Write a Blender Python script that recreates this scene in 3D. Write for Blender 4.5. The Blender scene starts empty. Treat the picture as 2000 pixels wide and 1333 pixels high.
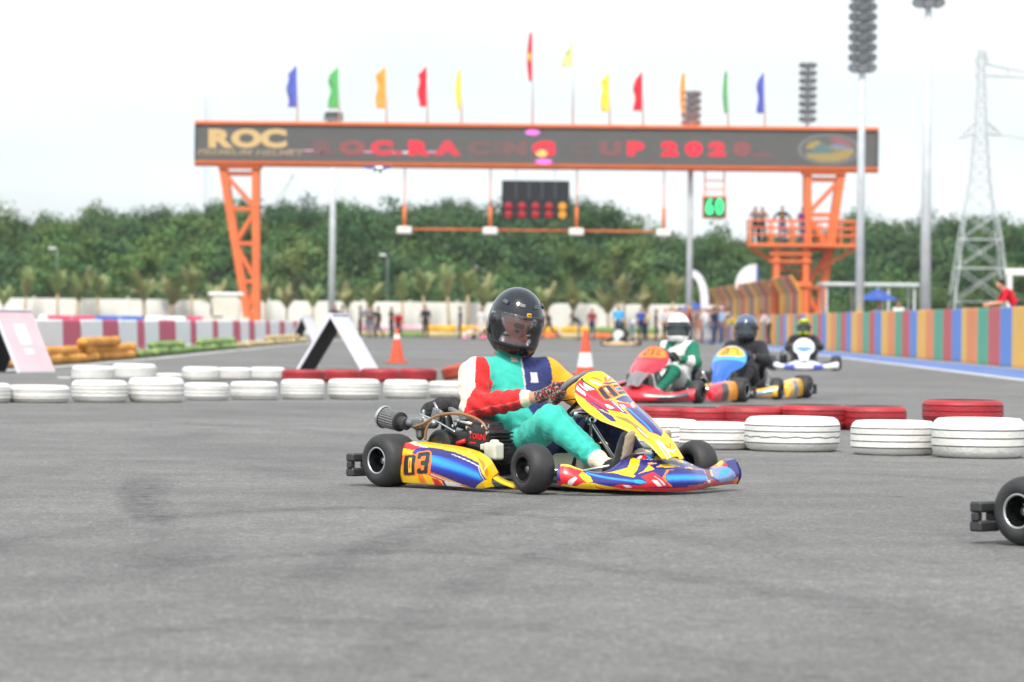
import bpy, math, random
import numpy as np
from mathutils import Matrix, Vector, Euler

# ================================================================ camera, sky, sun, exposure
scene = bpy.context.scene
COL = scene.collection
R = math.radians
LENS_PX = 7500.0                      # focal length in pixels of a 2000 px wide frame (135 mm on 36 mm)
CAM_H = 0.88
cam_data = bpy.data.cameras.new('camera')
cam_data.sensor_width = 36.0
cam_data.lens = 135.0
cam_data.clip_start = 0.1
cam_data.clip_end = 5000
cam_data.dof.use_dof = True
cam_data.dof.focus_distance = 20.3
cam_data.dof.aperture_fstop = 4.6
camera = bpy.data.objects.new('camera', cam_data)
COL.objects.link(camera)
CAM_ROT = Matrix.Rotation(R(90) - math.atan(36.5 / LENS_PX), 3, 'X') @ Matrix.Rotation(0.0101, 3, 'Z')
camera.matrix_world = Matrix.Translation((0, 0, CAM_H)) @ CAM_ROT.to_4x4()
scene.camera = camera

SUN_EL, SUN_AZ = R(54), R(-170)       # azimuth from +Y towards +X: a hazy sun high behind the camera, a little to the left
world = bpy.data.worlds.new('World')
scene.world = world
world.use_nodes = True
wt = world.node_tree
wt.nodes.clear()
w_out = wt.nodes.new('ShaderNodeOutputWorld')
w_bg = wt.nodes.new('ShaderNodeBackground')
w_sky = wt.nodes.new('ShaderNodeTexSky')
w_sky.sky_type = 'NISHITA'
w_sky.sun_disc = False
w_sky.sun_elevation = SUN_EL
w_sky.sun_rotation = SUN_AZ
w_sky.air_density = 1.2
w_sky.dust_density = 4.0
w_tc = wt.nodes.new('ShaderNodeTexCoord')
w_map = wt.nodes.new('ShaderNodeMapping')
w_map.inputs['Scale'].default_value = (3.0, 3.0, 14.0)
w_noise = wt.nodes.new('ShaderNodeTexNoise')
w_noise.inputs['Scale'].default_value = 1.6
w_noise.inputs['Detail'].default_value = 6.0
w_ramp = wt.nodes.new('ShaderNodeValToRGB')
w_ramp.color_ramp.elements[0].position = 0.36
w_ramp.color_ramp.elements[0].color = (0.62, 0.62, 0.62, 1)
w_ramp.color_ramp.elements[1].position = 0.60
w_ramp.color_ramp.elements[1].color = (0.92, 0.92, 0.92, 1)
w_mix = wt.nodes.new('ShaderNodeMix')
w_mix.data_type = 'RGBA'
w_mix.inputs['B'].default_value = (3.80, 4.10, 4.20, 1)      # thin white cloud
wt.links.new(w_tc.outputs['Generated'], w_map.inputs['Vector'])
wt.links.new(w_map.outputs['Vector'], w_noise.inputs['Vector'])
wt.links.new(w_noise.outputs['Fac'], w_ramp.inputs['Fac'])
wt.links.new(w_ramp.outputs['Color'], w_mix.inputs['Factor'])
wt.links.new(w_sky.outputs['Color'], w_mix.inputs['A'])
wt.links.new(w_mix.outputs['Result'], w_bg.inputs['Color'])
w_bg.inputs['Strength'].default_value = 0.12
wt.links.new(w_bg.outputs['Background'], w_out.inputs['Surface'])

sun_data = bpy.data.lights.new('sun', 'SUN')
sun_data.energy = 1.5
sun_data.angle = R(11)
sun_data.color = (1.0, 0.96, 0.90)
sun = bpy.data.objects.new('sun', sun_data)
COL.objects.link(sun)
sun_dir = Vector((math.sin(SUN_AZ) * math.cos(SUN_EL), math.cos(SUN_AZ) * math.cos(SUN_EL), math.sin(SUN_EL)))
sun.rotation_euler = sun_dir.to_track_quat('Z', 'Y').to_euler()

scene.render.engine = 'CYCLES'
scene.cycles.use_denoising = True
scene.cycles.max_bounces = 8
scene.cycles.transparent_max_bounces = 12
scene.cycles.sample_clamp_indirect = 6.0
scene.view_settings.view_transform = 'Standard'
scene.view_settings.look = 'None'
scene.view_settings.gamma = 1.0
scene.view_settings.use_curve_mapping = False
scene.view_settings.exposure = 1.28

rng = np.random.default_rng(7)
random.seed(7)

# ================================================================ helpers
def pt(u, v, Y):
    """the point of the place at distance Y that the photograph shows at (u, v)"""
    d = CAM_ROT @ Vector(((u - 1000) / LENS_PX, -(v - 666.5) / LENS_PX, -1))
    t = Y / d.y
    return Vector((d.x * t, Y, CAM_H + d.z * t))

def gp(u, v, z=0.0):
    """where the ground stands at (u, v) of the photograph"""
    d = CAM_ROT @ Vector(((u - 1000) / LENS_PX, -(v - 666.5) / LENS_PX, -1))
    t = (z - CAM_H) / d.z
    return Vector((d.x * t, d.y * t, z))

def lin(r, g, b, k=1.0):
    f = lambda c: (c / 12.92 if c <= .04045 else ((c + .055) / 1.055) ** 2.4)
    return (f(r / 255) * k, f(g / 255) * k, f(b / 255) * k)

def tag(o, label=None, cat=None, group=None, kind=None):
    if label: o['label'] = label
    if cat: o['category'] = cat
    if group: o['group'] = group
    if kind: o['kind'] = kind
    return o

def empty(name, loc=(0, 0, 0), rz=0.0):
    o = bpy.data.objects.new(name, None)
    o.empty_display_size = 0.2
    COL.objects.link(o)
    o.location = loc
    o.rotation_euler = (0, 0, rz)
    return o

def link(name, me, parent=None, loc=None, rz=None):
    o = bpy.data.objects.new(name, me)
    COL.objects.link(o)
    if parent is not None: o.parent = parent
    if loc is not None: o.location = loc
    if rz is not None: o.rotation_euler = (0, 0, rz)
    return o

def copy_tree(o, parent=None):
    c = o.copy()
    COL.objects.link(c)
    c.parent = parent
    for ch in list(o.children):
        copy_tree(ch, c)
    return c

def mesh_np(name, V, F, mats, smooth=True, col=None, mi=None):
    me = bpy.data.meshes.new(name)
    V = np.asarray(V, np.float32)
    if isinstance(F, np.ndarray):
        n, k = F.shape
        me.vertices.add(len(V)); me.vertices.foreach_set('co', V.ravel())
        me.loops.add(n * k); me.loops.foreach_set('vertex_index', F.astype(np.int32).ravel())
        me.polygons.add(n)
        me.polygons.foreach_set('loop_start', np.arange(0, n * k, k, dtype=np.int32))
        me.update(calc_edges=True)
    else:
        me.from_pydata(V.tolist(), [], F)
    if not isinstance(mats, (list, tuple)): mats = [mats]
    for m in mats: me.materials.append(m)
    if mi is not None: me.polygons.foreach_set('material_index', np.asarray(mi, np.int32))
    me.polygons.foreach_set('use_smooth', np.full(len(me.polygons), bool(smooth)))
    if col is not None:
        a = me.color_attributes.new('Col', 'FLOAT_COLOR', 'POINT')
        c = np.ones((len(V), 4), np.float32); c[:, :3] = col
        a.data.foreach_set('color', c.ravel())
    me.validate()
    return me

class MB:
    """collects shapes that together are one part"""
    def __init__(s): s.v = []; s.f = []; s.mi = []
    def add(s, V, F, mi=0):
        o = len(s.v)
        s.v += [tuple(p) for p in V]
        s.f += [tuple(i + o for i in f) for f in F]
        s.mi += [mi] * len(F)
        return s
    def box(s, c, size, M=None, bev=0.0, mi=0):
        h = np.array(size, float) / 2
        b = min(bev, h.min() * .8)
        sg = [(x, y, z) for x in (-1, 1) for y in (-1, 1) for z in (-1, 1)]
        if b <= 0:
            V = [np.array(g) * h for g in sg]
            F = [(0, 1, 3, 2), (4, 6, 7, 5), (0, 4, 5, 1), (2, 3, 7, 6), (0, 2, 6, 4), (1, 5, 7, 3)]
        else:
            V = []; idx = {}
            for g in sg:
                for ax in range(3):
                    p = np.array(g) * (h - b); p[ax] = g[ax] * h[ax]
                    idx[g, ax] = len(V); V.append(p)
            F = []
            for ax in range(3):
                a1, a2 = (ax + 1) % 3, (ax + 2) % 3
                for sgn in (-1, 1):
                    q = []
                    for e1, e2 in ((-1, -1), (1, -1), (1, 1), (-1, 1)):
                        g = [0, 0, 0]; g[ax] = sgn; g[a1] = e1; g[a2] = e2; q.append(idx[tuple(g), ax])
                    F.append(tuple(q if sgn > 0 else q[::-1]))
                for e1 in (-1, 1):
                    for e2 in (-1, 1):
                        ga = [0, 0, 0]; gb = [0, 0, 0]
                        ga[ax] = -1; gb[ax] = 1
                        ga[a1] = gb[a1] = e1; ga[a2] = gb[a2] = e2
                        q = [idx[tuple(ga), a1], idx[tuple(gb), a1], idx[tuple(gb), a2], idx[tuple(ga), a2]]
                        F.append(tuple(q if e1 * e2 < 0 else q[::-1]))
            for g in sg:
                q = [idx[g, 0], idx[g, 1], idx[g, 2]]
                F.append(tuple(q if g[0] * g[1] * g[2] > 0 else q[::-1]))
        V = np.array(V)
        if M is not None: V = V @ np.array(M.to_3x3()).T
        return s.add(V + np.array(c), F, mi)
    def bar(s, p0, p1, w, h=None, bev=0.0, mi=0):
        """square bar between two points"""
        p0, p1 = Vector(p0), Vector(p1)
        d = p1 - p0
        q = d.to_track_quat('Z', 'Y').to_matrix()
        return s.box((p0 + p1) / 2, (w, h or w, d.length), q, bev, mi)
    def tube(s, pts, r, n=8, mi=0, caps=True, closed=False):
        P = [np.array(p, float) for p in pts]
        rr = [r] * len(P) if np.isscalar(r) else list(r)
        m = len(P); V = []; up = None
        for i in range(m):
            a = P[i - 1] if (i > 0 or closed) else P[i]
            b = P[(i + 1) % m] if (i < m - 1 or closed) else P[i]
            t = b - a; t /= (np.linalg.norm(t) + 1e-9)
            if up is None:
                up = np.array([0, 0, 1.]) if abs(t[2]) < .9 else np.array([1., 0, 0])
            x = np.cross(up, t); x /= (np.linalg.norm(x) + 1e-9)
            y = np.cross(t, x); up = y
            for k in range(n):
                g = 2 * math.pi * k / n
                V.append(P[i] + rr[i] * (math.cos(g) * x + math.sin(g) * y))
        F = []
        for i in range(m if closed else m - 1):
            j = (i + 1) % m
            for k in range(n):
                F.append((i * n + k, i * n + (k + 1) % n, j * n + (k + 1) % n, j * n + k))
        if caps and not closed:
            F.append(tuple(range(n))[::-1]); F.append(tuple((m - 1) * n + k for k in range(n)))
        return s.add(V, F, mi)
    def lathe(s, prof, n=24, c=(0, 0, 0), M=None, mi=0, ring_mi=None):
        """prof: (radius, height) list turned about z"""
        V = []
        for r, z in prof:
            for k in range(n):
                g = 2 * math.pi * k / n
                V.append((r * math.cos(g), r * math.sin(g), z))
        V = np.array(V)
        if M is not None: V = V @ np.array(M.to_3x3()).T
        V = V + np.array(c)
        for i in range(len(prof) - 1):
            pass
        o = len(s.v)
        s.v += [tuple(p) for p in V]
        for i in range(len(prof) - 1):
            for k in range(n):
                s.f.append((o + i * n + k, o + i * n + (k + 1) % n, o + (i + 1) * n + (k + 1) % n, o + (i + 1) * n + k))
                s.mi.append(ring_mi[i] if ring_mi else mi)
        return s
    def prism(s, poly, z0, z1, M=None, c=(0, 0, 0), mi=0):
        n = len(poly)
        V = np.array([(x, y, z0) for x, y in poly] + [(x, y, z1) for x, y in poly], float)
        if M is not None: V = V @ np.array(M.to_3x3()).T
        F = [tuple(range(n))[::-1], tuple(range(n, 2 * n))]
        F += [(i, (i + 1) % n, n + (i + 1) % n, n + i) for i in range(n)]
        return s.add(V + np.array(c), F, mi)
    def mesh(s, name, mats, smooth=False, col=None):
        return mesh_np(name, s.v, s.f, mats, smooth, col, s.mi)
    def obj(s, name, mats, parent=None, smooth=False, loc=None, rz=None):
        return link(name, s.mesh(name, mats, smooth), parent, loc, rz)

def auto_smooth(o, ang=40):
    me = o.data
    try:
        me.set_sharp_from_angle(angle=R(ang))
        me.polygons.foreach_set('use_smooth', np.full(len(me.polygons), True))
    except Exception:
        pass
    return o

def text(name, body, mat, parent, M, size=1.0, sx=1.0, extrude=0.004, bold=0.0, shear=0.0, align='CENTER'):
    c = bpy.data.curves.new(name, 'FONT')
    c.body = body
    c.size = size
    c.extrude = extrude
    c.offset = bold
    c.shear = shear
    c.align_x = align
    c.align_y = 'CENTER'
    c.resolution_u = 3
    c.materials.append(mat)
    tmp = bpy.data.objects.new(name, c)
    me = bpy.data.meshes.new_from_object(tmp)
    me.name = name
    bpy.data.objects.remove(tmp)
    if not me.materials: me.materials.append(mat)
    o = bpy.data.objects.new(name, me)
    COL.objects.link(o)
    o.parent = parent
    o.matrix_local = M @ Matrix.Diagonal((sx, 1, 1, 1))
    return o

# ---------------------------------------------------------------- materials
def new_mat(name):
    m = bpy.data.materials.new(name)
    m.use_nodes = True
    nt = m.node_tree
    return m, nt, nt.nodes['Principled BSDF']

def mat(name, col, rough=.6, metal=0.0, noise=0.0, scale=8.0, bump=0.0, bscale=None, coat=0.0, dirt=None, dirt_amt=0.0, spec=.5, chips=None):
    m, nt, b = new_mat(name)
    b.inputs['Roughness'].default_value = rough
    b.inputs['Metallic'].default_value = metal
    b.inputs['Coat Weight'].default_value = coat
    b.inputs['Coat Roughness'].default_value = .08
    b.inputs['Specular IOR Level'].default_value = spec
    b.inputs['Base Color'].default_value = (*col, 1)
    if noise or dirt or bump:
        tc = nt.nodes.new('ShaderNodeTexCoord')
        src = tc.outputs['Object']
    if noise or dirt:
        n1 = nt.nodes.new('ShaderNodeTexNoise'); n1.inputs['Scale'].default_value = scale; n1.inputs['Detail'].default_value = 5
        nt.links.new(src, n1.inputs['Vector'])
        mx = nt.nodes.new('ShaderNodeMix'); mx.data_type = 'RGBA'
        rp = nt.nodes.new('ShaderNodeMapRange')
        rp.inputs['From Min'].default_value = .35; rp.inputs['From Max'].default_value = .68
        rp.inputs['To Max'].default_value = dirt_amt if dirt else 1.0
        nt.links.new(n1.outputs['Fac'], rp.inputs['Value'])
        nt.links.new(rp.outputs['Result'], mx.inputs['Factor'])
        lo = tuple(c * (1 - noise) for c in col); hi = tuple(min(1, c * (1 + noise)) for c in col)
        mx.inputs['A'].default_value = (*(col if dirt else lo), 1)
        mx.inputs['B'].default_value = (*(dirt if dirt else hi), 1)
        res = mx.outputs['Result']
        if chips:                                      # worn spots where what is below shows
            n3 = nt.nodes.new('ShaderNodeTexNoise'); n3.inputs['Scale'].default_value = chips[1]; n3.inputs['Detail'].default_value = 8; n3.inputs['Roughness'].default_value = .7
            nt.links.new(src, n3.inputs['Vector'])
            r3 = nt.nodes.new('ShaderNodeMapRange'); r3.inputs['From Min'].default_value = chips[2]; r3.inputs['From Max'].default_value = chips[2] + .05
            nt.links.new(n3.outputs['Fac'], r3.inputs['Value'])
            m3 = nt.nodes.new('ShaderNodeMix'); m3.data_type = 'RGBA'
            nt.links.new(r3.outputs['Result'], m3.inputs['Factor']); nt.links.new(res, m3.inputs['A']); m3.inputs['B'].default_value = (*chips[0], 1)
            res = m3.outputs['Result']
        nt.links.new(res, b.inputs['Base Color'])
    if bump:
        n2 = nt.nodes.new('ShaderNodeTexNoise'); n2.inputs['Scale'].default_value = bscale or scale * 3; n2.inputs['Detail'].default_value = 4
        nt.links.new(src, n2.inputs['Vector'])
        bp = nt.nodes.new('ShaderNodeBump'); bp.inputs['Strength'].default_value = bump; bp.inputs['Distance'].default_value = .02
        nt.links.new(n2.outputs['Fac'], bp.inputs['Height'])
        nt.links.new(bp.outputs['Normal'], b.inputs['Normal'])
    return m

def vcol_mat(name, rough=.6, coat=0.0, bump=0.0, bscale=60, noise=0.0, nscale=12, spec=.5, sheen=0.0):
    m, nt, b = new_mat(name)
    at = nt.nodes.new('ShaderNodeVertexColor'); at.layer_name = 'Col'
    b.inputs['Roughness'].default_value = rough
    b.inputs['Coat Weight'].default_value = coat
    b.inputs['Coat Roughness'].default_value = .05
    b.inputs['Specular IOR Level'].default_value = spec
    b.inputs['Sheen Weight'].default_value = sheen
    tc = nt.nodes.new('ShaderNodeTexCoord')
    out = at.outputs['Color']
    if noise:
        n1 = nt.nodes.new('ShaderNodeTexNoise'); n1.inputs['Scale'].default_value = nscale; n1.inputs['Detail'].default_value = 6
        nt.links.new(tc.outputs['Object'], n1.inputs['Vector'])
        mr = nt.nodes.new('ShaderNodeMapRange'); mr.inputs['From Min'].default_value = .3; mr.inputs['From Max'].default_value = .7
        mr.inputs['To Min'].default_value = 1 - noise; mr.inputs['To Max'].default_value = 1 + noise
        nt.links.new(n1.outputs['Fac'], mr.inputs['Value'])
        vm = nt.nodes.new('ShaderNodeVectorMath'); vm.operation = 'SCALE'
        nt.links.new(out, vm.inputs[0]); nt.links.new(mr.outputs['Result'], vm.inputs['Scale'])
        out = vm.outputs['Vector']
    nt.links.new(out, b.inputs['Base Color'])
    if bump:
        n2 = nt.nodes.new('ShaderNodeTexNoise'); n2.inputs['Scale'].default_value = bscale; n2.inputs['Detail'].default_value = 4
        nt.links.new(tc.outputs['Object'], n2.inputs['Vector'])
        bp = nt.nodes.new('ShaderNodeBump'); bp.inputs['Strength'].default_value = bump; bp.inputs['Distance'].default_value = .01
        nt.links.new(n2.outputs['Fac'], bp.inputs['Height'])
        nt.links.new(bp.outputs['Normal'], b.inputs['Normal'])
    return m

def glow(name, col, strength=1.0):
    m, nt, b = new_mat(name)
    b.inputs['Base Color'].default_value = (*[c * .3 for c in col], 1)
    b.inputs['Emission Color'].default_value = (*col, 1)
    b.inputs['Emission Strength'].default_value = strength
    b.inputs['Roughness'].default_value = .5
    return m

# ---------------------------------------------------------------- solid modelling by distance fields
class Sculpt:
    """tapered limbs and ellipsoids blended into one continuous surface"""
    def __init__(s): s.p = []
    def limb(s, a, b, ra, rb, tag, k=.02, op='add', flat=None):
        s.p.append(('limb', np.array(a, float), np.array(b, float), ra, rb, tag, k, op, flat)); return s
    def ell(s, c, r, tag, k=.02, M=None, op='add'):
        s.p.append(('ell', np.array(c, float), np.array(r, float), None if M is None else np.array(M.to_3x3()), None, tag, k, op, None)); return s
    def box(s, c, h, rnd, tag, k=.0, M=None, op='add'):
        s.p.append(('box', np.array(c, float), np.array(h, float), None if M is None else np.array(M.to_3x3()), rnd, tag, k, op, None)); return s
    @staticmethod
    def dist(q, P):
        if q[0] == 'limb':
            a, b, ra, rb = q[1:5]
            ab = b - a
            t = np.clip(((P - a) @ ab) / (ab @ ab + 1e-12), 0, 1)
            dv = P - a - t[..., None] * ab
            if q[8] is not None:                       # flattened cross-section along a direction
                n, fl = q[8]
                n = np.array(n, float); n /= np.linalg.norm(n)
                dn = dv @ n
                dv = dv + (fl - 1) * dn[..., None] * n
            return np.sqrt((dv * dv).sum(-1)) - (ra + (rb - ra) * t)
        x = P - q[1]
        if q[3] is not None: x = x @ q[3]
        if q[0] == 'ell':
            k0 = np.sqrt(((x / q[2]) ** 2).sum(-1)); k1 = np.sqrt(((x / q[2] ** 2) ** 2).sum(-1))
            return k0 * (k0 - 1) / np.maximum(k1, 1e-6)
        d = np.abs(x) - (q[2] - q[4])
        return np.sqrt((np.maximum(d, 0) ** 2).sum(-1)) + np.minimum(d.max(-1), 0) - q[4]
    @staticmethod
    def bounds(q):
        if q[0] == 'limb':
            r = max(q[3], q[4]); return np.minimum(q[1], q[2]) - r, np.maximum(q[1], q[2]) + r
        e = q[2] if q[3] is None else np.abs(q[3]) @ q[2]
        return q[1] - e, q[1] + e
    @staticmethod
    def blend(d, di, k, op):
        if op == 'add':
            if k <= 0: return np.minimum(d, di)
            h = np.maximum(k - np.abs(d - di), 0) / k
            return np.minimum(d, di) - h * h * k * .25
        e = -di if op == 'sub' else di
        if k <= 0: return np.maximum(d, e)
        h = np.maximum(k - np.abs(d - e), 0) / k
        return np.maximum(d, e) + h * h * k * .25
    def build(s, vox, warp=None, pad=.03):
        B = [s.bounds(q) for q in s.p if q[7] == 'add']
        lo = np.min([b[0] for b in B], 0) - pad; hi = np.max([b[1] for b in B], 0) + pad
        n = np.ceil((hi - lo) / vox).astype(int) + 1
        ax = [lo[i] + vox * np.arange(n[i]) for i in range(3)]
        D = np.full(n, .2, np.float64)
        for q in s.p:
            m = .05 + q[6]
            if q[7] == 'and':
                sl = tuple(slice(0, n[i]) for i in range(3))
            else:
                b = s.bounds(q)
                i0 = np.clip(((b[0] - m - lo) / vox).astype(int), 0, n - 1); i1 = np.clip(((b[1] + m - lo) / vox).astype(int) + 2, 1, n)
                sl = tuple(slice(i0[i], i1[i]) for i in range(3))
            P = np.stack(np.meshgrid(*[ax[i][sl[i]] for i in range(3)], indexing='ij'), -1)
            D[sl] = s.blend(D[sl], s.dist(q, P), q[6], q[7])
        if warp is not None:
            P = np.stack(np.meshgrid(*ax, indexing='ij'), -1)
            near = np.abs(D) < .05
            D[near] += warp(P[near])
        return surface_net(D, lo, vox)
    def labels(s, V):
        best = np.full(len(V), 9e9); lab = np.zeros(len(V), object)
        for q in s.p:
            if q[7] != 'add' or q[5] is None: continue
            d = s.dist(q, V)
            m = d < best
            best[m] = d[m]; lab[m] = q[5]
        return lab

def surface_net(D, lo, vox):
    n = np.array(D.shape) - 1
    S = D < 0
    acc = np.zeros((*n, 3), np.float32); cnt = np.zeros(n, np.float32)
    c8 = [(i, j, k) for i in (0, 1) for j in (0, 1) for k in (0, 1)]
    cut = lambda A, o: A[o[0]:o[0] + n[0], o[1]:o[1] + n[1], o[2]:o[2] + n[2]]
    for a in c8:
        for ax in range(3):
            if a[ax]: continue
            b = list(a); b[ax] = 1
            Sa, Sb = cut(S, a), cut(S, b)
            m = Sa != Sb
            da, db = cut(D, a)[m], cut(D, b)[m]
            t = da / (da - db)
            p = np.zeros((len(t), 3), np.float32) + np.array(a, np.float32)
            p[:, ax] = t
            acc[m] += p; cnt[m] += 1
    act = cnt > 0
    idx = np.full(n, -1, np.int64); idx[act] = np.arange(act.sum())
    base = np.argwhere(act)
    V = lo + vox * (base + acc[act] / cnt[act][:, None])
    F = []
    for ax in range(3):
        a1, a2 = (ax + 1) % 3, (ax + 2) % 3
        sl0 = [slice(1, n[i]) for i in range(3)]; sl0[ax] = slice(0, n[ax])
        sl1 = [slice(1, n[i]) for i in range(3)]; sl1[ax] = slice(1, n[ax] + 1)
        s0, s1 = S[tuple(sl0)], S[tuple(sl1)]
        for sgn, m in ((1, s0 & ~s1), (-1, ~s0 & s1)):
            e = np.argwhere(m)
            if not len(e): continue
            off = np.array([1, 1, 1]); off[ax] = 0
            e = e + off
            q = []
            for d1, d2 in ((-1, -1), (0, -1), (0, 0), (-1, 0)):
                g = e.copy(); g[:, a1] += d1; g[:, a2] += d2
                q.append(idx[g[:, 0], g[:, 1], g[:, 2]])
            q = np.stack(q, 1)
            F.append(q if sgn > 0 else q[:, ::-1])
    return V, np.concatenate(F)

def inside(poly, x, y):
    r = np.zeros(x.shape, bool)
    n = len(poly)
    for i in range(n):
        x0, y0 = poly[i]; x1, y1 = poly[i - 1]
        if y0 == y1: continue
        r ^= ((y0 > y) != (y1 > y)) & (x < (x1 - x0) * (y - y0) / (y1 - y0) + x0)
    return r

def vnoise(P, s, seed=0):
    """cheap smooth noise from summed sines"""
    r = np.random.default_rng(seed); o = 0
    for i in range(5):
        k = r.normal(size=3); k /= np.linalg.norm(k)
        o = o + np.sin(P @ (k * s * (1 + .35 * i)) + r.uniform(0, 6.3))
    return o / 5

ORD = ['first', 'second', 'third', 'fourth', 'fifth', 'sixth', 'seventh', 'eighth', 'ninth', 'tenth', 'eleventh', 'twelfth',
       'thirteenth', 'fourteenth', 'fifteenth', 'sixteenth', 'seventeenth', 'eighteenth', 'nineteenth', 'twentieth']
def ordinal(i):
    if i < 20: return ORD[i]
    t = ['twenty', 'thirty', 'forty', 'fifty', 'sixty'][(i + 1) // 10 - 2]
    return t + '-' + ORD[(i + 1) % 10 - 1] if (i + 1) % 10 else {'twenty': 'twentieth', 'thirty': 'thirtieth', 'forty': 'fortieth', 'fifty': 'fiftieth', 'sixty': 'sixtieth'}[t]
# ================================================================ the setting
def asphalt_material():
    m, nt, b = new_mat('asphalt')
    N, L = nt.nodes, nt.links
    tc = N.new('ShaderNodeTexCoord')
    def noise(scale, detail=4, rough=.55, mapping=None):
        n = N.new('ShaderNodeTexNoise'); n.inputs['Scale'].default_value = scale; n.inputs['Detail'].default_value = detail; n.inputs['Roughness'].default_value = rough
        if mapping:
            mp = N.new('ShaderNodeMapping'); mp.inputs['Scale'].default_value = mapping[0]; mp.inputs['Rotation'].default_value = (0, 0, mapping[1])
            L.new(tc.outputs['Object'], mp.inputs['Vector']); L.new(mp.outputs['Vector'], n.inputs['Vector'])
        else:
            L.new(tc.outputs['Object'], n.inputs['Vector'])
        return n.outputs['Fac']
    def ramp(v, a, b_, lo, hi):
        r = N.new('ShaderNodeMapRange'); r.inputs['From Min'].default_value = a; r.inputs['From Max'].default_value = b_
        r.inputs['To Min'].default_value = lo; r.inputs['To Max'].default_value = hi; L.new(v, r.inputs['Value']); return r.outputs['Result']
    def mul(a, c):
        n = N.new('ShaderNodeMath'); n.operation = 'MULTIPLY'; L.new(a, n.inputs[0]); L.new(c, n.inputs[1]); return n.outputs['Value']
    patches = ramp(noise(.22, 3), .3, .7, .82, 1.14)
    blots = ramp(noise(1.3, 6, .7), .3, .7, .80, 1.16)
    mids = ramp(noise(16, 5, .7), .3, .7, .74, 1.28)
    grain = ramp(noise(60, 3, .7), .3, .7, .50, 1.52)
    streak = ramp(noise(1.0, 4, .6, ((1.2, .16, 1), .35)), .56, .76, 1.0, .72)
    streak2 = ramp(noise(1.0, 3, .6, ((.35, 2.6, 1), -.25)), .60, .80, 1.0, .86)
    vor = N.new('ShaderNodeTexVoronoi'); vor.inputs['Scale'].default_value = 75; L.new(tc.outputs['Object'], vor.inputs['Vector'])
    sep = N.new('ShaderNodeSeparateColor'); L.new(vor.outputs['Color'], sep.inputs['Color'])
    chips = ramp(sep.outputs['Red'], .78, .92, 1.0, 1.55)
    pits = ramp(noise(3.3, 2, .5), .70, .76, 1.0, .62)
    v = mul(mul(mul(patches, blots), mul(mids, grain)), mul(mul(streak, streak2), mul(chips, pits)))
    base = N.new('ShaderNodeRGB'); base.outputs[0].default_value = (.149, .146, .140, 1)
    sc = N.new('ShaderNodeVectorMath'); sc.operation = 'SCALE'
    L.new(base.outputs[0], sc.inputs[0]); L.new(v, sc.inputs['Scale'])
    L.new(sc.outputs['Vector'], b.inputs['Base Color'])
    b.inputs['Roughness'].default_value = .85
    b.inputs['Specular IOR Level'].default_value = .3
    bp = N.new('ShaderNodeBump'); bp.inputs['Strength'].default_value = .55; bp.inputs['Distance'].default_value = .006
    L.new(noise(95, 4, .7), bp.inputs['Height']); L.new(bp.outputs['Normal'], b.inputs['Normal'])
    return m

M_asphalt = asphalt_material()
M_line = mat('worn_white_paint', (.62, .62, .61), .8, noise=.18, scale=3, dirt=(.30, .30, .30), dirt_amt=.6)
M_blue_paint = mat('worn_blue_paint', lin(70, 105, 175), .8, dirt=(.20, .25, .36), dirt_amt=.6, scale=1.2)
M_soil = mat('grassy_soil', (.075, .10, .035), .95, noise=.4, scale=.6, bump=.5, bscale=2)

def sheet(name, poly, z, m, kind='structure'):
    me = mesh_np(name, [(x, y, z) for x, y in poly], [tuple(range(len(poly)))], m, False)
    return tag(link(name, me), kind=kind)

sheet('ground', [(-1500, -400), (1500, -400), (1500, 2200), (-1500, 2200)], 0.0, M_asphalt)

def strip(name, pts, w, z, m):
    P = [np.array(p, float) for p in pts]
    V = []
    for i, p in enumerate(P):
        a = P[max(i - 1, 0)]; c = P[min(i + 1, len(P) - 1)]
        t = c - a; t /= np.linalg.norm(t); n = np.array([-t[1], t[0]])
        V += [(*(p + n * w / 2), z), (*(p - n * w / 2), z)]
    F = [(2 * i, 2 * i + 1, 2 * i + 3, 2 * i + 2) for i in range(len(P) - 1)]
    return tag(link(name, mesh_np(name, V, F, m, False)), kind='structure')

strip('track_edge_line', [(-9.6, 48), (-8.5, 60), (-8.05, 70), (-7.85, 85), (-7.9, 110), (-7.8, 145), (-7.6, 200)], .22, .004, M_line)
strip('start_line', [(-7.6, 108), (9.0, 110)], .5, .004, M_line)
strip('far_line', [(-7.6, 178), (9.0, 178)], .45, .004, M_line)
strip('blue_run_off_strip', [(9.72, 40), (9.75, 80), (9.85, 130), (10.1, 205)], 1.9, .004, M_blue_paint)
strip('kerb_line', [(8.35, 40), (8.5, 64), (8.8, 85), (9.0, 107), (9.2, 150), (9.4, 205)], .28, .008, M_line)
strip('kerb_line', [(10.68, 40), (10.7, 80), (10.8, 130), (11.05, 205)], .16, .008, M_line)

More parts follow.
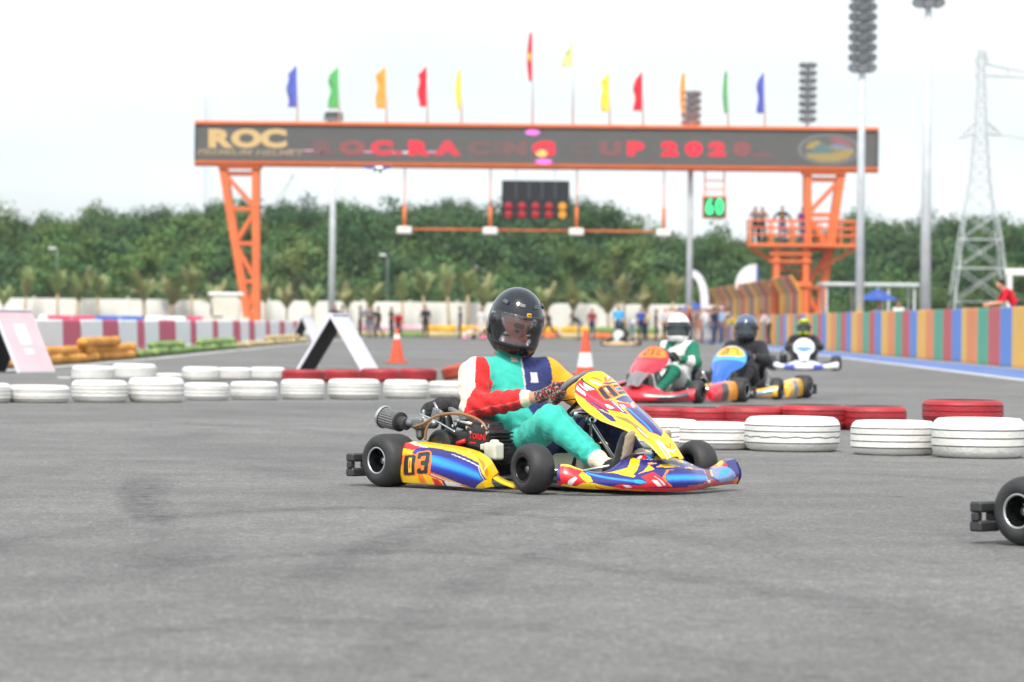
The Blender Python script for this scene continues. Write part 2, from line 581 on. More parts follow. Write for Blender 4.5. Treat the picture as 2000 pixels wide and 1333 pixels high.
# ---- rubber laid down by braking karts
def skid_material():
    m, nt, b = new_mat('rubber_marks')
    N, L = nt.nodes, nt.links
    b.inputs['Base Color'].default_value = (.045, .045, .046, 1); b.inputs['Roughness'].default_value = .8
    at = N.new('ShaderNodeVertexColor'); at.layer_name = 'Col'
    tc = N.new('ShaderNodeTexCoord'); no = N.new('ShaderNodeTexNoise'); no.inputs['Scale'].default_value = 9; no.inputs['Detail'].default_value = 6; no.inputs['Roughness'].default_value = .7
    L.new(tc.outputs['Object'], no.inputs['Vector'])
    mr = N.new('ShaderNodeMapRange'); mr.inputs['From Min'].default_value = .38; mr.inputs['From Max'].default_value = .72; mr.inputs['To Max'].default_value = .62
    L.new(no.outputs['Fac'], mr.inputs['Value'])
    mu = N.new('ShaderNodeMath'); mu.operation = 'MULTIPLY'; L.new(mr.outputs['Result'], mu.inputs[0]); L.new(at.outputs['Color'], mu.inputs[1])
    L.new(mu.outputs['Value'], b.inputs['Alpha'])
    return m
M_skid = skid_material()
def skid(uv, w, k, z):
    P = [gp(u, v) for u, v in uv]
    t = np.linspace(0, 1, len(P)); tt = np.linspace(0, 1, 40)
    X = np.interp(tt, t, [p.x for p in P]); Y = np.interp(tt, t, [p.y for p in P])
    for _ in range(6): X[1:-1] = (X[:-2] + X[1:-1] * 2 + X[2:]) / 4; Y[1:-1] = (Y[:-2] + Y[1:-1] * 2 + Y[2:]) / 4
    dx, dy = np.gradient(X), np.gradient(Y); n = np.hypot(dx, dy); nx, ny = -dy / n, dx / n
    V, C, F = [], [], []
    for i in range(40):
        e = k * math.sin(math.pi * (i + .5) / 40) ** .5
        for s_, c_ in ((-1, 0), (-.55, .8), (0, 1), (.55, .8), (1, 0)):
            V.append((X[i] + nx[i] * w * s_ / 2, Y[i] + ny[i] * w * s_ / 2, z)); C.append((c_ * e,) * 3)
    for i in range(39):
        for j in range(4): F.append((5 * i + j, 5 * i + j + 1, 5 * i + j + 6, 5 * i + j + 5))
    tag(link('skid_mark', mesh_np('skid_mark', V, F, M_skid, False, np.array(C))), kind='structure')
for i, (uv, w, k) in enumerate([
        ([(285, 930), (258, 965), (275, 1000), (330, 1030)], .22, 1.0), ([(330, 935), (300, 970), (330, 1010)], .16, .7),
        ([(-60, 1080), (300, 1010), (700, 990), (1100, 1010), (1700, 1120)], .30, .8), ([(-60, 1180), (400, 1090), (900, 1075), (1500, 1150), (2050, 1260)], .34, .7),
        ([(560, 1160), (700, 1080), (860, 1020), (1150, 970)], .28, .8), ([(700, 1333), (820, 1200), (960, 1110), (1250, 1040), (1650, 985)], .22, .55),
        ([(-50, 830), (300, 822), (700, 850), (1000, 930)], .6, .6), ([(100, 900), (420, 905), (760, 960)], .4, .5),
        ([(-50, 1290), (500, 1210), (1100, 1230), (1600, 1333)], .22, .5), ([(850, 715), (600, 722), (200, 735), (-50, 745)], 1.2, .55),
        ([(1400, 800), (1700, 770), (2050, 765)], .9, .45), ([(1500, 925), (1750, 930), (2050, 950)], .3, .5)]):
    skid(uv, w, k * (.95 if i < 2 else .75), .0042 + .0004 * i)

# ---- the rise behind the track and the wood on it
RIDGE_U = [-300, 0, 60, 100, 200, 300, 440, 550, 640, 700, 800, 900, 1000, 1130, 1200, 1240, 1290, 1330, 1370, 1440, 1560, 1700, 1800, 1900, 2000, 2300]
RIDGE_V = [418, 418, 412, 413, 410, 408, 398, 392, 402, 404, 402, 400, 404, 396, 402, 418, 468, 462, 456, 468, 452, 436, 430, 422, 428, 436]
def ridge_top(X, Y):
    u = 1000 + X / Y * LENS_PX
    v = np.interp(u, RIDGE_U, RIDGE_V) - .0101 * (u - 1000)
    return CAM_H + (630 - v) * Y / LENS_PX

gx = np.linspace(-130, 130, 70); gy = np.linspace(234, 420, 40)
GX, GY = np.meshgrid(gx, gy, indexing='ij')
def hill_z(X, Y):
    t = np.clip((Y - 236) / 80, 0, 1)
    return (t * t * (3 - 2 * t)) * np.maximum(ridge_top(X, np.minimum(Y, 320)) - 7.6, .3) - .05
HZ = hill_z(GX, GY) + .12 * np.sin(GX * .7) * np.cos(GY * .5)
HZ[:, 0] = -.2; HZ[0, :] = -.2; HZ[-1, :] = -.2; HZ[:, -1] = -.2
idx = np.arange(GX.size).reshape(GX.shape)
HF = np.stack([idx[:-1, :-1], idx[1:, :-1], idx[1:, 1:], idx[:-1, 1:]], -1).reshape(-1, 4)
tag(link('hill', mesh_np('hill', np.stack([GX, GY, HZ], -1).reshape(-1, 3), HF, M_soil)), kind='structure')

M_leaf = vcol_mat('leaves', .65, spec=.25)
M_bark = mat('bark', (.11, .085, .06), .9, noise=.4, scale=3, bump=.6, bscale=9)

def leaf_cloud(centres, rad, per, size, r, base, vary=.35):
    """many small leaf faces gathered in clumps; returns verts, quads, colours"""
    C = np.repeat(centres, per, 0); RR = np.repeat(rad, per)
    n = len(C)
    d = r.normal(size=(n, 3)); d /= np.linalg.norm(d, axis=1)[:, None]
    P = C + d * (RR * r.uniform(.35, 1.05, n))[:, None] * np.array([1, 1, .78])
    nrm = d * 1.2 + r.normal(size=(n, 3)) * .38 + np.array([0, 0, .30]); nrm /= np.linalg.norm(nrm, axis=1)[:, None]
    a = np.cross(nrm, r.normal(size=(n, 3))); a /= np.linalg.norm(a, axis=1)[:, None]
    b = np.cross(nrm, a)
    s = size * r.uniform(.6, 1.3, n)[:, None]
    V = np.stack([P - a * s, P + b * s * .55, P + a * s, P - b * s * .55], 1).reshape(-1, 3)
    F = np.arange(4 * n).reshape(n, 4)
    cl = np.repeat(r.uniform(1 - vary, 1 + vary, len(centres)), per) * r.uniform(.75, 1.25, n)
    hue = np.repeat(r.uniform(-.18, .3, len(centres)), per)
    c = np.array(base) * cl[:, None]
    c[:, 0] *= 1 + hue; c[:, 2] *= 1 - hue * .5
    return V, F, np.repeat(c, 4, 0)

def crown_proto(seed, base, n=30, per=118, rx=1.0, rz=.8, size=.044, low=-.55):
    """unit crown (radius about 1) resting with its middle at the origin"""
    r = np.random.default_rng(seed)
    d = r.normal(size=(n, 3)); d /= np.linalg.norm(d, axis=1)[:, None]
    d[:, 2] = np.where(d[:, 2] < low, -d[:, 2], d[:, 2])
    c = d * np.array([rx, rx, rz]) * r.uniform(.45, .92, n)[:, None]
    c[:, 2] += .10 * np.sin(c[:, 0] * 5 + seed)
    return leaf_cloud(c, r.uniform(.24, .42, n), per, size, r, base, .22)

def limbs_proto(seed, h, r0):
    r = np.random.default_rng(seed)
    mb = MB()
    top = np.array([r.normal() * .08 * h, r.normal() * .08 * h, h])
    mid = top * .5 + np.array([r.normal() * .03 * h, r.normal() * .03 * h, 0])
    mb.tube([(0, 0, -.3), mid * .3, mid, top], [r0 * 1.25, r0, r0 * .75, r0 * .35], 7)
    for k in range(6):
        g = k * 1.05 + r.uniform(0, .6)
        s0 = mid + (top - mid) * r.uniform(-.2, .7)
        e = s0 + np.array([math.cos(g), math.sin(g), r.uniform(.5, 1.0)]) * h * r.uniform(.22, .34)
        mb.tube([s0, (s0 + e) / 2 + np.array([0, 0, -.03 * h]), e], [r0 * .45, r0 * .3, r0 * .12], 5)
    return mb

GREENS = [(.046, .104, .030), (.056, .120, .032), (.042, .096, .032), (.064, .130, .034), (.050, .108, .038)]
protos = [crown_proto(30 + i, g) for i, g in enumerate(GREENS)]
wv, wf, wc, wm = [], [], [], []
trunk_v, trunk_f = [], []
nv = 0
wr = np.random.default_rng(11)
rows = [(242, .22, 3.0), (250, .42, 3.2), (260, .60, 3.4), (272, .76, 3.6), (286, .90, 3.6), (300, 1.0, 3.4), (312, .97, 3.6)]
limb_protos = [limbs_proto(60 + i, 1.0, .035) for i in range(3)]
for Yr, fr, rad in rows:
    half = 1330 * Yr / LENS_PX
    X = -half + wr.uniform(0, 2)
    while X < half:
        x = X + wr.normal() * .5; y = Yr + wr.normal() * 2.5
        zt = float(ridge_top(x, y)) * (fr + wr.normal() * .045)
        zt = max(zt, 3.2)
        if fr >= .97: zt = float(ridge_top(x, y)) * wr.uniform(.96, 1.035)
        rr = rad * wr.uniform(.72, 1.18)
        zc = zt - rr * .82
        V, F, C = protos[wr.integers(len(protos))]
        g = wr.uniform(0, 6.28); c, s = math.cos(g), math.sin(g)
        Rm = np.array([[c, -s, 0], [s, c, 0], [0, 0, 1]])
        W = (V * np.array([1, 1, wr.uniform(.85, 1.25)])) @ Rm.T * rr + np.array([x, y, zc])
        wv.append(W); wf.append(F + nv); wc.append(C * wr.uniform(.82, 1.2)); nv += len(W)
        wm.append(np.zeros(len(F), int))
        lb = limb_protos[wr.integers(3)]
        z0 = float(hill_z(np.array(x), np.array(y))) - .3
        hh = max(zc + rr * .2 - z0, 1.0)
        LV = np.array(lb.v) * hh + np.array([x, y, z0])
        quads = np.array([f for f in lb.f if len(f) == 4])
        wv.append(LV); wf.append(quads + nv); wc.append(np.tile([.10, .08, .055], (len(LV), 1))); nv += len(LV)
        wm.append(np.ones(len(quads), int))
        X += rad * wr.uniform(.72, 1.05)
wood = link('wood', mesh_np('wood', np.concatenate(wv), np.concatenate(wf), [M_leaf, M_bark], False, np.concatenate(wc), np.concatenate(wm)))
tag(wood, 'dense green wood covering the rise behind the white boundary wall', 'wood', kind='stuff')

# ---- single trees that stand out in front of the wood
def tree(name, label, x, y, top, rad, seed, base, group=None):
    t = empty(name, (x, y, 0)); tag(t, label, 'tree', group)
    V, F, C = crown_proto(seed, base, 36, 90, 1.0, 1.0, .062, -.3)
    h = top - rad * .9
    link('crown', mesh_np('crown', V * rad + np.array([0, 0, h]), F, M_leaf, False, C), t)
    limbs_proto(seed, h + rad * .3, .13).obj('trunk', M_bark, t, True)
    return t
for i, (u, v, Y, rad, g, lab) in enumerate([
        (100, 500, 238, 1.9, (0.087, 0.181, 0.052), 'light green round tree behind the wall at the far left'),
        (265, 485, 239, 1.7, (0.102, 0.196, 0.052), 'light green tree behind the wall left of the orange gantry leg'),
        (395, 480, 239, 1.8, (0.09, 0.181, 0.058), 'bushy light green tree just left of the orange gantry leg'),
        (585, 470, 239, 1.9, (0.123, 0.196, 0.065), 'pale yellowish green tree left of the grey lamp post behind the wall'),
        (1225, 470, 240, 2.0, (0.123, 0.203, 0.065), 'pale green tree at the low end of the rise under the signal bar')]):
    p = pt(u, v, Y)
    tree('broadleaf_tree', lab, p.x, Y, p.z, rad, 80 + i, g, 'lighter trees in front of the wood')

# ---- young palms in a row before the white wall
M_frond = vcol_mat('palm_fronds', .6, spec=.3)
M_palm_trunk = mat('palm_trunk', (.42, .31, .20), .9, noise=.35, scale=9, bump=.6, bscale=25)
def palm_proto(seed, h, spread):
    r = np.random.default_rng(seed)
    V, F, C = [], [], []
    for k in range(15):
        g = r.uniform(0, 6.28); lean = r.uniform(.10, 1.0) ** .8 * spread * 1.25
        L = r.uniform(1.2, 2.2); seg = 9
        dirh = np.array([math.cos(g), math.sin(g), 0])
        prev = np.array([0, 0, h - .1]); col = np.array([.25, .32, .115]) * r.uniform(.7, 1.25) if r.random() < .65 else np.array([.35, .32, .15]) * r.uniform(.7, 1.1)
        side = np.cross(dirh, [0, 0, 1])
        for i in range(seg):
            t = i / seg; an = lean * (.35 + 1.3 * t)
            d = dirh * math.sin(an) + np.array([0, 0, math.cos(an)])
            nx = prev + d * L / seg
            up = np.cross(side, d)
            wl = .42 * math.sin(math.pi * (.12 + .85 * t)) + .04
            for sg in (-1, 1):
                for q in range(2):
                    a = prev + d * L / seg * .5 * q
                    tip = a + side * sg * wl * r.uniform(.7, 1.1) + d * .22 - up * .08 * r.uniform(-.5, 1.4)
                    o = len(V)
                    V += [a, a + d * .07, tip, a - d * .0 + (tip - a) * .5 - d * .03]
                    F.append((o, o + 3, o + 2, o + 1)); C += [col * r.uniform(.85, 1.15)] * 4
            prev = nx
    tr = MB().tube([(0, 0, -.05), (.01, 0, h * .4), (0, .02, h)], [.15, .11, .09], 8)
    return mesh_np('palm_crown', V, F, M_frond, False, np.array(C)), tr.mesh('palm_trunk', M_palm_trunk, True)
palms = [palm_proto(300 + i, h, sp) for i, (h, sp) in enumerate([(2.1, .70), (2.45, .50), (1.8, 1.05), (2.4, .36), (2.0, .85), (1.5, 1.2), (2.6, .60)])]
PALM_U = [4, 46, 118, 150, 190, 286, 330, 374, 425, 520, 562, 612, 680, 722, 788, 832, 880, 914, 945, 1068, 1118, 1190, 1222, 1262, 1312]
PALM_T = [545, 528, 530, 520, 535, 520, 510, 522, 528, 548, 545, 545, 540, 545, 540, 530, 524, 528, 535, 530, 545, 538, 540, 545, 540]
for i, (u, v) in enumerate(zip(PALM_U, PALM_T)):
    p = pt(u, v, 229.5)
    t = empty('young_palm', (p.x, 229.5 + .8 * math.sin(i * 2.3), 0), i * 1.7)
    cr, tk = palms[(i * 3 + i // 4) % 7]
    sc = .95 * (p.z) / (3.95 if (i * 3 + i // 4) % 7 not in (2, 5) else 3.5)
    t.scale = (sc, sc, sc)
    t.rotation_euler = (.05 * math.sin(i * 1.9), .06 * math.cos(i * 2.7), i * 1.7)
    tag(t, f'yellowish young palm before the white wall, {ordinal(i)} palm from the left', 'palm', 'young palms along the white wall')
    link('crown', cr, t); link('trunk', tk, t)

# ---- white boundary wall
M_white_wall = mat('white_render', (.82, .81, .76), .85, dirt=(.64, .62, .56), dirt_amt=.35, scale=.8, bump=.1)
bw = empty('boundary_wall', (0, 232, 0))
tag(bw, 'long white boundary wall of plain panels below the palms', 'wall')
panel_me = MB().box((0, 0, 1.02), (2.70, .16, 2.04), bev=.02).mesh('wall_panel', M_white_wall)
post_me = MB().box((0, 0, 1.06), (.14, .24, 2.12), bev=.02).box((0, 0, 2.145), (.2, .3, .05)).mesh('wall_post', M_white_wall)
for i in range(18):
    xx = -36 + 2.84 * i
    link('wall_panel', panel_me, bw, (xx, 0, 0))
    link('wall_post', post_me, bw, (xx + 1.42, 0, 0))
# ================================================================ trackside things
# ---- striped low wall on the right: each painted panel a piece of its own
def paint_mat(n, c): return mat(n, c, .75, dirt=tuple(min(1, x * .88 + .03) for x in c), dirt_amt=.6, scale=2.2, bump=.08, bscale=20)
WALL_COL = {'yellow': paint_mat('yellow_wall_paint', lin(248, 192, 88)), 'blue': paint_mat('blue_wall_paint', lin(104, 146, 216)),
            'red': paint_mat('red_wall_paint', lin(208, 98, 98)), 'green': paint_mat('green_wall_paint', lin(92, 176, 142)),
            'orange': paint_mat('orange_wall_paint', lin(242, 148, 92))}
SEQ = ['yellow', 'blue', 'red', 'green', 'orange']
panel_meshes = {k: MB().box((0, 0, .665), (.24, 2.2, 1.33), bev=.015).mesh('wall_panel', m) for k, m in WALL_COL.items()}
sw = empty('striped_wall', (0, 0, 0))
tag(sw, 'low wall of yellow, blue, red and green panels along the right of the track', 'wall')
A0, A1 = np.array([10.85, 37.95]), np.array([11.85, 214.0])
sd = (A1 - A0) / np.linalg.norm(A1 - A0); slen = np.linalg.norm(A1 - A0)
sang = math.atan2(sd[1], sd[0]) - math.pi / 2
# the panel seen at the right edge of the picture is yellow: count from there
k = 0; s = 0.0
while s < slen - 2.2:
    c = A0 + sd * (s + 1.1)
    col = SEQ[k % 5]
    o = link('wall_panel', panel_meshes[col], sw, (c[0] + (.10 if k % 2 else .094) - (.0 if s > 54 else .12), c[1], 0), sang)
    s += 2.206; k += 1

# ---- taller painted fence with a bent top behind it
FENCE_COL = [paint_mat('fence_' + n, lin(*c)) for n, c in [('ochre', (228, 155, 55)), ('maroon', (150, 90, 115)), ('orange', (236, 140, 80)), ('grey_green', (140, 150, 115)), ('amber', (245, 185, 60))]]
def fence_panel(m):
    mb = MB()
    prof = [(0, 0), (0, 2.30), (-.42, 3.0), (-.36, 3.03), (.07, 2.33), (.07, 0)]
    mb.prism(prof, -1.05, 1.05, Matrix(((1, 0, 0), (0, 0, 1), (0, 1, 0))))
    return mb.mesh('fence_panel', m)
fence_meshes = [fence_panel(m) for m in FENCE_COL]
fn = empty('painted_fence', (0, 0, 0))
tag(fn, 'tall fence of ochre and maroon panels with bent top behind the crowd', 'fence')
for i in range(36):
    y = 166 + i * 2.14
    link('fence_panel', fence_meshes[[0, 1, 2, 3, 0, 4, 1, 3, 2][i % 9]], fn, (12.35 + .003 * i, y, 0), 0.0)

# ---- red and white barrier blocks on the left
M_bar_white = mat('barrier_white_plastic', (.88, .89, .91), .55, dirt=(.76, .78, .82), dirt_amt=.5, scale=2.0)
M_bar_red = mat('barrier_red_plastic', lin(208, 62, 102), .55, dirt=lin(180, 70, 100), dirt_amt=.5, scale=2.0)
edges = [65, 80, 131, 167, 208, 240, 275, 290, 317, 350, 378, 390, 421, 432, 460, 475, 491, 503, 524, 532, 550, 561, 577, 586]
BX = -9.6
def y_at(u): return BX * LENS_PX / (u - 1000)
names = {'red': 0, 'white': 0}
for i in range(len(edges) - 1):
    y0, y1 = y_at(edges[i]), y_at(edges[i + 1])
    col = 'red' if i % 2 == 0 else 'white'
    L = y1 - y0 - .06
    prof = [(-.20, 0), (-.20, .10), (-.17, .16), (-.15, .81), (-.12, .845), (.12, .845), (.15, .81), (.17, .16), (.20, .10), (.20, 0)]
    mb = MB().prism(prof, -L / 2, L / 2, Matrix(((1, 0, 0), (0, 0, 1), (0, 1, 0))))
    o = mb.obj('barrier_block', M_bar_red if col == 'red' else M_bar_white, None, False, (BX - .26 + (.012 if i % 2 else 0), (y0 + y1) / 2, 0))
    names[col] += 1
    tag(o, f'{ordinal(names[col] - 1)} {col} plastic block from the left in the striped barrier', 'barrier', 'blocks of the red and white barrier')

# ---- blocks of a second barrier behind it
M_blue_pl = mat('barrier_blue_plastic', lin(40, 95, 185), .5, noise=.15, scale=3)
for u0, u1, m, lab in [(76, 92, M_bar_white, 'white barrier block at the left end of the row behind'),
                       (93, 139, M_bar_red, 'left red block of the barrier row behind the striped one'),
                       (140, 185, M_bar_red, 'red block next to the blue blocks in the barrier row behind'),
                       (187, 234, M_blue_pl, 'left blue block of the barrier row behind the striped one'),
                       (235, 282, M_blue_pl, 'right blue block of the barrier row behind the striped one'),
                       (284, 322, M_bar_white, 'white block just right of the blue ones in the row behind'),
                       (323, 363, M_bar_white, 'white block left of the short red one in the row behind'),
                       (365, 402, M_bar_red, 'short red block near the cream cart in the row behind')]:
    a, b_ = pt(u0, 620, 182), pt(u1, 620, 182)
    L = b_.x - a.x - .04
    prof = [(-.26, 0), (-.26, .2), (-.15, .45), (-.13, .96), (-.1, 1.0), (.1, 1.0), (.13, .96), (.15, .45), (.26, .2), (.26, 0)]
    mb = MB().prism([(p[0], p[1]) for p in prof], -L / 2, L / 2, Matrix(((0, 0, 1), (1, 0, 0), (0, 1, 0))))
    tag(mb.obj('barrier_block', m, None, False, ((a.x + b_.x) / 2, 182, 0)), lab, 'barrier', 'blocks of the second barrier row')

# ---- cloth-wrapped rolls along the left edge line
def roll_mesh(seed, m, L=2.0, r=.10):
    rr = np.random.default_rng(seed)
    nu, nw = 26, 14
    V = []
    for i in range(nu + 1):
        t = i / nu
        e = min(1.0, (min(t, 1 - t) * L / r + .001)) ; e = math.sqrt(max(0, 1 - (1 - e) ** 2)) if e < 1 else 1
        for k in range(nw):
            g = 2 * math.pi * k / nw
            p = np.array([(t - .5) * L, math.cos(g) * r * 1.12 * e, math.sin(g) * r * e])
            V.append(p)
    V = np.array(V)
    V[:, 1:] *= (1 + .16 * vnoise(V, 9, seed) + .07 * vnoise(V, 24, seed + 1) - .10 * (np.abs(np.sin(V[:, 0] * 4.7 + seed)) < .16))[:, None]
    V[:, 2] = np.maximum(V[:, 2], -r * .86)
    F = [(i * nw + k, i * nw + (k + 1) % nw, (i + 1) * nw + (k + 1) % nw, (i + 1) * nw + k) for i in range(nu) for k in range(nw)]
    F += [tuple(range(nw))[::-1], tuple(nu * nw + k for k in range(nw))]
    V[:, 2] += r * .86
    return mesh_np('cloth_roll', V, F, m)
M_rolls = {'ochre': mat('ochre_cloth', lin(198, 130, 34), .9, dirt=lin(214, 158, 80), dirt_amt=.7, scale=3, bump=.5, bscale=14),
           'green': mat('green_cloth', lin(104, 142, 66), .9, dirt=lin(150, 160, 105), dirt_amt=.6, scale=3, bump=.5, bscale=14),
           'beige': mat('beige_cloth', lin(200, 182, 135), .9, dirt=lin(175, 155, 105), dirt_amt=.7, scale=3, bump=.5, bscale=14),
           'yellow': mat('yellow_cloth', lin(225, 170, 40), .9, noise=.2, scale=3, bump=.4, bscale=14),
           'pink': mat('pink_cloth', lin(205, 120, 145), .9, dirt=lin(225, 215, 215), dirt_amt=.9, scale=1.5, bump=.4, bscale=14),
           'orange': mat('orange_cloth', lin(220, 120, 70), .9, noise=.2, scale=3, bump=.4, bscale=14)}
roll_cache = {}
def roll(col, kind, x, y, z, rz, label, group, sc=1.0, flat=1.0):
    key = (col, kind)
    if key not in roll_cache: roll_cache[key] = roll_mesh(400 + kind + len(col), M_rolls[col])
    o = link('cloth_roll', roll_cache[key], None, (x, y, z), rz)
    o.scale = (sc, 1, flat)
    return tag(o, label, 'roll', group)
def edge_x(y): return np.interp(y, [48, 60, 70, 85, 110, 145, 200], [-9.6, -8.5, -8.05, -7.85, -7.9, -7.8, -7.6])
n = 0
for col, ys, zmax in [('ochre', np.arange(67.5, 86, 2.2), 3), ('green', np.arange(87.6, 116, 2.35), 2), ('beige', np.arange(118, 155, 3.2), 2)]:
    for lvl in range(zmax):
        for i, y in enumerate(ys):
            if lvl == 2 and i not in (4, 5, 6): continue
            if col == 'ochre' and lvl == 1 and i == 0: continue
            if col == 'beige' and lvl == 1 and i not in (5, 6, 7, 9): continue
            if col == 'green' and lvl == 1 and i in (0, 1, 5, 6): continue
            x = float(edge_x(y)) - .55 - .06 * (lvl % 2) + .05 * math.sin(i * 2.1)
            g = math.pi / 2 + .09 * math.sin(i * 1.7 + lvl)
            place = ['bottom', 'middle' if zmax == 3 else 'top', 'top'][lvl]
            roll(col, (i + lvl) % 3, x, y + .7 * (lvl % 2), lvl * .155, g,
                 f'{ordinal(i if lvl < 2 else i - 4)} {col} roll from the near end, {place} layer of the {col} pile', f'{col} rolls along the left track edge', 1.12 if col == 'ochre' else 1.25 if col == 'green' else 1.65)
# ---- coloured rolls before the white wall
for i in range(11):
    u0 = 660 + i * 66
    p = pt(u0, 640, 214)
    up = ['pink', 'pink', 'pink', 'yellow', 'yellow', 'yellow', 'yellow', 'yellow', 'green', 'green', 'green'][i]
    lo = ['beige', 'beige', 'green', 'beige', 'beige', 'orange', 'orange', 'beige', 'orange', 'beige', 'beige'][i]
    roll(lo, i % 3, p.x, 214, 0, .05 * math.sin(i), f'{ordinal(i)} roll from the left in the bottom row before the white wall, {lo}', 'rolls before the white wall', .92, 1.8)
    roll(up, (i + 1) % 3, p.x + .1, 214.05, .33, .04 * math.cos(i), f'{ordinal(i)} roll from the left in the top row before the white wall, {up}', 'rolls before the white wall', .90, 1.9)

# ---- painted car tyres
M_t_white = mat('white_painted_rubber', (.80, .795, .77), .6, dirt=(.58, .56, .51), dirt_amt=.5, scale=5, bump=.35, bscale=45, chips=((.06, .06, .06), 26, .70))
M_t_red = mat('red_painted_rubber', lin(178, 38, 48), .5, dirt=lin(130, 36, 42), dirt_amt=.7, scale=5, bump=.35, bscale=45, chips=((.03, .03, .03), 24, .67))
M_t_black = mat('black_rubber', (.022, .022, .023), .75, dirt=(.06, .058, .055), dirt_amt=.6, scale=7, bump=.3, bscale=50)
M_t_orange = mat('faded_orange_rubber', lin(190, 80, 55), .55, dirt=lin(150, 60, 45), dirt_amt=.6, scale=6, bump=.2, bscale=40)
M_groove_w = mat('dirty_tread_groove', (.16, .155, .15), .9)
M_groove_r = mat('dark_red_tread_groove', lin(110, 24, 30), .9)
def car_tyre(m, mg, m_top, W=.20, r=.308, grooves=(.22, .40, .60, .78), zig=None, n=56):
    prof = [(.188, .04), (.196, .014), (.225, .0), (.268, .003), (.292, .018), (.304, .04)]
    ring = [2, 2, 0, 0, 0]
    for gi, g in enumerate(grooves):
        z = g * W
        prof += [(r, z - .0034), (r - .008, z - .0022), (r - .008, z + .0022), (r, z + .0034)]
        ring += [0, 1, 1, 1]
    prof += [(.304, W - .04), (.292, W - .018), (.268, W - .003), (.225, W), (.196, W - .014), (.188, W - .04), (.215, W - .055), (.285, W - .06), (.285, .06), (.215, .055), (.188, .04)]
    ring += [0, 0, 0, 2, 2, 2, 3, 3, 3, 3, 3]
    ring = ring[:len(prof) - 1]
    mb = MB().lathe(prof, n, ring_mi=ring)
    V = np.array(mb.v)
    if zig is not None:
        i0 = 6 + 4 * zig
        for q in range(4):
            for k_ in range(n): V[(i0 + q) * n + k_, 2] += .0025 * (1 if (k_ // 2) % 2 else -1)
    rad = np.hypot(V[:, 0], V[:, 1]); g = np.arctan2(V[:, 1], V[:, 0])
    squash = 1 + .012 * np.sin(2 * g + 1) + .006 * np.sin(5 * g)
    V[:, 0] *= squash; V[:, 1] *= squash
    mb.v = [tuple(p) for p in V]
    me = mb.mesh('car_tyre', [m, mg, m_top, M_t_black], True)
    me.set_sharp_from_angle(angle=R(38))
    return me
T_W = [car_tyre(M_t_white, M_groove_w, M_t_white), car_tyre(M_t_white, M_groove_w, M_t_white, .205, .308, (.25, .42, .58, .75), 1),
       car_tyre(M_t_white, M_groove_w, M_t_white, .19, .306, (.24, .36, .64, .76)), car_tyre(M_t_white, M_groove_w, M_t_white, .21, .31, (.3, .5, .7))]
T_R = [car_tyre(M_t_red, M_groove_r, M_t_black), car_tyre(M_t_red, M_groove_r, M_t_black, .195, .305, (.25, .5, .75)), car_tyre(M_t_red, M_groove_r, M_t_black, .205, .31, (.2, .45, .7), 1)]
T_O = car_tyre(M_t_orange, M_groove_r, M_t_orange)
def tyre(u, v, col, label, group, dia=.60, hgt=.20, z=0.0, var=0, tilt=None, Y=None):
    """u, v: middle of the front foot of the tyre"""
    p = gp(u, v) if Y is None else Vector((pt(u, v, Y).x, Y, 0))
    me = {'w': T_W, 'r': T_R}[col][var % (4 if col == 'w' else 3)] if col != 'o' else T_O
    o = link('car_tyre', me, None, (p.x * (1 + dia / 2 / p.y), p.y + dia / 2, z), var * 1.3)
    o.scale = (dia / .616, dia / .616, hgt / .20)
    if tilt: o.rotation_euler = tilt
    return tag(o, label, 'tyre', group)
G1 = 'white tyres of the near row on the left'
front_left = [(-38, 788, .62, .20), (75, 788, .645, .19), (194, 787, .60, .225), (305, 787, .595, .245), (403, 783, .49, .19), (496, 782, .53, .21), (591, 781, .50, .215), (691, 781, .585, .225), (793, 779, .52, .20), (884, 778, .56, .20)]
for i, (u, v, d, h) in enumerate(front_left):
    lab = ('white tyre cut by the left edge of the picture in the near row' if i == 0 else
           'white tyre of the near row just behind the driver\'s back' if i == 9 else
           f'{ordinal(i - 1)} whole white tyre from the left in the near row')
    tyre(u, v, 'w', lab, G1, d, h, var=[0, 2, 1, 3, 0, 2, 1, 0, 3, 2][i])
G2 = 'white tyres of the row behind on the left'
back_left = [(182, 746, .60, .215, .0), (262, 744, .64, .23, .0), (328, 743, .44, .10, .0), (393, 745, .55, .19, 0), (458, 744, .50, .185, 0), (522, 743, .52, .18, 0)]
for i, (u, v, d, h, z) in enumerate(back_left):
    tyre(u, v, 'w', f'white tyre of the farther row on the left, {ordinal(i)} from the left', G2, d, h, z, var=i)
G3 = 'red tyres behind the white ones on the left'
for i, (u, d) in enumerate([(592, .60), (668, .55), (742, .56), (815, .58)]):
    tyre(u, 749 - i, 'r', f'red tyre behind the white row on the left, {ordinal(i)} red one from the left', G3, d, .19, var=i)
o = tyre(905, 746, 'o', 'faded orange tyre leaning in the row behind the driver\'s back', None, .60, .2, .03)
o.rotation_euler = (R(-3), R(-13), .3); o.location.z = .07
G4 = 'white tyres on the right'
tyre(1290, 878, 'w', 'white tyre mostly hidden behind the front of the kart number 03', G4, .56, .20, var=1)
tyre(1392, 880, 'w', 'white tyre just right of the front fairing of the kart number 03', G4, .60, .20, var=2)
tyre(1547, 884, 'w', 'large white tyre with a zigzag groove left of the gap on the right', G4, .68, .235, var=1)
tyre(1745, 891, 'w', 'white tyre right of the gap, beneath the line of sight to the red ones', G4, .585, .235, var=0)
tyre(1912, 897, 'w', 'large white tyre at the right edge of the picture', G4, .64, .255, var=3)
G5 = 'red tyres on the right'
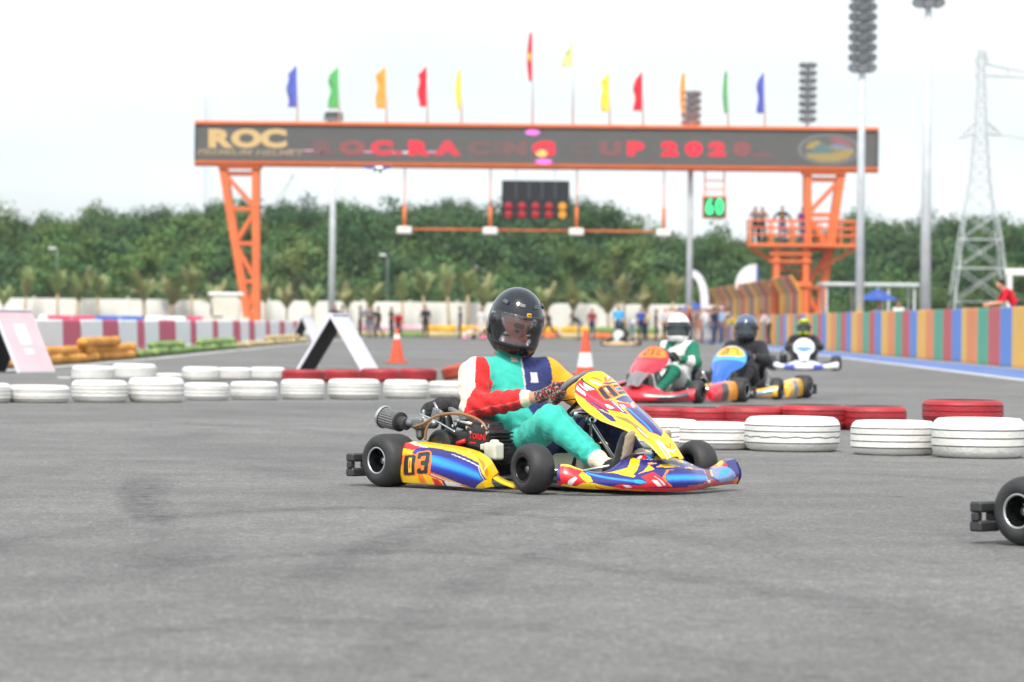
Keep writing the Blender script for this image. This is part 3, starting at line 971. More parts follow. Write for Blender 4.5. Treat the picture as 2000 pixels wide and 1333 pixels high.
for i, (u, v, d, h) in enumerate([(1300, 838, .50, .185), (1372, 839, .50, .185), (1462, 840, .56, .195), (1585, 841, .60, .21), (1704, 842, .585, .21)]):
    tyre(u, v, 'r', ['red tyre farthest left of the right-hand row, behind the fairing', 'red tyre behind the white tyre by the fairing', 'red tyre behind the left shoulder of the large zigzag tyre', 'red tyre with black top behind the large zigzag white tyre', 'red tyre standing free in the gap between white tyres'][i], G5, d, h, var=i)
tyre(1880, 872, 'r', 'red tyre lying on another one behind the white tyres at the right', G5, .62, .175, .168, var=1)
tyre(1880, 872, 'r', 'red tyre underneath the raised red one behind the white tyres', G5, .62, .165, 0.0, var=2)

# ---- traffic cones
M_cone = mat('orange_cone_plastic', lin(232, 84, 50), .5, dirt=lin(200, 80, 55), dirt_amt=.5, scale=7)
M_collar = mat('white_cone_collar', (.75, .74, .73), .4, noise=.08, scale=9)
def cone(u, v, h, label, col0, col1):
    p = gp(u, v)
    t = empty('traffic_cone', (p.x, p.y, 0), .3); tag(t, label, 'cone', 'traffic cones on the track')
    MB().box((0, 0, .02), (.38, .38, .04), bev=.012).obj('base', M_cone, t)
    rr = lambda z: .155 - (.155 - .032) * (z - .04) / (h - .04)
    body = MB().lathe([(0, .041), (rr(.04), .041), (rr(col0 * h), col0 * h), (rr(col1 * h), col1 * h), (rr(h), h), (rr(h) * .7, h + .006), (0, h + .006)], 28)
    auto_smooth(body.obj('body', M_cone, t))
    MB().lathe([(rr(col0 * h) + .004, col0 * h), (rr(col1 * h) + .004, col1 * h)], 28).obj('collar', M_collar, t, True)
cone(775, 709, .72, 'orange traffic cone with narrow white collar left of the driver', .70, .84)
cone(1143, 733, .76, 'orange traffic cone with broad white collar behind the steering wheel', .18, .50)

# ---- folding advertising boards
M_board_white = mat('board_white_print', (.70, .69, .76), .45, noise=.06, scale=2)
M_board_dark = mat('board_dark_back', (.035, .034, .04), .8)
M_board_pink = mat('board_pink_print', lin(230, 190, 196), .45, noise=.05, scale=3)
M_board_pale = mat('board_pale_print', lin(236, 222, 232), .45)
def a_board(loc, rz, w, h, spread, label, face, print_=False):
    t = empty('folding_board', loc, rz); tag(t, label, 'sign', 'folding boards on the track')
    ang = math.atan2(spread / 2, h); L = math.hypot(spread / 2, h)
    for sg in (-1, 1):
        Mx = Matrix.Rotation(-sg * ang, 3, 'Y')
        c = Vector((sg * spread / 4, 0, h / 2))
        o = MB().box(c, (.045, w, L), Mx, .006).obj('panel', M_board_white, t)
        out = Mx @ Vector((sg * .0255, 0, 0))
        MB().box(c + out, (.004, w - .06, L - .06), Mx).obj('printed_face', face, o)
        MB().box(c - out, (.004, w - .05, L - .05), Mx).obj('dark_inside', M_board_dark, o)
        if print_:
            for dz, hh, ww in ((.12, .36, .34), (-.18, .10, .26)):
                q = Mx @ Vector((sg * .029, 0, dz))
                MB().box(c + q, (.003, ww, hh), Mx).obj('print', M_board_pale, o)
    MB().box((0, 0, h + .012), (.10, w, .03), None, .008).obj('hinge', M_board_white, t)
    return t
p = gp(657, 745)
a_board((p.x, p.y + .4, 0), R(-15), .78, .96, 1.18, 'white folding board with dark inside standing behind the tyres', M_board_white)
p = gp(14, 729)
a_board((p.x, p.y + .5, 0), R(-26), 1.05, .98, .95, 'pink printed folding board at the left edge of the picture', M_board_pink, True)
p = gp(598, 668)
a_board((p.x, p.y, 0), R(-20), 1.0, 1.05, 1.0, 'small far white folding board at the end of the striped barrier', M_board_white)

# ---- feather flags, sun shades, shelter, white frame behind the right-hand wall
M_pole = mat('galvanised_steel', (.58, .61, .63), .5, .1, noise=.1, scale=2)
M_sail = mat('white_flag_cloth', (.74, .74, .80), .8, noise=.05, scale=3)
M_sail_blue = mat('blue_flag_cloth', lin(45, 85, 160), .8)
def feather(u, v, Y, H, W, lean, label, cut=0):
    p = pt(u, v, Y)
    t = empty('feather_flag', (p.x, Y, 0)); tag(t, label, 'flag', 'feather flags behind the fence')
    z0 = p.z - H
    MB().tube([(0, 0, 0), (0, 0, z0 + H * .5), (0, 0, p.z)], [.03, .025, .014], 8).obj('pole', M_pole, t, True)
    n_ = 14; sg = 1 if lean > 0 else -1
    out = [(sg * W * math.sin(i * math.pi / 2 / n_), z0 + H * math.cos(i * math.pi / 2 / n_) ** .8) for i in range(n_ + 1)]
    inn = [(sg * W * cut * math.sin(i * math.pi / 2 / n_), z0 + H * (1 - cut * .35) * max(0, math.cos(i * math.pi / 2 / n_)) ** .8) for i in range(n_, -1, -1)]
    MB().prism(out + inn if cut > 0 else out + [(0, z0)], -.006, .006, Matrix(((1, 0, 0), (0, 0, 1), (0, 1, 0)))).obj('cloth', M_sail, t)
    MB().box((-sg * .07, 0, z0 + H * .5), (.14, .03, H * .8), None, .01).obj('trim', M_sail_blue, t)
feather(1350, 527, 205, 2.0, .95, 1, 'narrow curved white feather flag by the grey lamp post', .55)
feather(1477, 516, 205, 1.35, 1.12, -1, 'white feather flag with blue edge above the painted fence')

M_shade = mat('blue_parasol_cloth', lin(45, 82, 165), .8, noise=.12, scale=4)
def parasol(loc, rad, h, label, m=None):
    t = empty('parasol', loc); tag(t, label, 'parasol')
    mb = MB()
    prof = [(.02, h), (rad * .5, h - rad * .22), (rad, h - rad * .48)]
    V, F = [(0, 0, h + .02)], []
    for r_, z_ in prof[1:]:
        for k_ in range(8): V.append((r_ * math.cos(k_ * math.pi / 4), r_ * math.sin(k_ * math.pi / 4), z_))
    for k_ in range(8):
        F.append((0, 1 + k_, 1 + (k_ + 1) % 8)); F.append((1 + k_, 9 + k_, 9 + (k_ + 1) % 8, 1 + (k_ + 1) % 8))
    o = mb.add(V, F).obj('canopy', m or M_shade, t)
    md = o.modifiers.new('thick', 'SOLIDIFY'); md.thickness = .01
    MB().tube([(0, 0, 0), (0, 0, h + .08)], .02, 8).obj('pole', M_pole, t, True)
    for k_ in range(8):
        g = k_ * math.pi / 4
        MB().tube([(0, 0, h - .02), (rad * math.cos(g) * .98, rad * math.sin(g) * .98, h - rad * .48 - .005)], .006, 5).obj('rib', M_pole, t)
p = gp(1355, 663); parasol((p.x, p.y, 0), 1.05, 2.15, 'blue parasol over the crowd by the grey lamp post')
p = pt(1714, 566, 150); parasol((p.x, 150, 0), .85, p.z, 'blue parasol over the seated people beyond the striped wall')

M_roof = mat('pale_roof_sheet', (.55, .60, .62), .5, noise=.08, scale=1)
t = empty('shelter', (pt(1695, 560, 172).x, 172, 0)); tag(t, 'low shelter with a pale flat roof beyond the striped wall', 'shelter')
MB().box((0, 0, 2.72), (4.3, 3.0, .16), bev=.03).obj('roof', M_roof, t)
for sx in (-1.95, -.6, .8, 1.95):
    for sy in (-1.3, 1.3):
        MB().box((sx, sy, 1.32), (.1, .1, 2.64)).obj('post', M_pole, t)
MB().box((0, 1.2, .85), (4.0, .06, .9)).obj('back_rail', M_pole, t)
t = empty('white_frame', (pt(2010, 560, 118).x, 118, 0)); tag(t, 'white steel portal frame at the right edge beyond the striped wall', 'frame')
M_white_steel = mat('white_steel', (.74, .74, .72), .5)
MB().box((0, 0, 2.58), (1.5, .18, .22), bev=.02).obj('beam', M_white_steel, t)
for sx in (-.6, .6): MB().box((sx, 0, 1.235), (.16, .16, 2.47), bev=.02).obj('post', M_white_steel, t)

# ---- cream utility cart by the gantry leg
M_cream = mat('cream_paint', (.66, .63, .53), .4, noise=.06, scale=2, coat=.3)
M_dark = mat('dark_plastic', (.02, .02, .022), .5)
M_glass = mat('dark_glass', (.03, .035, .04), .08, spec=.8)
t = empty('golf_cart', (pt(441, 600, 166).x, 166, .08), R(4)); tag(t, 'cream golf cart with rounded roof left of the orange gantry leg', 'cart')
MB().box((0, 0, 1.88), (1.55, 1.2, .18), bev=.07).obj('roof', M_collar, t)
for sx in (-.6, .55):
    for sy in (-.48, .48): MB().tube([(sx, sy, .8), (sx * 1.02, sy, 1.82)], .025, 6).obj('post', M_cream, t, True)
b_ = MB().prism([(-1.05, .32), (1.05, .32), (1.12, .55), (1.0, .86), (.62, .95), (.5, .55), (-.1, .5), (-.2, .85), (-.95, .9), (-1.1, .6)], -.55, .55, Matrix(((1, 0, 0), (0, 0, 1), (0, 1, 0)))).obj('body', M_cream, t)
MB().box((-.35, 0, .95), (.5, 1.0, .14), bev=.04).obj('seat', M_dark, t)
MB().box((-.6, 0, 1.2), (.12, 1.0, .45), bev=.04).obj('backrest', M_dark, t)
MB().box((.60, 0, 1.38), (.02, .98, .80), Matrix.Rotation(R(-12), 3, 'Y')).obj('windscreen', M_glass, t)
for sy in (-.545, .545): MB().box((-.02, sy, 1.36), (1.08, .02, .84), None, .004).obj('side_curtain', M_cream, t)
for sx in (-.72, .72):
    for sy in (-.5, .5):
        w = MB().lathe([(.0, -.09), (.16, -.09), (.225, -.06), (.23, 0), (.225, .06), (.16, .09), (0, .09)], 20, (sx, sy, .23), Matrix.Rotation(R(90), 3, 'X')).obj('wheel', M_t_black, t, True)
# ================================================================ the start gantry
GY_ = 179.0
def gxz(u, v, Y=GY_):
    p = pt(u, v, Y); return p.x, p.z
M_orange = mat('orange_steel_paint', lin(226, 116, 62), .55, dirt=lin(205, 100, 60), dirt_amt=.6, scale=1.5)
M_led = mat('led_screen_off', (.105, .105, .102), .8, noise=.03, scale=1.5)
x0, zt = gxz(1048, 243.5)[0], gxz(1048, 243.5)[1]
zb = gxz(1048, 329)[1]
xl, xr = gxz(380, 280)[0], gxz(1716, 293)[0]
gan = empty('start_gantry', ((xl + xr) / 2, GY_, 0))
tag(gan, 'orange start gantry with a long dark LED screen across the track', 'gantry')
gx0 = (xl + xr) / 2
def G(u, v, dy=0.0):
    x, z = gxz(u, v); return Vector((x - gx0, dy, z))
hw = (xr - xl) / 2
beam = MB().box((0, .80, (zt + zb) / 2), (2 * hw - .06, 1.3, zt - zb - .02), None, .02).obj('beam', M_orange, gan)
scr = MB().box((0, .09, (zt + zb) / 2 + .03), (2 * hw - .10, .12, zt - zb - .36), None, .01).obj('screen', M_led, gan)
MB().box((0, .03, zt - .06), (2 * hw, .22, .16), None, .02).obj('top_rail', M_orange, gan)
MB().prism([(-.08, .19), (.14, .19), (.14, -.06), (.10, -.06), (-.08, .10)], -hw, hw, Matrix(((0, 0, 1), (1, 0, 0), (0, 1, 0))), (0, .0, zb)).obj('bottom_rail', M_orange, gan)
for sx in (-1, 1): MB().box((sx * (hw - .035), .04, (zt + zb) / 2), (.08, .2, zt - zb - .32), None, .01).obj('side_rail', M_led, gan)

FACE = Matrix.Rotation(R(90), 4, 'X')
def screen_text(body, u, v, size, m, sx=1.0, bold=.012, shear=0.0, name='letter'):
    p = G(u, v, .02)
    return text(name, body, m, scr, Matrix.Translation(p) @ FACE, size, sx, .004, bold, shear)
M_gold = glow('gold_led', (.52, .36, .16), .52)
M_gold2 = glow('dim_gold_led', (.34, .26, .17), .45)
def red_led(k):
    m, nt, b = new_mat('red_led_%02d' % int(k * 100))
    b.inputs['Base Color'].default_value = (.105, .105 - .09 * k, .102 - .08 * k, 1); b.inputs['Roughness'].default_value = .8
    b.inputs['Emission Color'].default_value = (1, .03, .06, 1); b.inputs['Emission Strength'].default_value = .42 * k
    return m
for ch, u, sx in (('R', 427, 1.42), ('O', 481, 1.42), ('C', 534, 1.42)):
    screen_text(ch, u, 272.5, 1.10, M_gold, sx * 1.08, .065)
screen_text('PREMIUM HELMET', 487, 298.5, .36, M_gold2, 1.72, .006, .25, 'small_print')
for ch, u, k in [('R', 630, .10), ('O', 688, .25), ('C', 745, .75), ('.', 778, .6), ('R', 815, .95), ('A', 874, .75), ('C', 935, .10), ('I', 972, .06), ('N', 1006, .12), ('G', 1062, .95),
                 ('C', 1136, .03), ('U', 1192, .16), ('P', 1240, .85), ('2', 1308, 1.0), ('0', 1355, 1.0), ('2', 1401, .85), ('0', 1449, .22)]:
    v = 290.5 + (u - 1048) * .0101 * .0 + (u - 700) * .0035
    screen_text(ch, u, v, .82, red_led(k), 1.66, .075)
def screen_bar(u0, u1, v, th, m, name='led_streak'):
    a, b_ = G(u0, v), G(u1, v)
    MB().box(((a.x + b_.x) / 2, .024, a.z), (b_.x - a.x, .006, th)).obj(name, m, scr)
M_pinkled = glow('pink_led', (.75, .32, .50), .6); M_whiteled = glow('white_led', (.8, .7, .75), .7)
M_magenta = glow('magenta_led', (.65, .14, .55), .7); M_amberled = glow('amber_led', (.95, .36, .10), .8)
screen_bar(562, 612, 294, .05, M_pinkled); screen_bar(700, 735, 297, .05, M_pinkled)
screen_bar(768, 802, 298, .06, M_whiteled); screen_bar(835, 862, 297, .05, M_pinkled); screen_bar(1470, 1508, 303, .045, red_led(.5))
def disc(u, v, rx, rz, m, name, dy=.022, poly=None):
    c = G(u, v)
    pts = poly or [(rx * math.cos(2 * math.pi * i / 28), rz * math.sin(2 * math.pi * i / 28)) for i in range(28)]
    return MB().prism(pts, -.003, .003, Matrix(((1, 0, 0), (0, 0, 1), (0, 1, 0))), (c.x, dy, c.z)).obj(name, m, scr)
disc(1040, 259, .34, .13, M_magenta, 'led_burst'); disc(1062, 316, .40, .12, M_magenta, 'led_burst'); disc(1058, 300, .26, .16, M_amberled, 'led_burst', .012)
M_em = {k: glow('emblem_' + k, c, .5) for k, c in {'rim': (.20, .20, .21), 'dark': (.10, .10, .10), 'gold': (.30, .22, .08), 'teal': (.10, .16, .16), 'red': (.28, .10, .10), 'blue': (.16, .20, .30)}.items()}
disc(1619, 292, 1.42, .70, M_em['rim'], 'emblem_rim', .026); disc(1619, 292, 1.33, .64, M_em['dark'], 'emblem_field', .021)
disc(1619, 292, 1, 1, M_em['gold'], 'emblem_shape', .015, [(-1.12, .02), (-.9, .32), (-.55, .42), (-.2, .2), (.2, .1), (1.15, .05), (1.2, -.1), (.9, -.42), (.3, -.58), (-.4, -.58), (-1.0, -.38), (-1.05, -.18), (.2, -.12), (.8, -.05), (-.2, -.02)])
disc(1619, 292, 1, 1, M_em['teal'], 'emblem_shape', .010, [(-.95, -.22), (-.6, .15), (-.25, .34), (-.05, .12), (.35, -.05), (.2, -.18)])
disc(1619, 292, 1, 1, M_em['red'], 'emblem_shape', .012, [(-.1, .46), (.35, .55), (.9, .38), (1.18, .1), (.8, .2), (.35, .30)])
disc(1619, 292, 1, 1, M_em['blue'], 'emblem_shape', .008, [(.0, .24), (.4, .26), (.95, .12), (1.2, .0), (.7, .03), (.3, .05)])

def leg_bar(a, b_, w, name, dy=0.0):
    MB().bar(Vector((a.x, a.y + dy, a.z)), Vector((b_.x, b_.y + dy, b_.z)), w, w, .01).obj(name, M_orange, gan)
for dy in (.35, 1.2):
    for (ta, ba, tv, tb, sgn) in (((433, 338), (489, 668), (498, 338), (499, 668), 1), ((1646, 346), (1592, 676), (1579, 346), (1578, 676), -1)):
        A_, B_ = G(*ta, dy), G(*ba, dy); C_, D_ = G(*tv, dy), G(*tb, dy)
        A_.z = C_.z = zb - .0; B_.z = D_.z = 0.0
        leg_bar(A_, B_, .36, 'chord'); leg_bar(C_, D_, .34, 'chord')
        lev = [.045, .25, .45, .67, .86]
        P = [(A_.lerp(B_, t), C_.lerp(D_, t)) for t in lev]
        for a, c in P: leg_bar(a, c, .19, 'brace', .004)
        for i in range(len(P) - 1):
            if i % 2 == 0: leg_bar(P[i][0], P[i + 1][1], .18, 'diagonal', .012)
            else: leg_bar(P[i][1], P[i + 1][0], .18, 'diagonal', .012)
for sx in (-1, 1):
    cx = G(498 if sx < 0 else 1579, 338).x
    MB().box((cx - sx * -.0 + sx * .75, .78, zb - .06), (2.0, 1.5, .12), None, .02).obj('head_plate', M_orange, gan)

# ---- lattice stair and platform at the right-hand leg
plat = empty('steel_platform', (G(1567, 480).x + gx0, GY_, 0))
tag(plat, 'orange steel viewing platform with railings and stair at the right gantry leg', 'platform')
ox = G(1567, 480).x
def Pp(u, v, dy): g = G(u, v); return Vector((g.x - ox, dy, g.z))
zd = Pp(1567, 480, 0).z
MB().box((0, .1, zd), (5.05, 2.2, .16), None, .015).obj('deck', M_orange, plat)
for dy in (-.95, 1.15):
    for v in (432, 446, 460):
        a, b_ = Pp(1463, v, dy), Pp(1669, v, dy)
        a.z = b_.z = Pp(1567, v, dy).z
        MB().bar(a, b_, .075).obj('rail', M_orange, plat)
    for u in (1463, 1506, 1548, 1600, 1640, 1669):
        a = Pp(u, 432, dy)
        MB().bar(Vector((a.x, dy + .003, zd + .08)), Vector((a.x, dy + .003, Pp(1567, 430, dy).z)), .085).obj('rail_post', M_orange, plat)
for u in (1463, 1669):
    for v in (432, 446, 460):
        z = Pp(1567, v, 0).z
        MB().bar((Pp(u, v, 0).x, -.9, z), (Pp(u, v, 0).x, 1.1, z), .07).obj('rail', M_orange, plat)
for u0, u1 in ((1672, 1604), (1464, 1530)):
    a, b_ = Pp(u0, 490, .0), Pp(u1, 524, .0); a.z = zd - .09
    MB().bar(a, b_, .16).obj('bracket', M_orange, plat)
for u in (1515, 1572):
    a = Pp(u, 488, -.6)
    MB().bar(Vector((a.x, -.6, zd - .1)), Vector((a.x, -.6, 0)), .26).obj('stair_post', M_orange, plat)
    MB().bar(Vector((a.x, .9, zd - .1)), Vector((a.x, .9, 0)), .22).obj('stair_post', M_orange, plat)
zl = np.linspace(zd - .3, .3, 15)
for i, z in enumerate(zl):
    a, b_ = Pp(1517, 500, 0), Pp(1570, 500, 0)
    yy = -.5 + 1.25 * (i % 5) / 4
    MB().box(((a.x + b_.x) / 2, yy, z), (b_.x - a.x, .30, .08)).obj('tread', M_orange, plat)
for v in (497, 511, 556):
    a, b_ = Pp(1500, v, -.75), Pp(1583, v, -.75); a.z = b_.z = Pp(1540, v, 0).z
    MB().bar(a, b_, .10 if v < 550 else .2).obj('stair_rail', M_orange, plat)

# ---- start lights
M_sig = mat('signal_black', (.010, .012, .017), .6, noise=.2, scale=3)
M_slot = mat('signal_slot_grey', (.05, .055, .065), .6)
M_redlamp = mat('red_signal_lens', lin(165, 24, 38), .25, spec=.7)
M_amblamp = glow('amber_signal_lens', (.75, .33, .02), .35)
sg0 = G(1046, 390)
sig = empty('start_lights', (sg0.x + gx0, GY_ + .2, 0)); tag(sig, 'black start light panel with red and amber lamps hanging under the gantry', 'traffic light')
zc_ = sg0.z; Wd, Ht = 132 / 41.9, 74 / 41.9
MB().box((0, .1, zc_), (Wd, .30, Ht), None, .03).obj('housing', M_sig, sig)
for i in range(6):
    MB().box((-Wd / 2 + .05 + i * (Wd - .1) / 5, -.075, zc_ + Ht * .25), (.10, .06, Ht * .46), None, .01).obj('fin', M_slot if 0 < i < 5 else M_sig, sig)
for row in range(2):
    for i in range(5):
        cx = -Wd / 2 + Wd * (i + .5) / 5; cz = zc_ - Ht * (.17 + .22 * row)
        l = MB().lathe([(0, .04), (.12, .03), (.20, 0)], 20, (cx, -.052, cz), Matrix.Rotation(R(90), 3, 'X')).obj('lamp', M_amblamp if i == 4 else M_redlamp, sig, True)
        MB().lathe([(.215, -.02), (.22, .05), (.205, .05), (.20, -.02)], 20, (cx, -.05, cz), Matrix.Rotation(R(90), 3, 'X')).obj('hood', M_sig, l, True)
for sx in (-.9, .9): MB().tube([(sx, .1, zc_ + Ht / 2), (sx, .1, zb - .01)], .022, 6).obj('hanger', M_pole, sig)

# ---- hanging bar with white sensor boxes
M_boxw = mat('white_sensor_box', (.76, .74, .70), .5)
hb = empty('sensor_bar', (gx0 + G(1043, 450).x, GY_ + .5, 0)); tag(hb, 'thin orange bar with four white boxes hanging under the gantry', 'sensor bar')
hx = G(1043, 450).x; zs = G(1043, 452).z
for u in (789, 957, 1126, 1297):
    x = G(u, 452).x - hx
    MB().tube([(x, 0, zs + .15), (x, 0, zb - .01)], .028, 8).obj('hanger', M_orange, hb, True)
    MB().tube([(x, 0, zs + .15), (x, 0, zs + 1.15)], .085, 8).obj('sleeve', M_orange, hb, True)
    MB().box((x, 0, zs), (.70, .5, .34), None, .05).obj('box', M_boxw, hb)
for u0, u1 in ((789, 957), (957, 1126), (1126, 1297)):
    a, b_ = G(u0, 452).x - hx, G(u1, 452).x - hx
    MB().tube([(a + .36, 0, zs + .05), (b_ - .36, 0, zs + .05)], .045, 8).obj('bar', M_orange, hb, True)

# ---- countdown display
cd0 = G(1396, 405)
cd = empty('countdown_display', (cd0.x + gx0, GY_ + .3, 0)); tag(cd, 'green LED countdown display reading 60 hanging under the gantry', 'display')
MB().box((0, .08, cd0.z), (1.12, .22, 1.06), None, .02).obj('housing', M_orange, cd)
M_gdark = glow('green_led_field', (.03, .12, .06), .35); M_green = glow('green_led', (.06, .95, .28), .75)
MB().box((0, -.045, cd0.z), (1.0, .03, .92)).obj('panel', M_gdark, cd)
for ch, dx in (('6', -.235), ('0', .235)):
    text('digit', ch, M_green, cd, Matrix.Translation((dx, -.066, cd0.z)) @ FACE, 1.02, .72, .003, .025)
for sx in (-.45, .45): MB().tube([(sx, .08, cd0.z + .53), (sx, .08, zb - .01)], .035, 8).obj('hanger', M_orange, cd)
for z in (cd0.z + .85, cd0.z + 1.25): MB().tube([(-.45, .085, z), (.45, .085, z)], .03, 8).obj('rung', M_orange, cd)

# ---- flags on the gantry
M_fpole = mat('pale_flag_pole', (.62, .68, .70), .5)
FLAG = {'blue': lin(88, 100, 190), 'green': lin(95, 180, 105), 'orange': lin(245, 165, 75), 'red': lin(222, 40, 62), 'yellow': lin(250, 215, 75), 'pale_yellow': lin(235, 232, 150)}
M_flag = {k: mat(k + '_flag_cloth', c, .8, noise=.06, scale=3) for k, c in FLAG.items()}
flags = [(580, 125, 208, 18, 'blue', 'leftmost blue flag on the gantry'), (662, 127, 210, 18, 'green', 'green flag left of the orange one on the left half of the gantry'),
         (755, 127, 210, 18, 'orange', 'orange flag on the left half of the gantry'), (835, 127, 207, 16, 'red', 'red wavy flag on the left half of the gantry'),
         (902, 135, 212, 10, 'yellow', 'narrow yellow flag on the left half of the gantry'), (1042, 62, 157, 10, 'red', 'tall narrow red flag with a yellow star at the middle of the gantry'),
         (1121, 66, 128, 20, 'pale_yellow', 'tall pale yellow pennant right of the middle of the gantry'), (1193, 140, 217, 15, 'yellow', 'yellow flag on the right half of the gantry'),
         (1258, 137, 215, 16, 'red', 'red flag on the right half of the gantry'), (1342, 140, 222, 10, 'orange', 'narrow orange flag before the lamp stack on the gantry'),
         (1425, 137, 220, 9, 'green', 'narrow green flag on the right half of the gantry'), (1497, 137, 220, 13, 'blue', 'rightmost blue flag on the gantry')]
for i, (u, v0, v1, w, col, lab) in enumerate(flags):
    top, bot = G(u, v0), G(u, v1)
    t = empty('flag', (top.x + gx0, GY_ + .8, zt)); tag(t, lab, 'flag', 'flags on the gantry')
    H1 = top.z - zt; H0 = bot.z - zt; Wf = w / 41.9
    MB().tube([(0, 0, -.02), (0, 0, H1 + .1)], [.045, .03], 8).obj('pole', M_fpole, t, True)
    r = np.random.default_rng(500 + i); ns, nz = 9, 26
    Vv, Ff = [], []
    ph = r.uniform(0, 6)
    for a in range(nz + 1):
        f = a / nz; z = H1 + (H0 - H1) * f
        wide = Wf * (1 if col != 'pale_yellow' else (.05 + 1.1 * f)) * (1 + .13 * math.sin(f * 9 + ph))
        if w <= 10: wide = Wf * (.25 + .75 * math.sin(math.pi * (.12 + .75 * f)))
        for b2 in range(ns + 1):
            g = b2 / ns
            Vv.append((-.045 - wide * g, .11 * math.sin(g * 7 + f * 5 + ph) * g + .02, z - .42 * g * (1 - f) ** 1.5 * (w > 12)))
    for a in range(nz):
        for b2 in range(ns):
            k_ = a * (ns + 1) + b2; Ff.append((k_, k_ + 1, k_ + ns + 2, k_ + ns + 1))
    o = link('cloth', mesh_np('cloth', Vv, Ff, M_flag[col]), t)
    md = o.modifiers.new('thick', 'SOLIDIFY'); md.thickness = .008
    if i == 5:
        pts = [(.10 * (1 if k_ % 2 == 0 else .42) * math.sin(k_ * math.pi / 5), .30 * (1 if k_ % 2 == 0 else .42) * math.cos(k_ * math.pi / 5)) for k_ in range(10)]
        MB().prism(pts, -.004, .004, Matrix(((1, 0, 0), (0, 0, 1), (0, 1, 0))), (-.045 - Wf * .5, -.12, (H0 + H1) / 2)).obj('star', M_flag['yellow'], t)
    if i == 6:
        MB().tube([(-.5, .02, H0 - .05), (-.62, .02, H0 - .9)], [.035, .02], 6).obj('tassel', M_flag['pale_yellow'], t)

# ---- floodlight posts
M_lamp_body = mat('lamp_housing', (.09, .095, .105), .45, .3)
M_lamp_glass = mat('lamp_glass', (.62, .64, .66), .2, spec=.8)
M_lamp_rim = mat('lamp_reflector', (.30, .32, .34), .35, .6)
lamp_body_me = MB().lathe([(0, .12), (.10, .12), (.13, .07), (.24, -.02), (.255, -.06), (.225, -.06)], 16).mesh('floodlight', M_lamp_body, True)
lamp_glass_me = MB().lathe([(.225, -.05), (.12, -.035), (0, -.03)], 16).mesh('lens', M_lamp_glass, True)
def light_post(u, Y, top, r0, r1, tiers, label, head=None):
    x = pt(u, 600, Y).x
    t = empty('floodlight_post', (x, Y, 0)); tag(t, label, 'lamp post', 'floodlight posts around the track')
    MB().tube([(0, 0, 0), (0, 0, top * .5), (0, 0, top)], [r0, (r0 + r1) / 2, r1], 14).obj('pole', M_pole, t, True)
    for k_ in range(tiers):
        z = top - .18 - k_ * (.335 if Y < 190 else .40)
        MB().tube([(-.18, 0, z), (.18, 0, z)], .03, 6).obj('arm', M_lamp_body, t)
        for sx, sy in ((-.25, -.08), (.25, -.08), (0, -.26), (-.12, .26), (.12, .26)) if not head else ((-.30, -.1), (.0, -.26), (.30, -.1), (0, .28)):
            o = link('floodlight', lamp_body_me, t, (sx, sy, z))
            o.rotation_euler = (R(-38) if sy < 0 else R(35), R(14 if sx < 0 else -14), 0)
            o.scale = (.88, .88, .88)
            link('lens', lamp_glass_me, o)
    if head:
        MB().lathe([(0, .16), (.35, .14), (.52, .04), (.50, -.04), (.30, -.06), (0, -.06)], 20, (0, 0, top + .02)).obj('crown_ring', M_lamp_body, t, True)
light_post(648, 203, 11.75, .21, .12, 1, 'grey lamp post with a single lamp head behind the left part of the gantry', True)
light_post(1346, 180, 11.85, .17, .11, 5, 'grey lamp post rising behind the countdown display')
light_post(1573, 200, 14.6, .17, .10, 8, 'lamp post with a stack of floodlights behind the right gantry leg')
light_post(1679, 127, 11.95, .155, .10, 8, 'lamp post right of the gantry with a tall floodlight stack')
light_post(1807, 122, 11.35, .19, .105, 1, 'tall grey lamp post with a flat lamp head at the right', True)

# ---- small street lamps in front of the wood
for u, v, lab in ((112, 486, 'small street lamp before the wood at the far left'), (757, 499, 'small street lamp before the wood right of the grey lamp post')):
    p = pt(u, v, 236.5)
    t = empty('street_lamp', (p.x, 236.5, 0)); tag(t, lab, 'street lamp', 'street lamps before the wood')
    MB().tube([(0, 0, 0), (0, 0, p.z - .4), (-.05, 0, p.z - .08), (-.18, 0, p.z)], [.06, .045, .035, .03], 8)  .obj('pole', M_lamp_rim, t, True)
    MB().box((-.30, 0, p.z), (.46, .22, .15), None, .05).obj('head', M_lamp_glass, t)

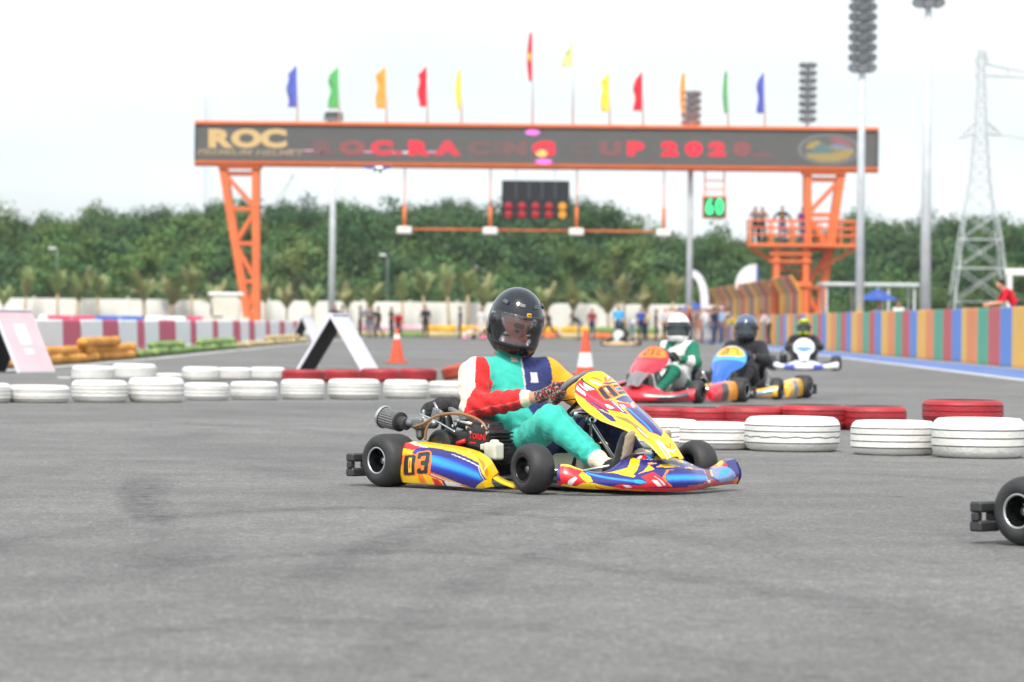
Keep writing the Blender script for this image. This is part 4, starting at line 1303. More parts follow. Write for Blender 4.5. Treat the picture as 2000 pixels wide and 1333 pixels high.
# ---- lattice pylon and cables
M_zinc = mat('zinc_lattice', (.60, .63, .65), .6, .1)
def pylon(u, Y, top, prof, label, arms):
    t = empty('power_pylon', (pt(u, 600, Y).x, Y, 0)); tag(t, label, 'pylon')
    hwid = lambda z: float(np.interp(z, [p[0] for p in prof], [p[1] for p in prof]))
    zs_ = [0]
    while zs_[-1] < top - .6: zs_.append(zs_[-1] + max(.9, hwid(zs_[-1]) * 1.25))
    zs_[-1] = top
    for sx in (-1, 1):
        for sy in (-1, 1):
            MB().tube([(sx * hwid(z), sy * hwid(z), z) for z in zs_], .04, 5).obj('leg', M_zinc, t)
    for i in range(len(zs_) - 1):
        a, b_ = hwid(zs_[i]), hwid(zs_[i + 1])
        mb = MB()
        for q in range(4):
            c = [(-1, -1), (1, -1), (1, 1), (-1, 1)]
            p0, p1 = c[q], c[(q + 1) % 4]
            mb.tube([(p0[0] * a, p0[1] * a, zs_[i]), (p1[0] * b_, p1[1] * b_, zs_[i + 1])], .02, 4)
            mb.tube([(p1[0] * a, p1[1] * a, zs_[i]), (p0[0] * b_, p0[1] * b_, zs_[i + 1])], .02, 4)
            mb.tube([(p0[0] * b_, p0[1] * b_, zs_[i + 1]), (p1[0] * b_, p1[1] * b_, zs_[i + 1])], .02, 4)
        mb.obj('lattice_bay', M_zinc, t)
    for z, w0, w1, dz0, dz1 in arms:
        for sg, w, dz in ((-1, w0, dz0), (1, w1, dz1)):
            if not w: continue
            mb = MB(); h0 = hwid(z)
            tip = (sg * w, 0, z + dz)
            for sy in (-1, 1):
                mb.tube([(sg * h0, sy * h0, z), tip], .07, 5); mb.tube([(sg * h0, sy * h0, z + .7), tip], .05, 4)
                for f in (.3, .6):
                    q0 = np.array([sg * h0, sy * h0, z]) * (1 - f) + np.array(tip) * f; q1 = np.array([sg * h0, sy * h0, z + .7]) * (1 - f) + np.array(tip) * f
                    mb.tube([q0, q1], .035, 4)
            mb.obj('cross_arm', M_zinc, t)
    return t
pylon(1912, 236.5, 18.0, [(0, 1.95), (6.3, 1.2), (9.8, .62), (12.6, .40), (18.0, .14)], 'pale lattice power pylon behind the right-hand wood', [(12.8, 1.35, 1.35, -.3, -.1), (16.4, .3, 5.0, 0, -.2), (17.2, .4, .45, 0, 0)])
M_cable = mat('grey_cable', (.35, .38, .40), .6)
for i, (za, zb_, dx) in enumerate(((16.2, 15.0, 60), (12.7, 10.8, 60))):
    px = pt(1912, 600, 236.5).x + (5.0, 1.35, -1.35)[i]
    pts = [(px + dx * f, 236.5 - 5 * f, za + (zb_ - za) * f - 2.2 * math.sin(math.pi * f)) for f in np.linspace(0, 1, 14)]
    tag(MB().tube(pts, .022, 5).obj('power_cable', M_cable, None, True), ['upper cable running right from the lattice pylon', 'middle cable running right from the lattice pylon', 'cable running left from the lattice pylon'][i], 'cable', 'cables of the pylon')
# ---- radio mast, crane jib and house far behind
t = empty('radio_mast', (pt(404, 300, 330).x, 330, 0)); tag(t, 'thin grey radio mast rising behind the left end of the gantry', 'mast')
zt_ = pt(404, 186, 330).z
for a in range(3):
    g = a * 2.094
    MB().tube([(.28 * math.cos(g), .28 * math.sin(g), 0), (.28 * math.cos(g), .28 * math.sin(g), zt_)], .04, 5).obj('leg', M_zinc, t)
for k_ in range(int(zt_ / .7)):
    mb = MB()
    for a in range(3):
        g, g2 = a * 2.094, (a + 1) * 2.094
        mb.tube([(.28 * math.cos(g), .28 * math.sin(g), k_ * .7), (.28 * math.cos(g2), .28 * math.sin(g2), k_ * .7 + .7)], .03, 4)
    mb.obj('lattice_bay', M_zinc, t)
t = empty('crane', (pt(545, 400, 420).x, 420, 0)); tag(t, 'faint crane jib slanting above the trees left of the lamp post', 'crane')
a, b_ = pt(540, 395, 420), pt(573, 342, 420)
MB().tube([(0, 0, 0), (0, 0, a.z)], .4, 8).obj('mast', M_zinc, t)
ax_ = a.x - t.location.x; bx_ = b_.x - t.location.x
for off in (-.35, .35): MB().tube([(ax_ + off, 0, a.z), (bx_, 0, b_.z)], .10, 5).obj('jib', M_zinc, t)
M_house = mat('far_house_wall', (.62, .63, .62), .8); M_win = mat('far_window', (.12, .14, .16), .2)
t = empty('house', (pt(2, 410, 480).x, 480, 0)); tag(t, 'flat-roofed pale house top showing above the trees at the left edge', 'house')
zt_ = pt(0, 408, 480).z
MB().box((0, 0, zt_ / 2 - .2), (3.9, 5, zt_ - .4)).obj('wall', M_house, t)
MB().box((0, 0, zt_ - .1), (4.2, 5.3, .2)).obj('roof', M_house, t)
for k_ in range(3): MB().box((-1.2 + 1.2 * k_, -2.52, zt_ - 1.3), (.6, .06, .8)).obj('window', M_win, t)

# ---- quadcopter in the air before the gantry
M_dr_blue = mat('drone_blue', lin(60, 105, 190), .4); M_dr_white = mat('drone_white', (.7, .7, .72), .35)
p = pt(738, 330, 57)
t = empty('drone', p, .5); tag(t, 'small blue and white quadcopter drone hovering before the gantry', 'drone')
link('body', mesh_np('body', *Sculpt().ell((0, 0, 0), (.10, .06, .035), 'b').ell((.03, 0, .02), (.05, .04, .025), 'b').build(.009, pad=.02), M_dr_white), t)
for sx in (-1, 1):
    for sy in (-1, 1):
        MB().tube([(sx * .06, sy * .04, 0), (sx * .14, sy * .12, .015)], [.014, .010], 8).obj('arm', M_dr_blue, t, True)
        rt = MB().lathe([(0, 0), (.018, 0), (.018, .035), (0, .035)], 12, (sx * .14, sy * .12, .01)).obj('motor', M_dr_blue, t)
        for q in (0, 1):
            MB().box((sx * .14 + (q * 2 - 1) * .033, sy * .12 + (q * 2 - 1) * .02, .05), (.07, .014, .004), Matrix.Rotation(.55, 3, 'Z')).obj('blade', M_dr_blue, rt)
    MB().tube([(sx * .05, -.06, -.07), (sx * .05, 0, -.03), (sx * .05, .06, -.07)], .006, 6).obj('skid', M_dr_white, t)
MB().box((.05, 0, -.045), (.03, .03, .03), None, .006).obj('camera_pod', M_dark, t)
# ---------------------------------------------------------------- kart panel surfaces (kart space: x forward, y left, z up)
def interp(t, xs, ys):
    """smooth (Catmull-Rom) interpolation of a table"""
    xs = np.asarray(xs, float); ys = np.asarray(ys, float)
    t = np.clip(np.asarray(t, float), xs[0], xs[-1])
    i = np.clip(np.searchsorted(xs, t, side='right') - 1, 0, len(xs) - 2)
    m = np.gradient(ys, xs)
    h = xs[i + 1] - xs[i]; u = (t - xs[i]) / h
    return ((2*u**3 - 3*u**2 + 1) * ys[i] + (u**3 - 2*u**2 + u) * h * m[i]
            + (-2*u**3 + 3*u**2) * ys[i + 1] + (u**3 - u**2) * h * m[i + 1])

def pod_surface(a, b):
    """side pod, a: rear 0 .. front 1, b: 0 bottom edge .. .8 top of outer face .. 1 inner lip"""
    x = -0.43 + 0.69 * np.interp(a, [0, .94, 1], [0, .98, 1])
    zt = interp(a, [0, .1, .3, .68, .82, .91, .97, 1], [.236, .238, .232, .205, .182, .158, .128, .095])
    zb = np.interp(a, [0, .05, .9, 1], [.034, .026, .018, .03])
    f = np.clip(b / .8, 0, 1); g = np.clip((b - .8) / .2, 0, 1)
    z = zb + (zt - zb) * f + g * .012 * np.sin(g * 3.1416)
    bul = .022 * np.sin(np.pi * np.clip(f, 0, 1)) ** .8 - .02 * f ** 3
    endin = .05 * np.clip((a - .93) / .07, 0, 1) ** 1.6 + .02 * np.clip((.05 - a) / .05, 0, 1) ** 2
    y = -.665 - bul + endin + g * np.interp(a, [0, .7, .9, 1], [.10, .10, .05, .012])
    return np.stack([x + 0 * b, y, z], -1)

def fairing_surface(a, b):
    """front number fairing, a: top 0 .. bottom tip 1, b: -1 (kart right) .. 1 (kart left)"""
    T = [0, .08, .2, .36, .52, .70, .86, 1]
    x = interp(a, T, [.385, .400, .437, .520, .655, .795, .895, .965])
    z = interp(a, T, [.628, .606, .565, .492, .425, .352, .282, .198])
    w = interp(a, T, [.055, .120, .178, .208, .196, .130, .100, .080])
    bul = interp(a, T, [.012, .03, .05, .065, .075, .055, .04, .02])
    y = w * b
    q = np.abs(b) ** 2.2
    crease = .012 * np.exp(-((np.abs(b) - .55) / .18) ** 2) * np.clip((a - .45) / .2, 0, 1)
    x = x - bul * q * .9 - crease
    z = z - bul * q * .55 - crease
    return np.stack([x, y + 0 * a, z], -1)

BT = [-1, -.86, -.7, -.5, -.3, -.12, .12, .3, .5, .7, .86, 1]
def bumper_surface(a, b):
    """front bumper, a: -1 (kart right end) .. 1 (left end), b: 0 bottom .. .6 top edge .. 1 back of the deck"""
    px = interp(a, BT, [.685, .725, .78, .845, .905, .945, .945, .905, .85, .80, .765, .745])
    py = interp(a, BT, [-.565, -.54, -.48, -.37, -.235, -.11, .11, .235, .37, .50, .60, .675])
    zt = interp(a, BT, [.160, .155, .128, .115, .122, .135, .135, .122, .118, .130, .160, .168])
    zb = interp(a, BT, [.055, .045, .036, .030, .024, .018, .018, .024, .03, .034, .035, .035])
    e = 1e-3
    dx = (interp(np.clip(a + e, -1, 1), BT, [.685, .725, .78, .845, .905, .945, .945, .905, .85, .80, .765, .745]) - px)
    dy = np.maximum(interp(np.clip(a + e, -1, 1), BT, [-.565, -.54, -.48, -.37, -.235, -.11, .11, .235, .37, .50, .60, .675]) - py, 1e-6)
    n = np.sqrt(dx * dx + dy * dy); nx, ny = dy / n, -dx / n
    f = np.clip(b / .6, 0, 1); g = np.clip((b - .6) / .4, 0, 1)
    out = .028 * np.sin(np.pi * f ** .85) + .012 * (1 - f)
    depth = interp(a, BT, [.03, .035, .04, .05, .15, .20, .20, .15, .05, .04, .035, .03])
    rise = interp(a, BT, [.0, .003, .005, .008, .060, .075, .075, .060, .008, .005, .003, 0])
    out = out - depth * g
    z = zb + (zt - zb) * f + rise * np.sin(g * np.pi / 2)
    return np.stack([px + nx * out, py + ny * out, z], -1)
# printed livery, polygons in panel space: (outline, ink) painted in order
LIVERY = {
  'pod': [
    ([(.01,.762),(.0,.838),(.287,.754),(.153,.662),(.053,.688),(.01,.692)], 'R'),
    ([(.007,.838),(.12,.796),(.287,.754),(.293,.729),(.157,.758)], 'W'),
    ([(.01,.558),(.083,.546),(.077,.375),(.03,.354)], 'R'),
    ([(.15,.621),(.19,.713),(.323,.754),(.577,.742),(.863,.683),(.973,.321),(.827,.0),(.79,.013),(.36,.283),(.223,.267),(.223,.525)], 'N'),
    ([(.347,.617),(.6,.6),(.857,.592),(.933,.258),(.833,.071),(.367,.329)], ('g', (0.363, 0.525), (0.93, 0.342), 60)),
    ([(.16,.621),(.22,.696),(.24,.637),(.19,.592)], 'B'),
    ([(.57,.692),(.873,.625),(.953,.287),(.947,.279),(.87,.6),(.573,.679)], 'W'),
    ([(.81,.8),(.9,.771),(.963,.65),(.98,.412),(.887,.683)], 'O'),
    ([(.35,.279),(.373,.275),(.56,.129),(.747,.033),(.833,.0),(.81,.0),(.52,.075),(.347,.204)], 'R'),
    ([(.383,.233),(.527,.133),(.693,.062),(.69,.05),(.513,.121),(.37,.217)], 'W'),
    ([(.227,.204),(.287,.183),(.313,.013),(.24,.013)], 'O'),
    ([(.377,.154),(.45,.121),(.49,.0),(.397,.0)], 'R'),
    ([(.513,.108),(.593,.092),(.73,.008),(.533,.0),(.513,.021)], 'W'),
    ([(.483,.117),(.507,.096),(.527,.0),(.497,.0)], 'N'),
    ([(.073,.571),(.183,.592),(.21,.567),(.22,.183),(.193,.146),(.08,.129),(.063,.163),(.06,.525)], 'O'),
    ([(.207,.637),(.323,.696),(.357,.662),(.38,.45),(.373,.242),(.357,.204),(.233,.183),(.213,.225),(.2,.596)], 'O'),
    ([(.087,.55),(.183,.575),(.203,.546),(.197,.2),(.18,.171),(.09,.154),(.077,.175),(.083,.521)], 'K'),
    ([(.13,.508),(.163,.521),(.163,.225),(.127,.212)], 'Y'),
    ([(.137,.45),(.15,.458),(.15,.3),(.137,.292)], 'R'),
    ([(.22,.621),(.323,.671),(.343,.65),(.357,.467),(.353,.446),(.347,.421),(.343,.258),(.33,.225),(.233,.204),(.223,.237),(.23,.312),(.267,.325),(.27,.283),(.303,.296),(.307,.392),(.267,.379),(.263,.471),(.31,.492),(.307,.583),(.26,.558),(.26,.512),(.223,.5)], 'K'),
  ],
  'fair': [
    ([(.09,-.892),(.263,-.425),(.383,-.283),(.54,-.283),(.477,-.583),(.43,-.858),(.247,-.967),(.19,-1.0),(.123,-.983)], 'R'),
    ([(.163,-.933),(.27,-.7),(.367,-.533),(.457,-.525),(.45,-.558),(.37,-.625),(.277,-.758),(.187,-.958)], 'P'),
    ([(.14,-.75),(.21,-.575),(.26,-.425),(.26,-.592),(.213,-.717)], 'W'),
    ([(.147,-.883),(.26,-.625),(.26,-.683),(.16,-.883)], 'W'),
    ([(.17,-.933),(.263,-.75),(.31,-.758),(.287,-.8),(.213,-.95)], 'W'),
    ([(.413,-.508),(.433,-.433),(.467,-.417),(.467,-.542),(.45,-.558)], 'W'),
    ([(.337,-.733),(.433,-.65),(.49,-.633),(.503,-.692),(.437,-.717),(.353,-.75)], 'N'),
    ([(.227,-.992),(.34,-.792),(.443,-.767),(.533,-.683),(.593,-.808),(.57,-.917),(.5,-.867),(.417,-.825),(.347,-.858),(.25,-1.0)], 'N'),
    ([(.24,-.983),(.327,-.825),(.433,-.792),(.51,-.833),(.57,-.875),(.597,-.858),(.58,-.95),(.487,-1.0),(.397,-1.0),(.353,-1.0),(.28,-1.0)], 'Y'),
    ([(.077,-.958),(.08,-.875),(.257,-.383),(.263,-.425)], 'K'),
    ([(.14,-.55),(.17,-.283),(.223,-.092),(.23,-.183),(.183,-.442)], 'W'),
    ([(.08,-.592),(.11,-.258),(.16,-.008),(.173,-.083),(.133,-.325)], 'O'),
    ([(.113,.15),(.037,.95),(.067,.967),(.16,.342),(.19,.025)], 'O'),
    ([(.1,.358),(.047,.95),(.097,.608),(.147,.267)], 'W'),
    ([(.19,-.067),(.187,.233),(.133,.992),(.143,.992),(.21,.175),(.207,-.075)], 'N'),
    ([(.25,-.35),(.227,-.242),(.207,.158),(.213,.317),(.167,1.0),(.203,.992),(.273,1.0),(.277,1.0),(.327,.25),(.347,.142),(.383,-.35),(.377,-.4),(.273,-.408)], 'O'),
    ([(.26,-.342),(.243,-.25),(.223,.1),(.23,.142),(.327,.208),(.34,.142),(.373,-.317),(.367,-.342),(.27,-.35)], 'K'),
    ([(.253,-.192),(.243,-.042),(.35,-.025),(.36,-.158)], 'O'),
    ([(.257,-.117),(.253,-.067),(.3,-.05),(.303,-.1)], 'W'),
    ([(.31,-.075),(.307,-.008),(.33,-.05),(.333,-.108)], 'R'),
    ([(.22,.317),(.16,1.0),(.187,1.0),(.26,1.0),(.26,1.0),(.32,.292),(.297,.275),(.263,.675),(.247,.725),(.27,.392),(.25,.408),(.213,.783),(.193,.817),(.24,.308)], 'K'),
    ([(.253,.292),(.243,.458),(.273,.433),(.28,.283)], 'C'),
    ([(.38,-.108),(.327,.417),(.293,1.0),(.337,.975),(.42,.333),(.413,.075)], 'N'),
    ([(.407,-.133),(.42,.075),(.427,.35),(.36,.925),(.423,.8),(.453,.475),(.493,.125),(.467,-.05),(.47,-.25)], 'R'),
    ([(.44,-.167),(.447,-.042),(.473,-.075),(.49,-.217)], 'W'),
    ([(.44,.217),(.42,.467),(.46,.333),(.487,.158)], 'W'),
    ([(.337,.975),(.42,.8),(.53,.817),(.507,.8),(.423,.8)], 'R'),
    ([(.273,1.0),(.313,1.0),(.48,.783),(.483,.792),(.407,.817),(.313,1.0)], 'N'),
    ([(.39,-.292),(.387,-.183),(.533,-.292),(.557,-.325),(.52,-.392)], 'N'),
    ([(.397,-.258),(.393,-.217),(.52,-.325),(.517,-.35)], 'W'),
    ([(.48,-.175),(.467,-.05),(.48,.1),(.44,.467),(.403,.833),(.69,1.0),(.777,.283),(.83,-.183),(.753,-.425),(.637,-.358),(.517,-.25)], 'O'),
    ([(.48,-.1),(.467,-.008),(.487,.158),(.447,.458),(.407,.825),(.763,.35),(.827,-.167),(.753,-.383),(.627,-.317),(.507,-.192)], 'N'),
    ([(.493,-.15),(.477,.0),(.77,-.267),(.75,-.375)], ('g', (0.483, -0.067), (0.767, -0.325), 28)),
    ([(.463,.392),(.41,.867),(.76,.417),(.803,-.042)], ('g', (0.46, 0.467), (0.797, 0.067), 24)),
    ([(.52,-.642),(.573,-.45),(.66,-.45),(.773,-.492),(.75,-.533),(.64,-.542),(.577,-.625)], 'G'),
    ([(.64,-.542),(.67,-.525),(.757,-.567),(.827,-.65),(.827,-.842),(.76,-.817)], 'O'),
    ([(.677,-.533),(.687,-.517),(.797,-.6),(.81,-.758)], 'W'),
    ([(.833,-.425),(.873,-.408),(.93,-.283),(.953,-.075),(.91,.742),(.923,.683),(.97,-.067),(.943,-.342),(.877,-.467)], 'W'),
    ([(.87,-.392),(.927,-.267),(.933,-.1),(.897,.05),(.84,-.067),(.88,.05),(.9,.175),(.933,-.058)], 'O'),
  ],
  'bump': [
    ([(-.987,.867),(-.86,.883),(-.693,.692),(-.74,.379),(-.68,.229),(-.747,.046),(-.827,.046),(-.927,.087)], 'R'),
    ([(-1.0,1.0),(-.853,1.0),(-.707,1.0),(-.64,.979),(-.707,.588),(-.853,.562),(-.96,.546)], 'Y'),
    ([(-.847,.167),(-.78,.346),(-.76,.308),(-.813,.05),(-.853,.067)], 'W'),
    ([(-.747,.425),(-.713,.567),(-.647,.462),(-.627,.271),(-.68,.208)], 'Y'),
    ([(-.78,.029),(-.713,.196),(-.627,.233),(-.6,.054),(-.68,.054)], 'Y'),
    ([(-.7,.558),(-.667,.767),(-.553,.721),(-.353,.467),(-.24,.338),(-.24,.171),(-.4,.267),(-.48,.125),(-.573,.183),(-.627,.25),(-.647,.438)], 'N'),
    ([(-.687,.575),(-.607,.554),(-.24,.354),(-.24,.204),(-.36,.263),(-.613,.417),(-.66,.487)], ('g', (-0.673, 0.55), (-0.26, 0.275), 34)),
    ([(-.627,.233),(-.573,.183),(-.48,.117),(-.407,.071),(-.52,.042),(-.6,.096)], 'Y'),
    ([(-.467,.163),(-.427,.225),(-.333,.188),(-.24,.171),(-.233,.05),(-.393,.062)], 'R'),
    ([(-.407,.188),(-.367,.188),(-.333,.113),(-.373,.092)], 'W'),
    ([(-.553,.721),(-.38,.65),(-.333,.708),(-.267,.883),(-.24,.904),(-.2,.783),(-.267,.658),(-.327,.512),(-.387,.533)], 'Y'),
    ([(-.213,.779),(-.167,.746),(-.193,.688),(-.267,.658)], 'N'),
    ([(-.113,1.0),(-.047,1.0),(.033,1.0),(-.013,.858),(-.16,.783),(-.193,.854)], 'R'),
    ([(-.213,.854),(-.14,.883),(-.133,.854),(-.2,.812)], 'W'),
    ([(-.067,.908),(-.007,.892),(-.04,.804),(-.113,.771)], 'C'),
    ([(-.233,.854),(-.207,.821),(-.22,.746),(-.287,.617),(-.3,.604)], 'Y'),
    ([(-.213,.771),(-.133,.75),(-.007,.729),(.073,.658),(.153,.692),(.347,.833),(.4,.796),(.6,1.0),(.493,.725),(.007,.579),(-.12,.596),(-.16,.617),(-.307,.496),(-.293,.592)], 'N'),
    ([(-.193,.808),(-.073,.758),(-.02,.821),(.313,.871),(.227,.738),(.04,.729),(-.093,.75)], 'Y'),
    ([(-.293,.521),(-.16,.688),(-.14,.608),(-.26,.529)], 'Y'),
    ([(-.12,.629),(-.053,.675),(.02,.667),(.073,.629),(-.027,.613)], 'Y'),
    ([(-.16,.708),(-.107,.704),(-.073,.692),(-.147,.679)], 'Y'),
    ([(.28,.713),(.393,.804),(.453,.787),(.587,1.0),(.293,.692)], 'Y'),
    ([(.32,.858),(.34,.829),(.467,.804),(.58,1.0),(.387,.804),(.16,.679)], 'L'),
    ([(-.307,.496),(-.253,.554),(-.133,.6),(-.073,.558),(-.113,.375),(-.147,.258),(-.32,.279)], 'N'),
    ([(-.267,.446),(-.167,.537),(-.147,.492),(-.113,.375),(-.08,.208),(-.053,.129),(-.187,.138),(-.313,.042),(-.32,.133),(-.22,.271)], 'R'),
    ([(-.193,.329),(-.153,.321),(-.113,.154),(-.147,.154)], 'W'),
    ([(-.167,.433),(-.12,.317),(-.087,.179),(-.107,.183),(-.133,.321)], 'W'),
    ([(-.313,.404),(-.267,.358),(-.22,.267),(-.273,.188),(-.32,.242)], 'N'),
    ([(-.32,.367),(-.267,.346),(-.227,.271),(-.273,.221),(-.32,.263)], 'C'),
    ([(-.113,.375),(-.06,.567),(.013,.562),(.407,.646),(.38,.487),(.353,.279),(.293,.142),(-.047,.133),(-.06,.146)], 'O'),
    ([(-.087,.404),(-.04,.558),(.387,.621),(.353,.45),(.32,.283),(.273,.167),(-.033,.125),(-.08,.267)], 'N'),
    ([(-.087,.462),(.38,.487),(.32,.212),(-.073,.237)], ('g', (-0.1, 0.367), (0.347, 0.358), 75)),
    ([(.567,.979),(.587,.846),(.433,.388),(.36,.242),(.36,.433)], 'M'),
    ([(.313,.212),(.387,.333),(.607,.125),(.707,.092),(.907,.104),(.913,.0),(.58,.0),(.327,.133)], 'R'),
    ([(.333,.283),(.393,.271),(.413,.171),(.353,.183)], 'W'),
    ([(.633,.983),(.713,1.0),(.787,.492),(.827,.425),(.907,.192),(.833,.104),(.607,.125),(.467,.379)], 'L'),
    ([(.66,.504),(.8,.475),(.82,.4),(.68,.296),(.547,.312)], 'C'),
    ([(.653,1.0),(.793,1.0),(.853,1.0),(.8,.625),(.787,.492),(.66,.729)], 'O'),
    ([(.767,1.0),(.84,.996),(.793,.713),(.707,.708)], 'Y'),
    ([(.74,.579),(.8,.662),(.807,.533),(.793,.483)], 'R'),
    ([(.853,.113),(.947,.183),(.993,.037),(.94,.0)], 'O'),
  ],
}
# ================================================================ karts
INK = {'Y': lin(246, 196, 20), 'R': lin(222, 30, 42), 'N': lin(44, 38, 120), 'B': lin(36, 60, 190), 'W': (.80, .78, .76), 'K': (.018, .018, .02),
       'O': lin(244, 128, 32), 'C': lin(40, 165, 232), 'G': lin(140, 125, 60), 'P': lin(225, 70, 92), 'M': lin(110, 25, 60), 'L': lin(128, 146, 205)}
MET = {'pod': (.71, .25, .034), 'fair': (.78, .20, .0085), 'bump': (.75, .2, .017)}

def paint(panel, a, b, layers, base, ink):
    A, B = a.ravel(), b.ravel()
    col = np.tile(np.array(base, float), (len(A), 1))
    sa, sb, wd = MET[panel]
    for poly, c in layers:
        m = inside(poly, A, B)
        if isinstance(c, tuple) and c[0] == 'g':               # printed chrome gradient around a line
            p0 = np.array([c[1][0] * sa, c[1][1] * sb]); p1 = np.array([c[2][0] * sa, c[2][1] * sb])
            d = p1 - p0; n = np.array([-d[1], d[0]]) / (np.linalg.norm(d) + 1e-9)
            w = wd * (c[3] / {'pod': 60, 'fair': 28, 'bump': 60}[panel])
            q = np.exp(-(((np.stack([A * sa, B * sb], 1) - p0) @ n) / w) ** 2)
            hi, lo, de = np.array(ink['C']), np.array(ink['B']), np.array(ink['N'])
            cc = np.where(q[:, None] > .45, lo + (hi - lo) * ((q - .45) / .55)[:, None], de + (lo - de) * (q / .45)[:, None])
            col[m] = cc[m]
        elif isinstance(c, str): col[m] = ink[c]
        else: col[m] = c
    return col

SEGS = {'0': 'abcdef', '1': 'bc', '2': 'abged', '3': 'abgcd', '5': 'afgcd', '7': 'abc', '8': 'abcdefg'}
def digit_polys(ch, x, y, w, h, t):
    """blocky digit as rectangles, x..x+w, y (bottom) .. y+h"""
    R_ = {'a': (0, h - t, w, h), 'g': (0, h / 2 - t / 2, w, h / 2 + t / 2), 'd': (0, 0, w, t), 'b': (w - t, h / 2, w, h), 'c': (w - t, 0, w, h / 2), 'f': (0, h / 2, t, h), 'e': (0, 0, t, h / 2)}
    return [[(x + q[0], y + q[1]), (x + q[2], y + q[1]), (x + q[2], y + q[3]), (x + q[0], y + q[3])] for q in (R_[s_] for s_ in SEGS[ch])]

M_panel = vcol_mat('printed_kart_panel', .30, coat=.5, spec=.5, noise=.10, nscale=26, bump=.04, bscale=40)
M_back = mat('black_panel_back', (.02, .02, .022), .5)
M_slick = mat('kart_tyre_rubber', (.022, .022, .024), .62, dirt=(.045, .043, .042), dirt_amt=.6, scale=14, bump=.12, bscale=90)
M_rim_black = mat('black_rim', (.012, .012, .013), .25, .3, spec=.7)
M_alu = mat('bare_aluminium', (.62, .63, .64), .28, .9)
M_chrome = mat('bright_steel', (.70, .71, .72), .2, 1.0)
M_frame = mat('black_tube_paint', (.02, .02, .024), .35, noise=.2, scale=9)
M_plastic = mat('black_bumper_plastic', (.028, .028, .032), .5, dirt=(.07, .068, .066), dirt_amt=.5, scale=9)
M_tray = mat('tray_aluminium', (.45, .40, .33), .5, .3, noise=.15, scale=6)
M_engine = mat('engine_black', (.014, .014, .016), .32, noise=.4, scale=16, spec=.6)
M_engine_m = mat('engine_metal', (.30, .31, .32), .38, .75, noise=.25, scale=22)
M_foam = mat('exhaust_wrap', (.035, .035, .037), .95, noise=.3, scale=30, bump=.6, bscale=80)
M_hose = mat('brown_fuel_hose', (.28, .14, .05), .3, spec=.6)
M_tank = mat('milky_tank_plastic', (.62, .62, .50), .4, noise=.12, scale=12)
M_red = mat('red_plastic', lin(205, 25, 38), .4)
M_seat = mat('dark_seat_shell', (.028, .03, .028), .35, noise=.3, scale=10, coat=.3)
M_grey_rim = mat('grey_rim', (.16, .16, .17), .38, noise=.2, scale=30)

def grid_panel(name, fn, a0, a1, na, b0, b1, nb, panel, layers, base, ink, th, parent, mirror=False, cull=None):
    A, B = np.meshgrid(np.linspace(a0, a1, na), np.linspace(b0, b1, nb), indexing='ij')
    P = fn(A, B)
    col = paint(panel, A, B, layers, base, ink)
    if mirror: P = P * np.array([1, -1, 1])
    n = np.cross(np.gradient(P, axis=0), np.gradient(P, axis=1))
    n /= (np.linalg.norm(n, axis=-1)[..., None] + 1e-12)
    cen = np.array([.2, 0, .1]) if panel != 'pod' else np.array([-.1, 0, .12])
    if ((P - cen) * n).sum() < 0: n = -n; flip = True
    else: flip = False
    Q = P - n * th
    V = np.concatenate([P.reshape(-1, 3), Q.reshape(-1, 3)])
    N_ = na * nb
    i = np.arange(N_).reshape(na, nb)
    f1 = np.stack([i[:-1, :-1], i[1:, :-1], i[1:, 1:], i[:-1, 1:]], -1).reshape(-1, 4)
    f2 = f1[:, ::-1] + N_
    if flip: f1, f2 = f1[:, ::-1], f2[:, ::-1]
    loop = np.concatenate([i[:, 0], i[-1, 1:], i[-2::-1, -1], i[0, -2:0:-1]])
    nx = np.roll(loop, -1)
    rim = np.stack([loop, nx, nx + N_, loop + N_], 1)
    if not flip: rim = rim[:, ::-1]
    F = np.concatenate([f1, f2, rim])
    mi = np.concatenate([np.zeros(len(f1)), np.ones(len(f2)), np.zeros(len(rim))])
    C = np.concatenate([col, col])
    return link(name, mesh_np(name, V, F, [M_panel, M_back], True, C, mi), parent)

RX90 = Matrix.Rotation(R(90), 3, 'X')
def tyre_prof(r, w, rim):
    h = w / 2
    half = [(rim, h - .006), (rim + .007, h + .001), (rim + (r - rim) * .45, h + .004), (r - .017, h - .010), (r - .007, h - .024), (r - .002, h - .042), (r, h * .3)]
    return half + [(x, -y) for x, y in half[::-1]]
wheel_me = {}
def wheel_meshes(kind):
    if kind in wheel_me: return wheel_me[kind]
    r, w, rim = (.141, .205, .070) if kind == 'rear' else (.131, .135, .068)
    ty = MB().lathe(tyre_prof(r, w, rim), 40, M=RX90).mesh('tyre', M_slick, True)
    h = w / 2
    rm = MB().lathe([(rim + .002, h - .002), (rim - .004, h + .001), (rim - .007, h - .006)], 36, M=RX90, mi=1)
    rm.lathe([(rim - .007, h - .006), (rim - .012, h * .5), (rim - .016, h * .05), (.030, -.01), (.022, h * .25), (0, h * .25)], 36, M=RX90, mi=0)
    rm.lathe([(rim - .007, -h + .006), (rim + .002, -h + .002)], 36, M=RX90, mi=1)
    rm.lathe([(rim - .016, h * .05), (rim - .012, -h * .6), (rim - .007, -h + .006)], 36, M=RX90, mi=0)
    rme = rm.mesh('rim', [M_rim_black, M_alu if kind == 'rear' else M_rim_black], True)
    hb_ = MB().lathe([(0, h * .55), (.018, h * .55), (.018, 0), (0, 0)], 12, M=RX90)
    for k_ in range(3):
        g = k_ * 2.094 + .4
        hb_.lathe([(0, h * .16), (.007, h * .16), (.007, 0)], 8, (.04 * math.cos(g), 0, .04 * math.sin(g)), RX90)
    wheel_me[kind] = (ty, rme, hb_.mesh('hub', M_alu if kind == 'rear' else M_engine_m, True))
    return wheel_me[kind]

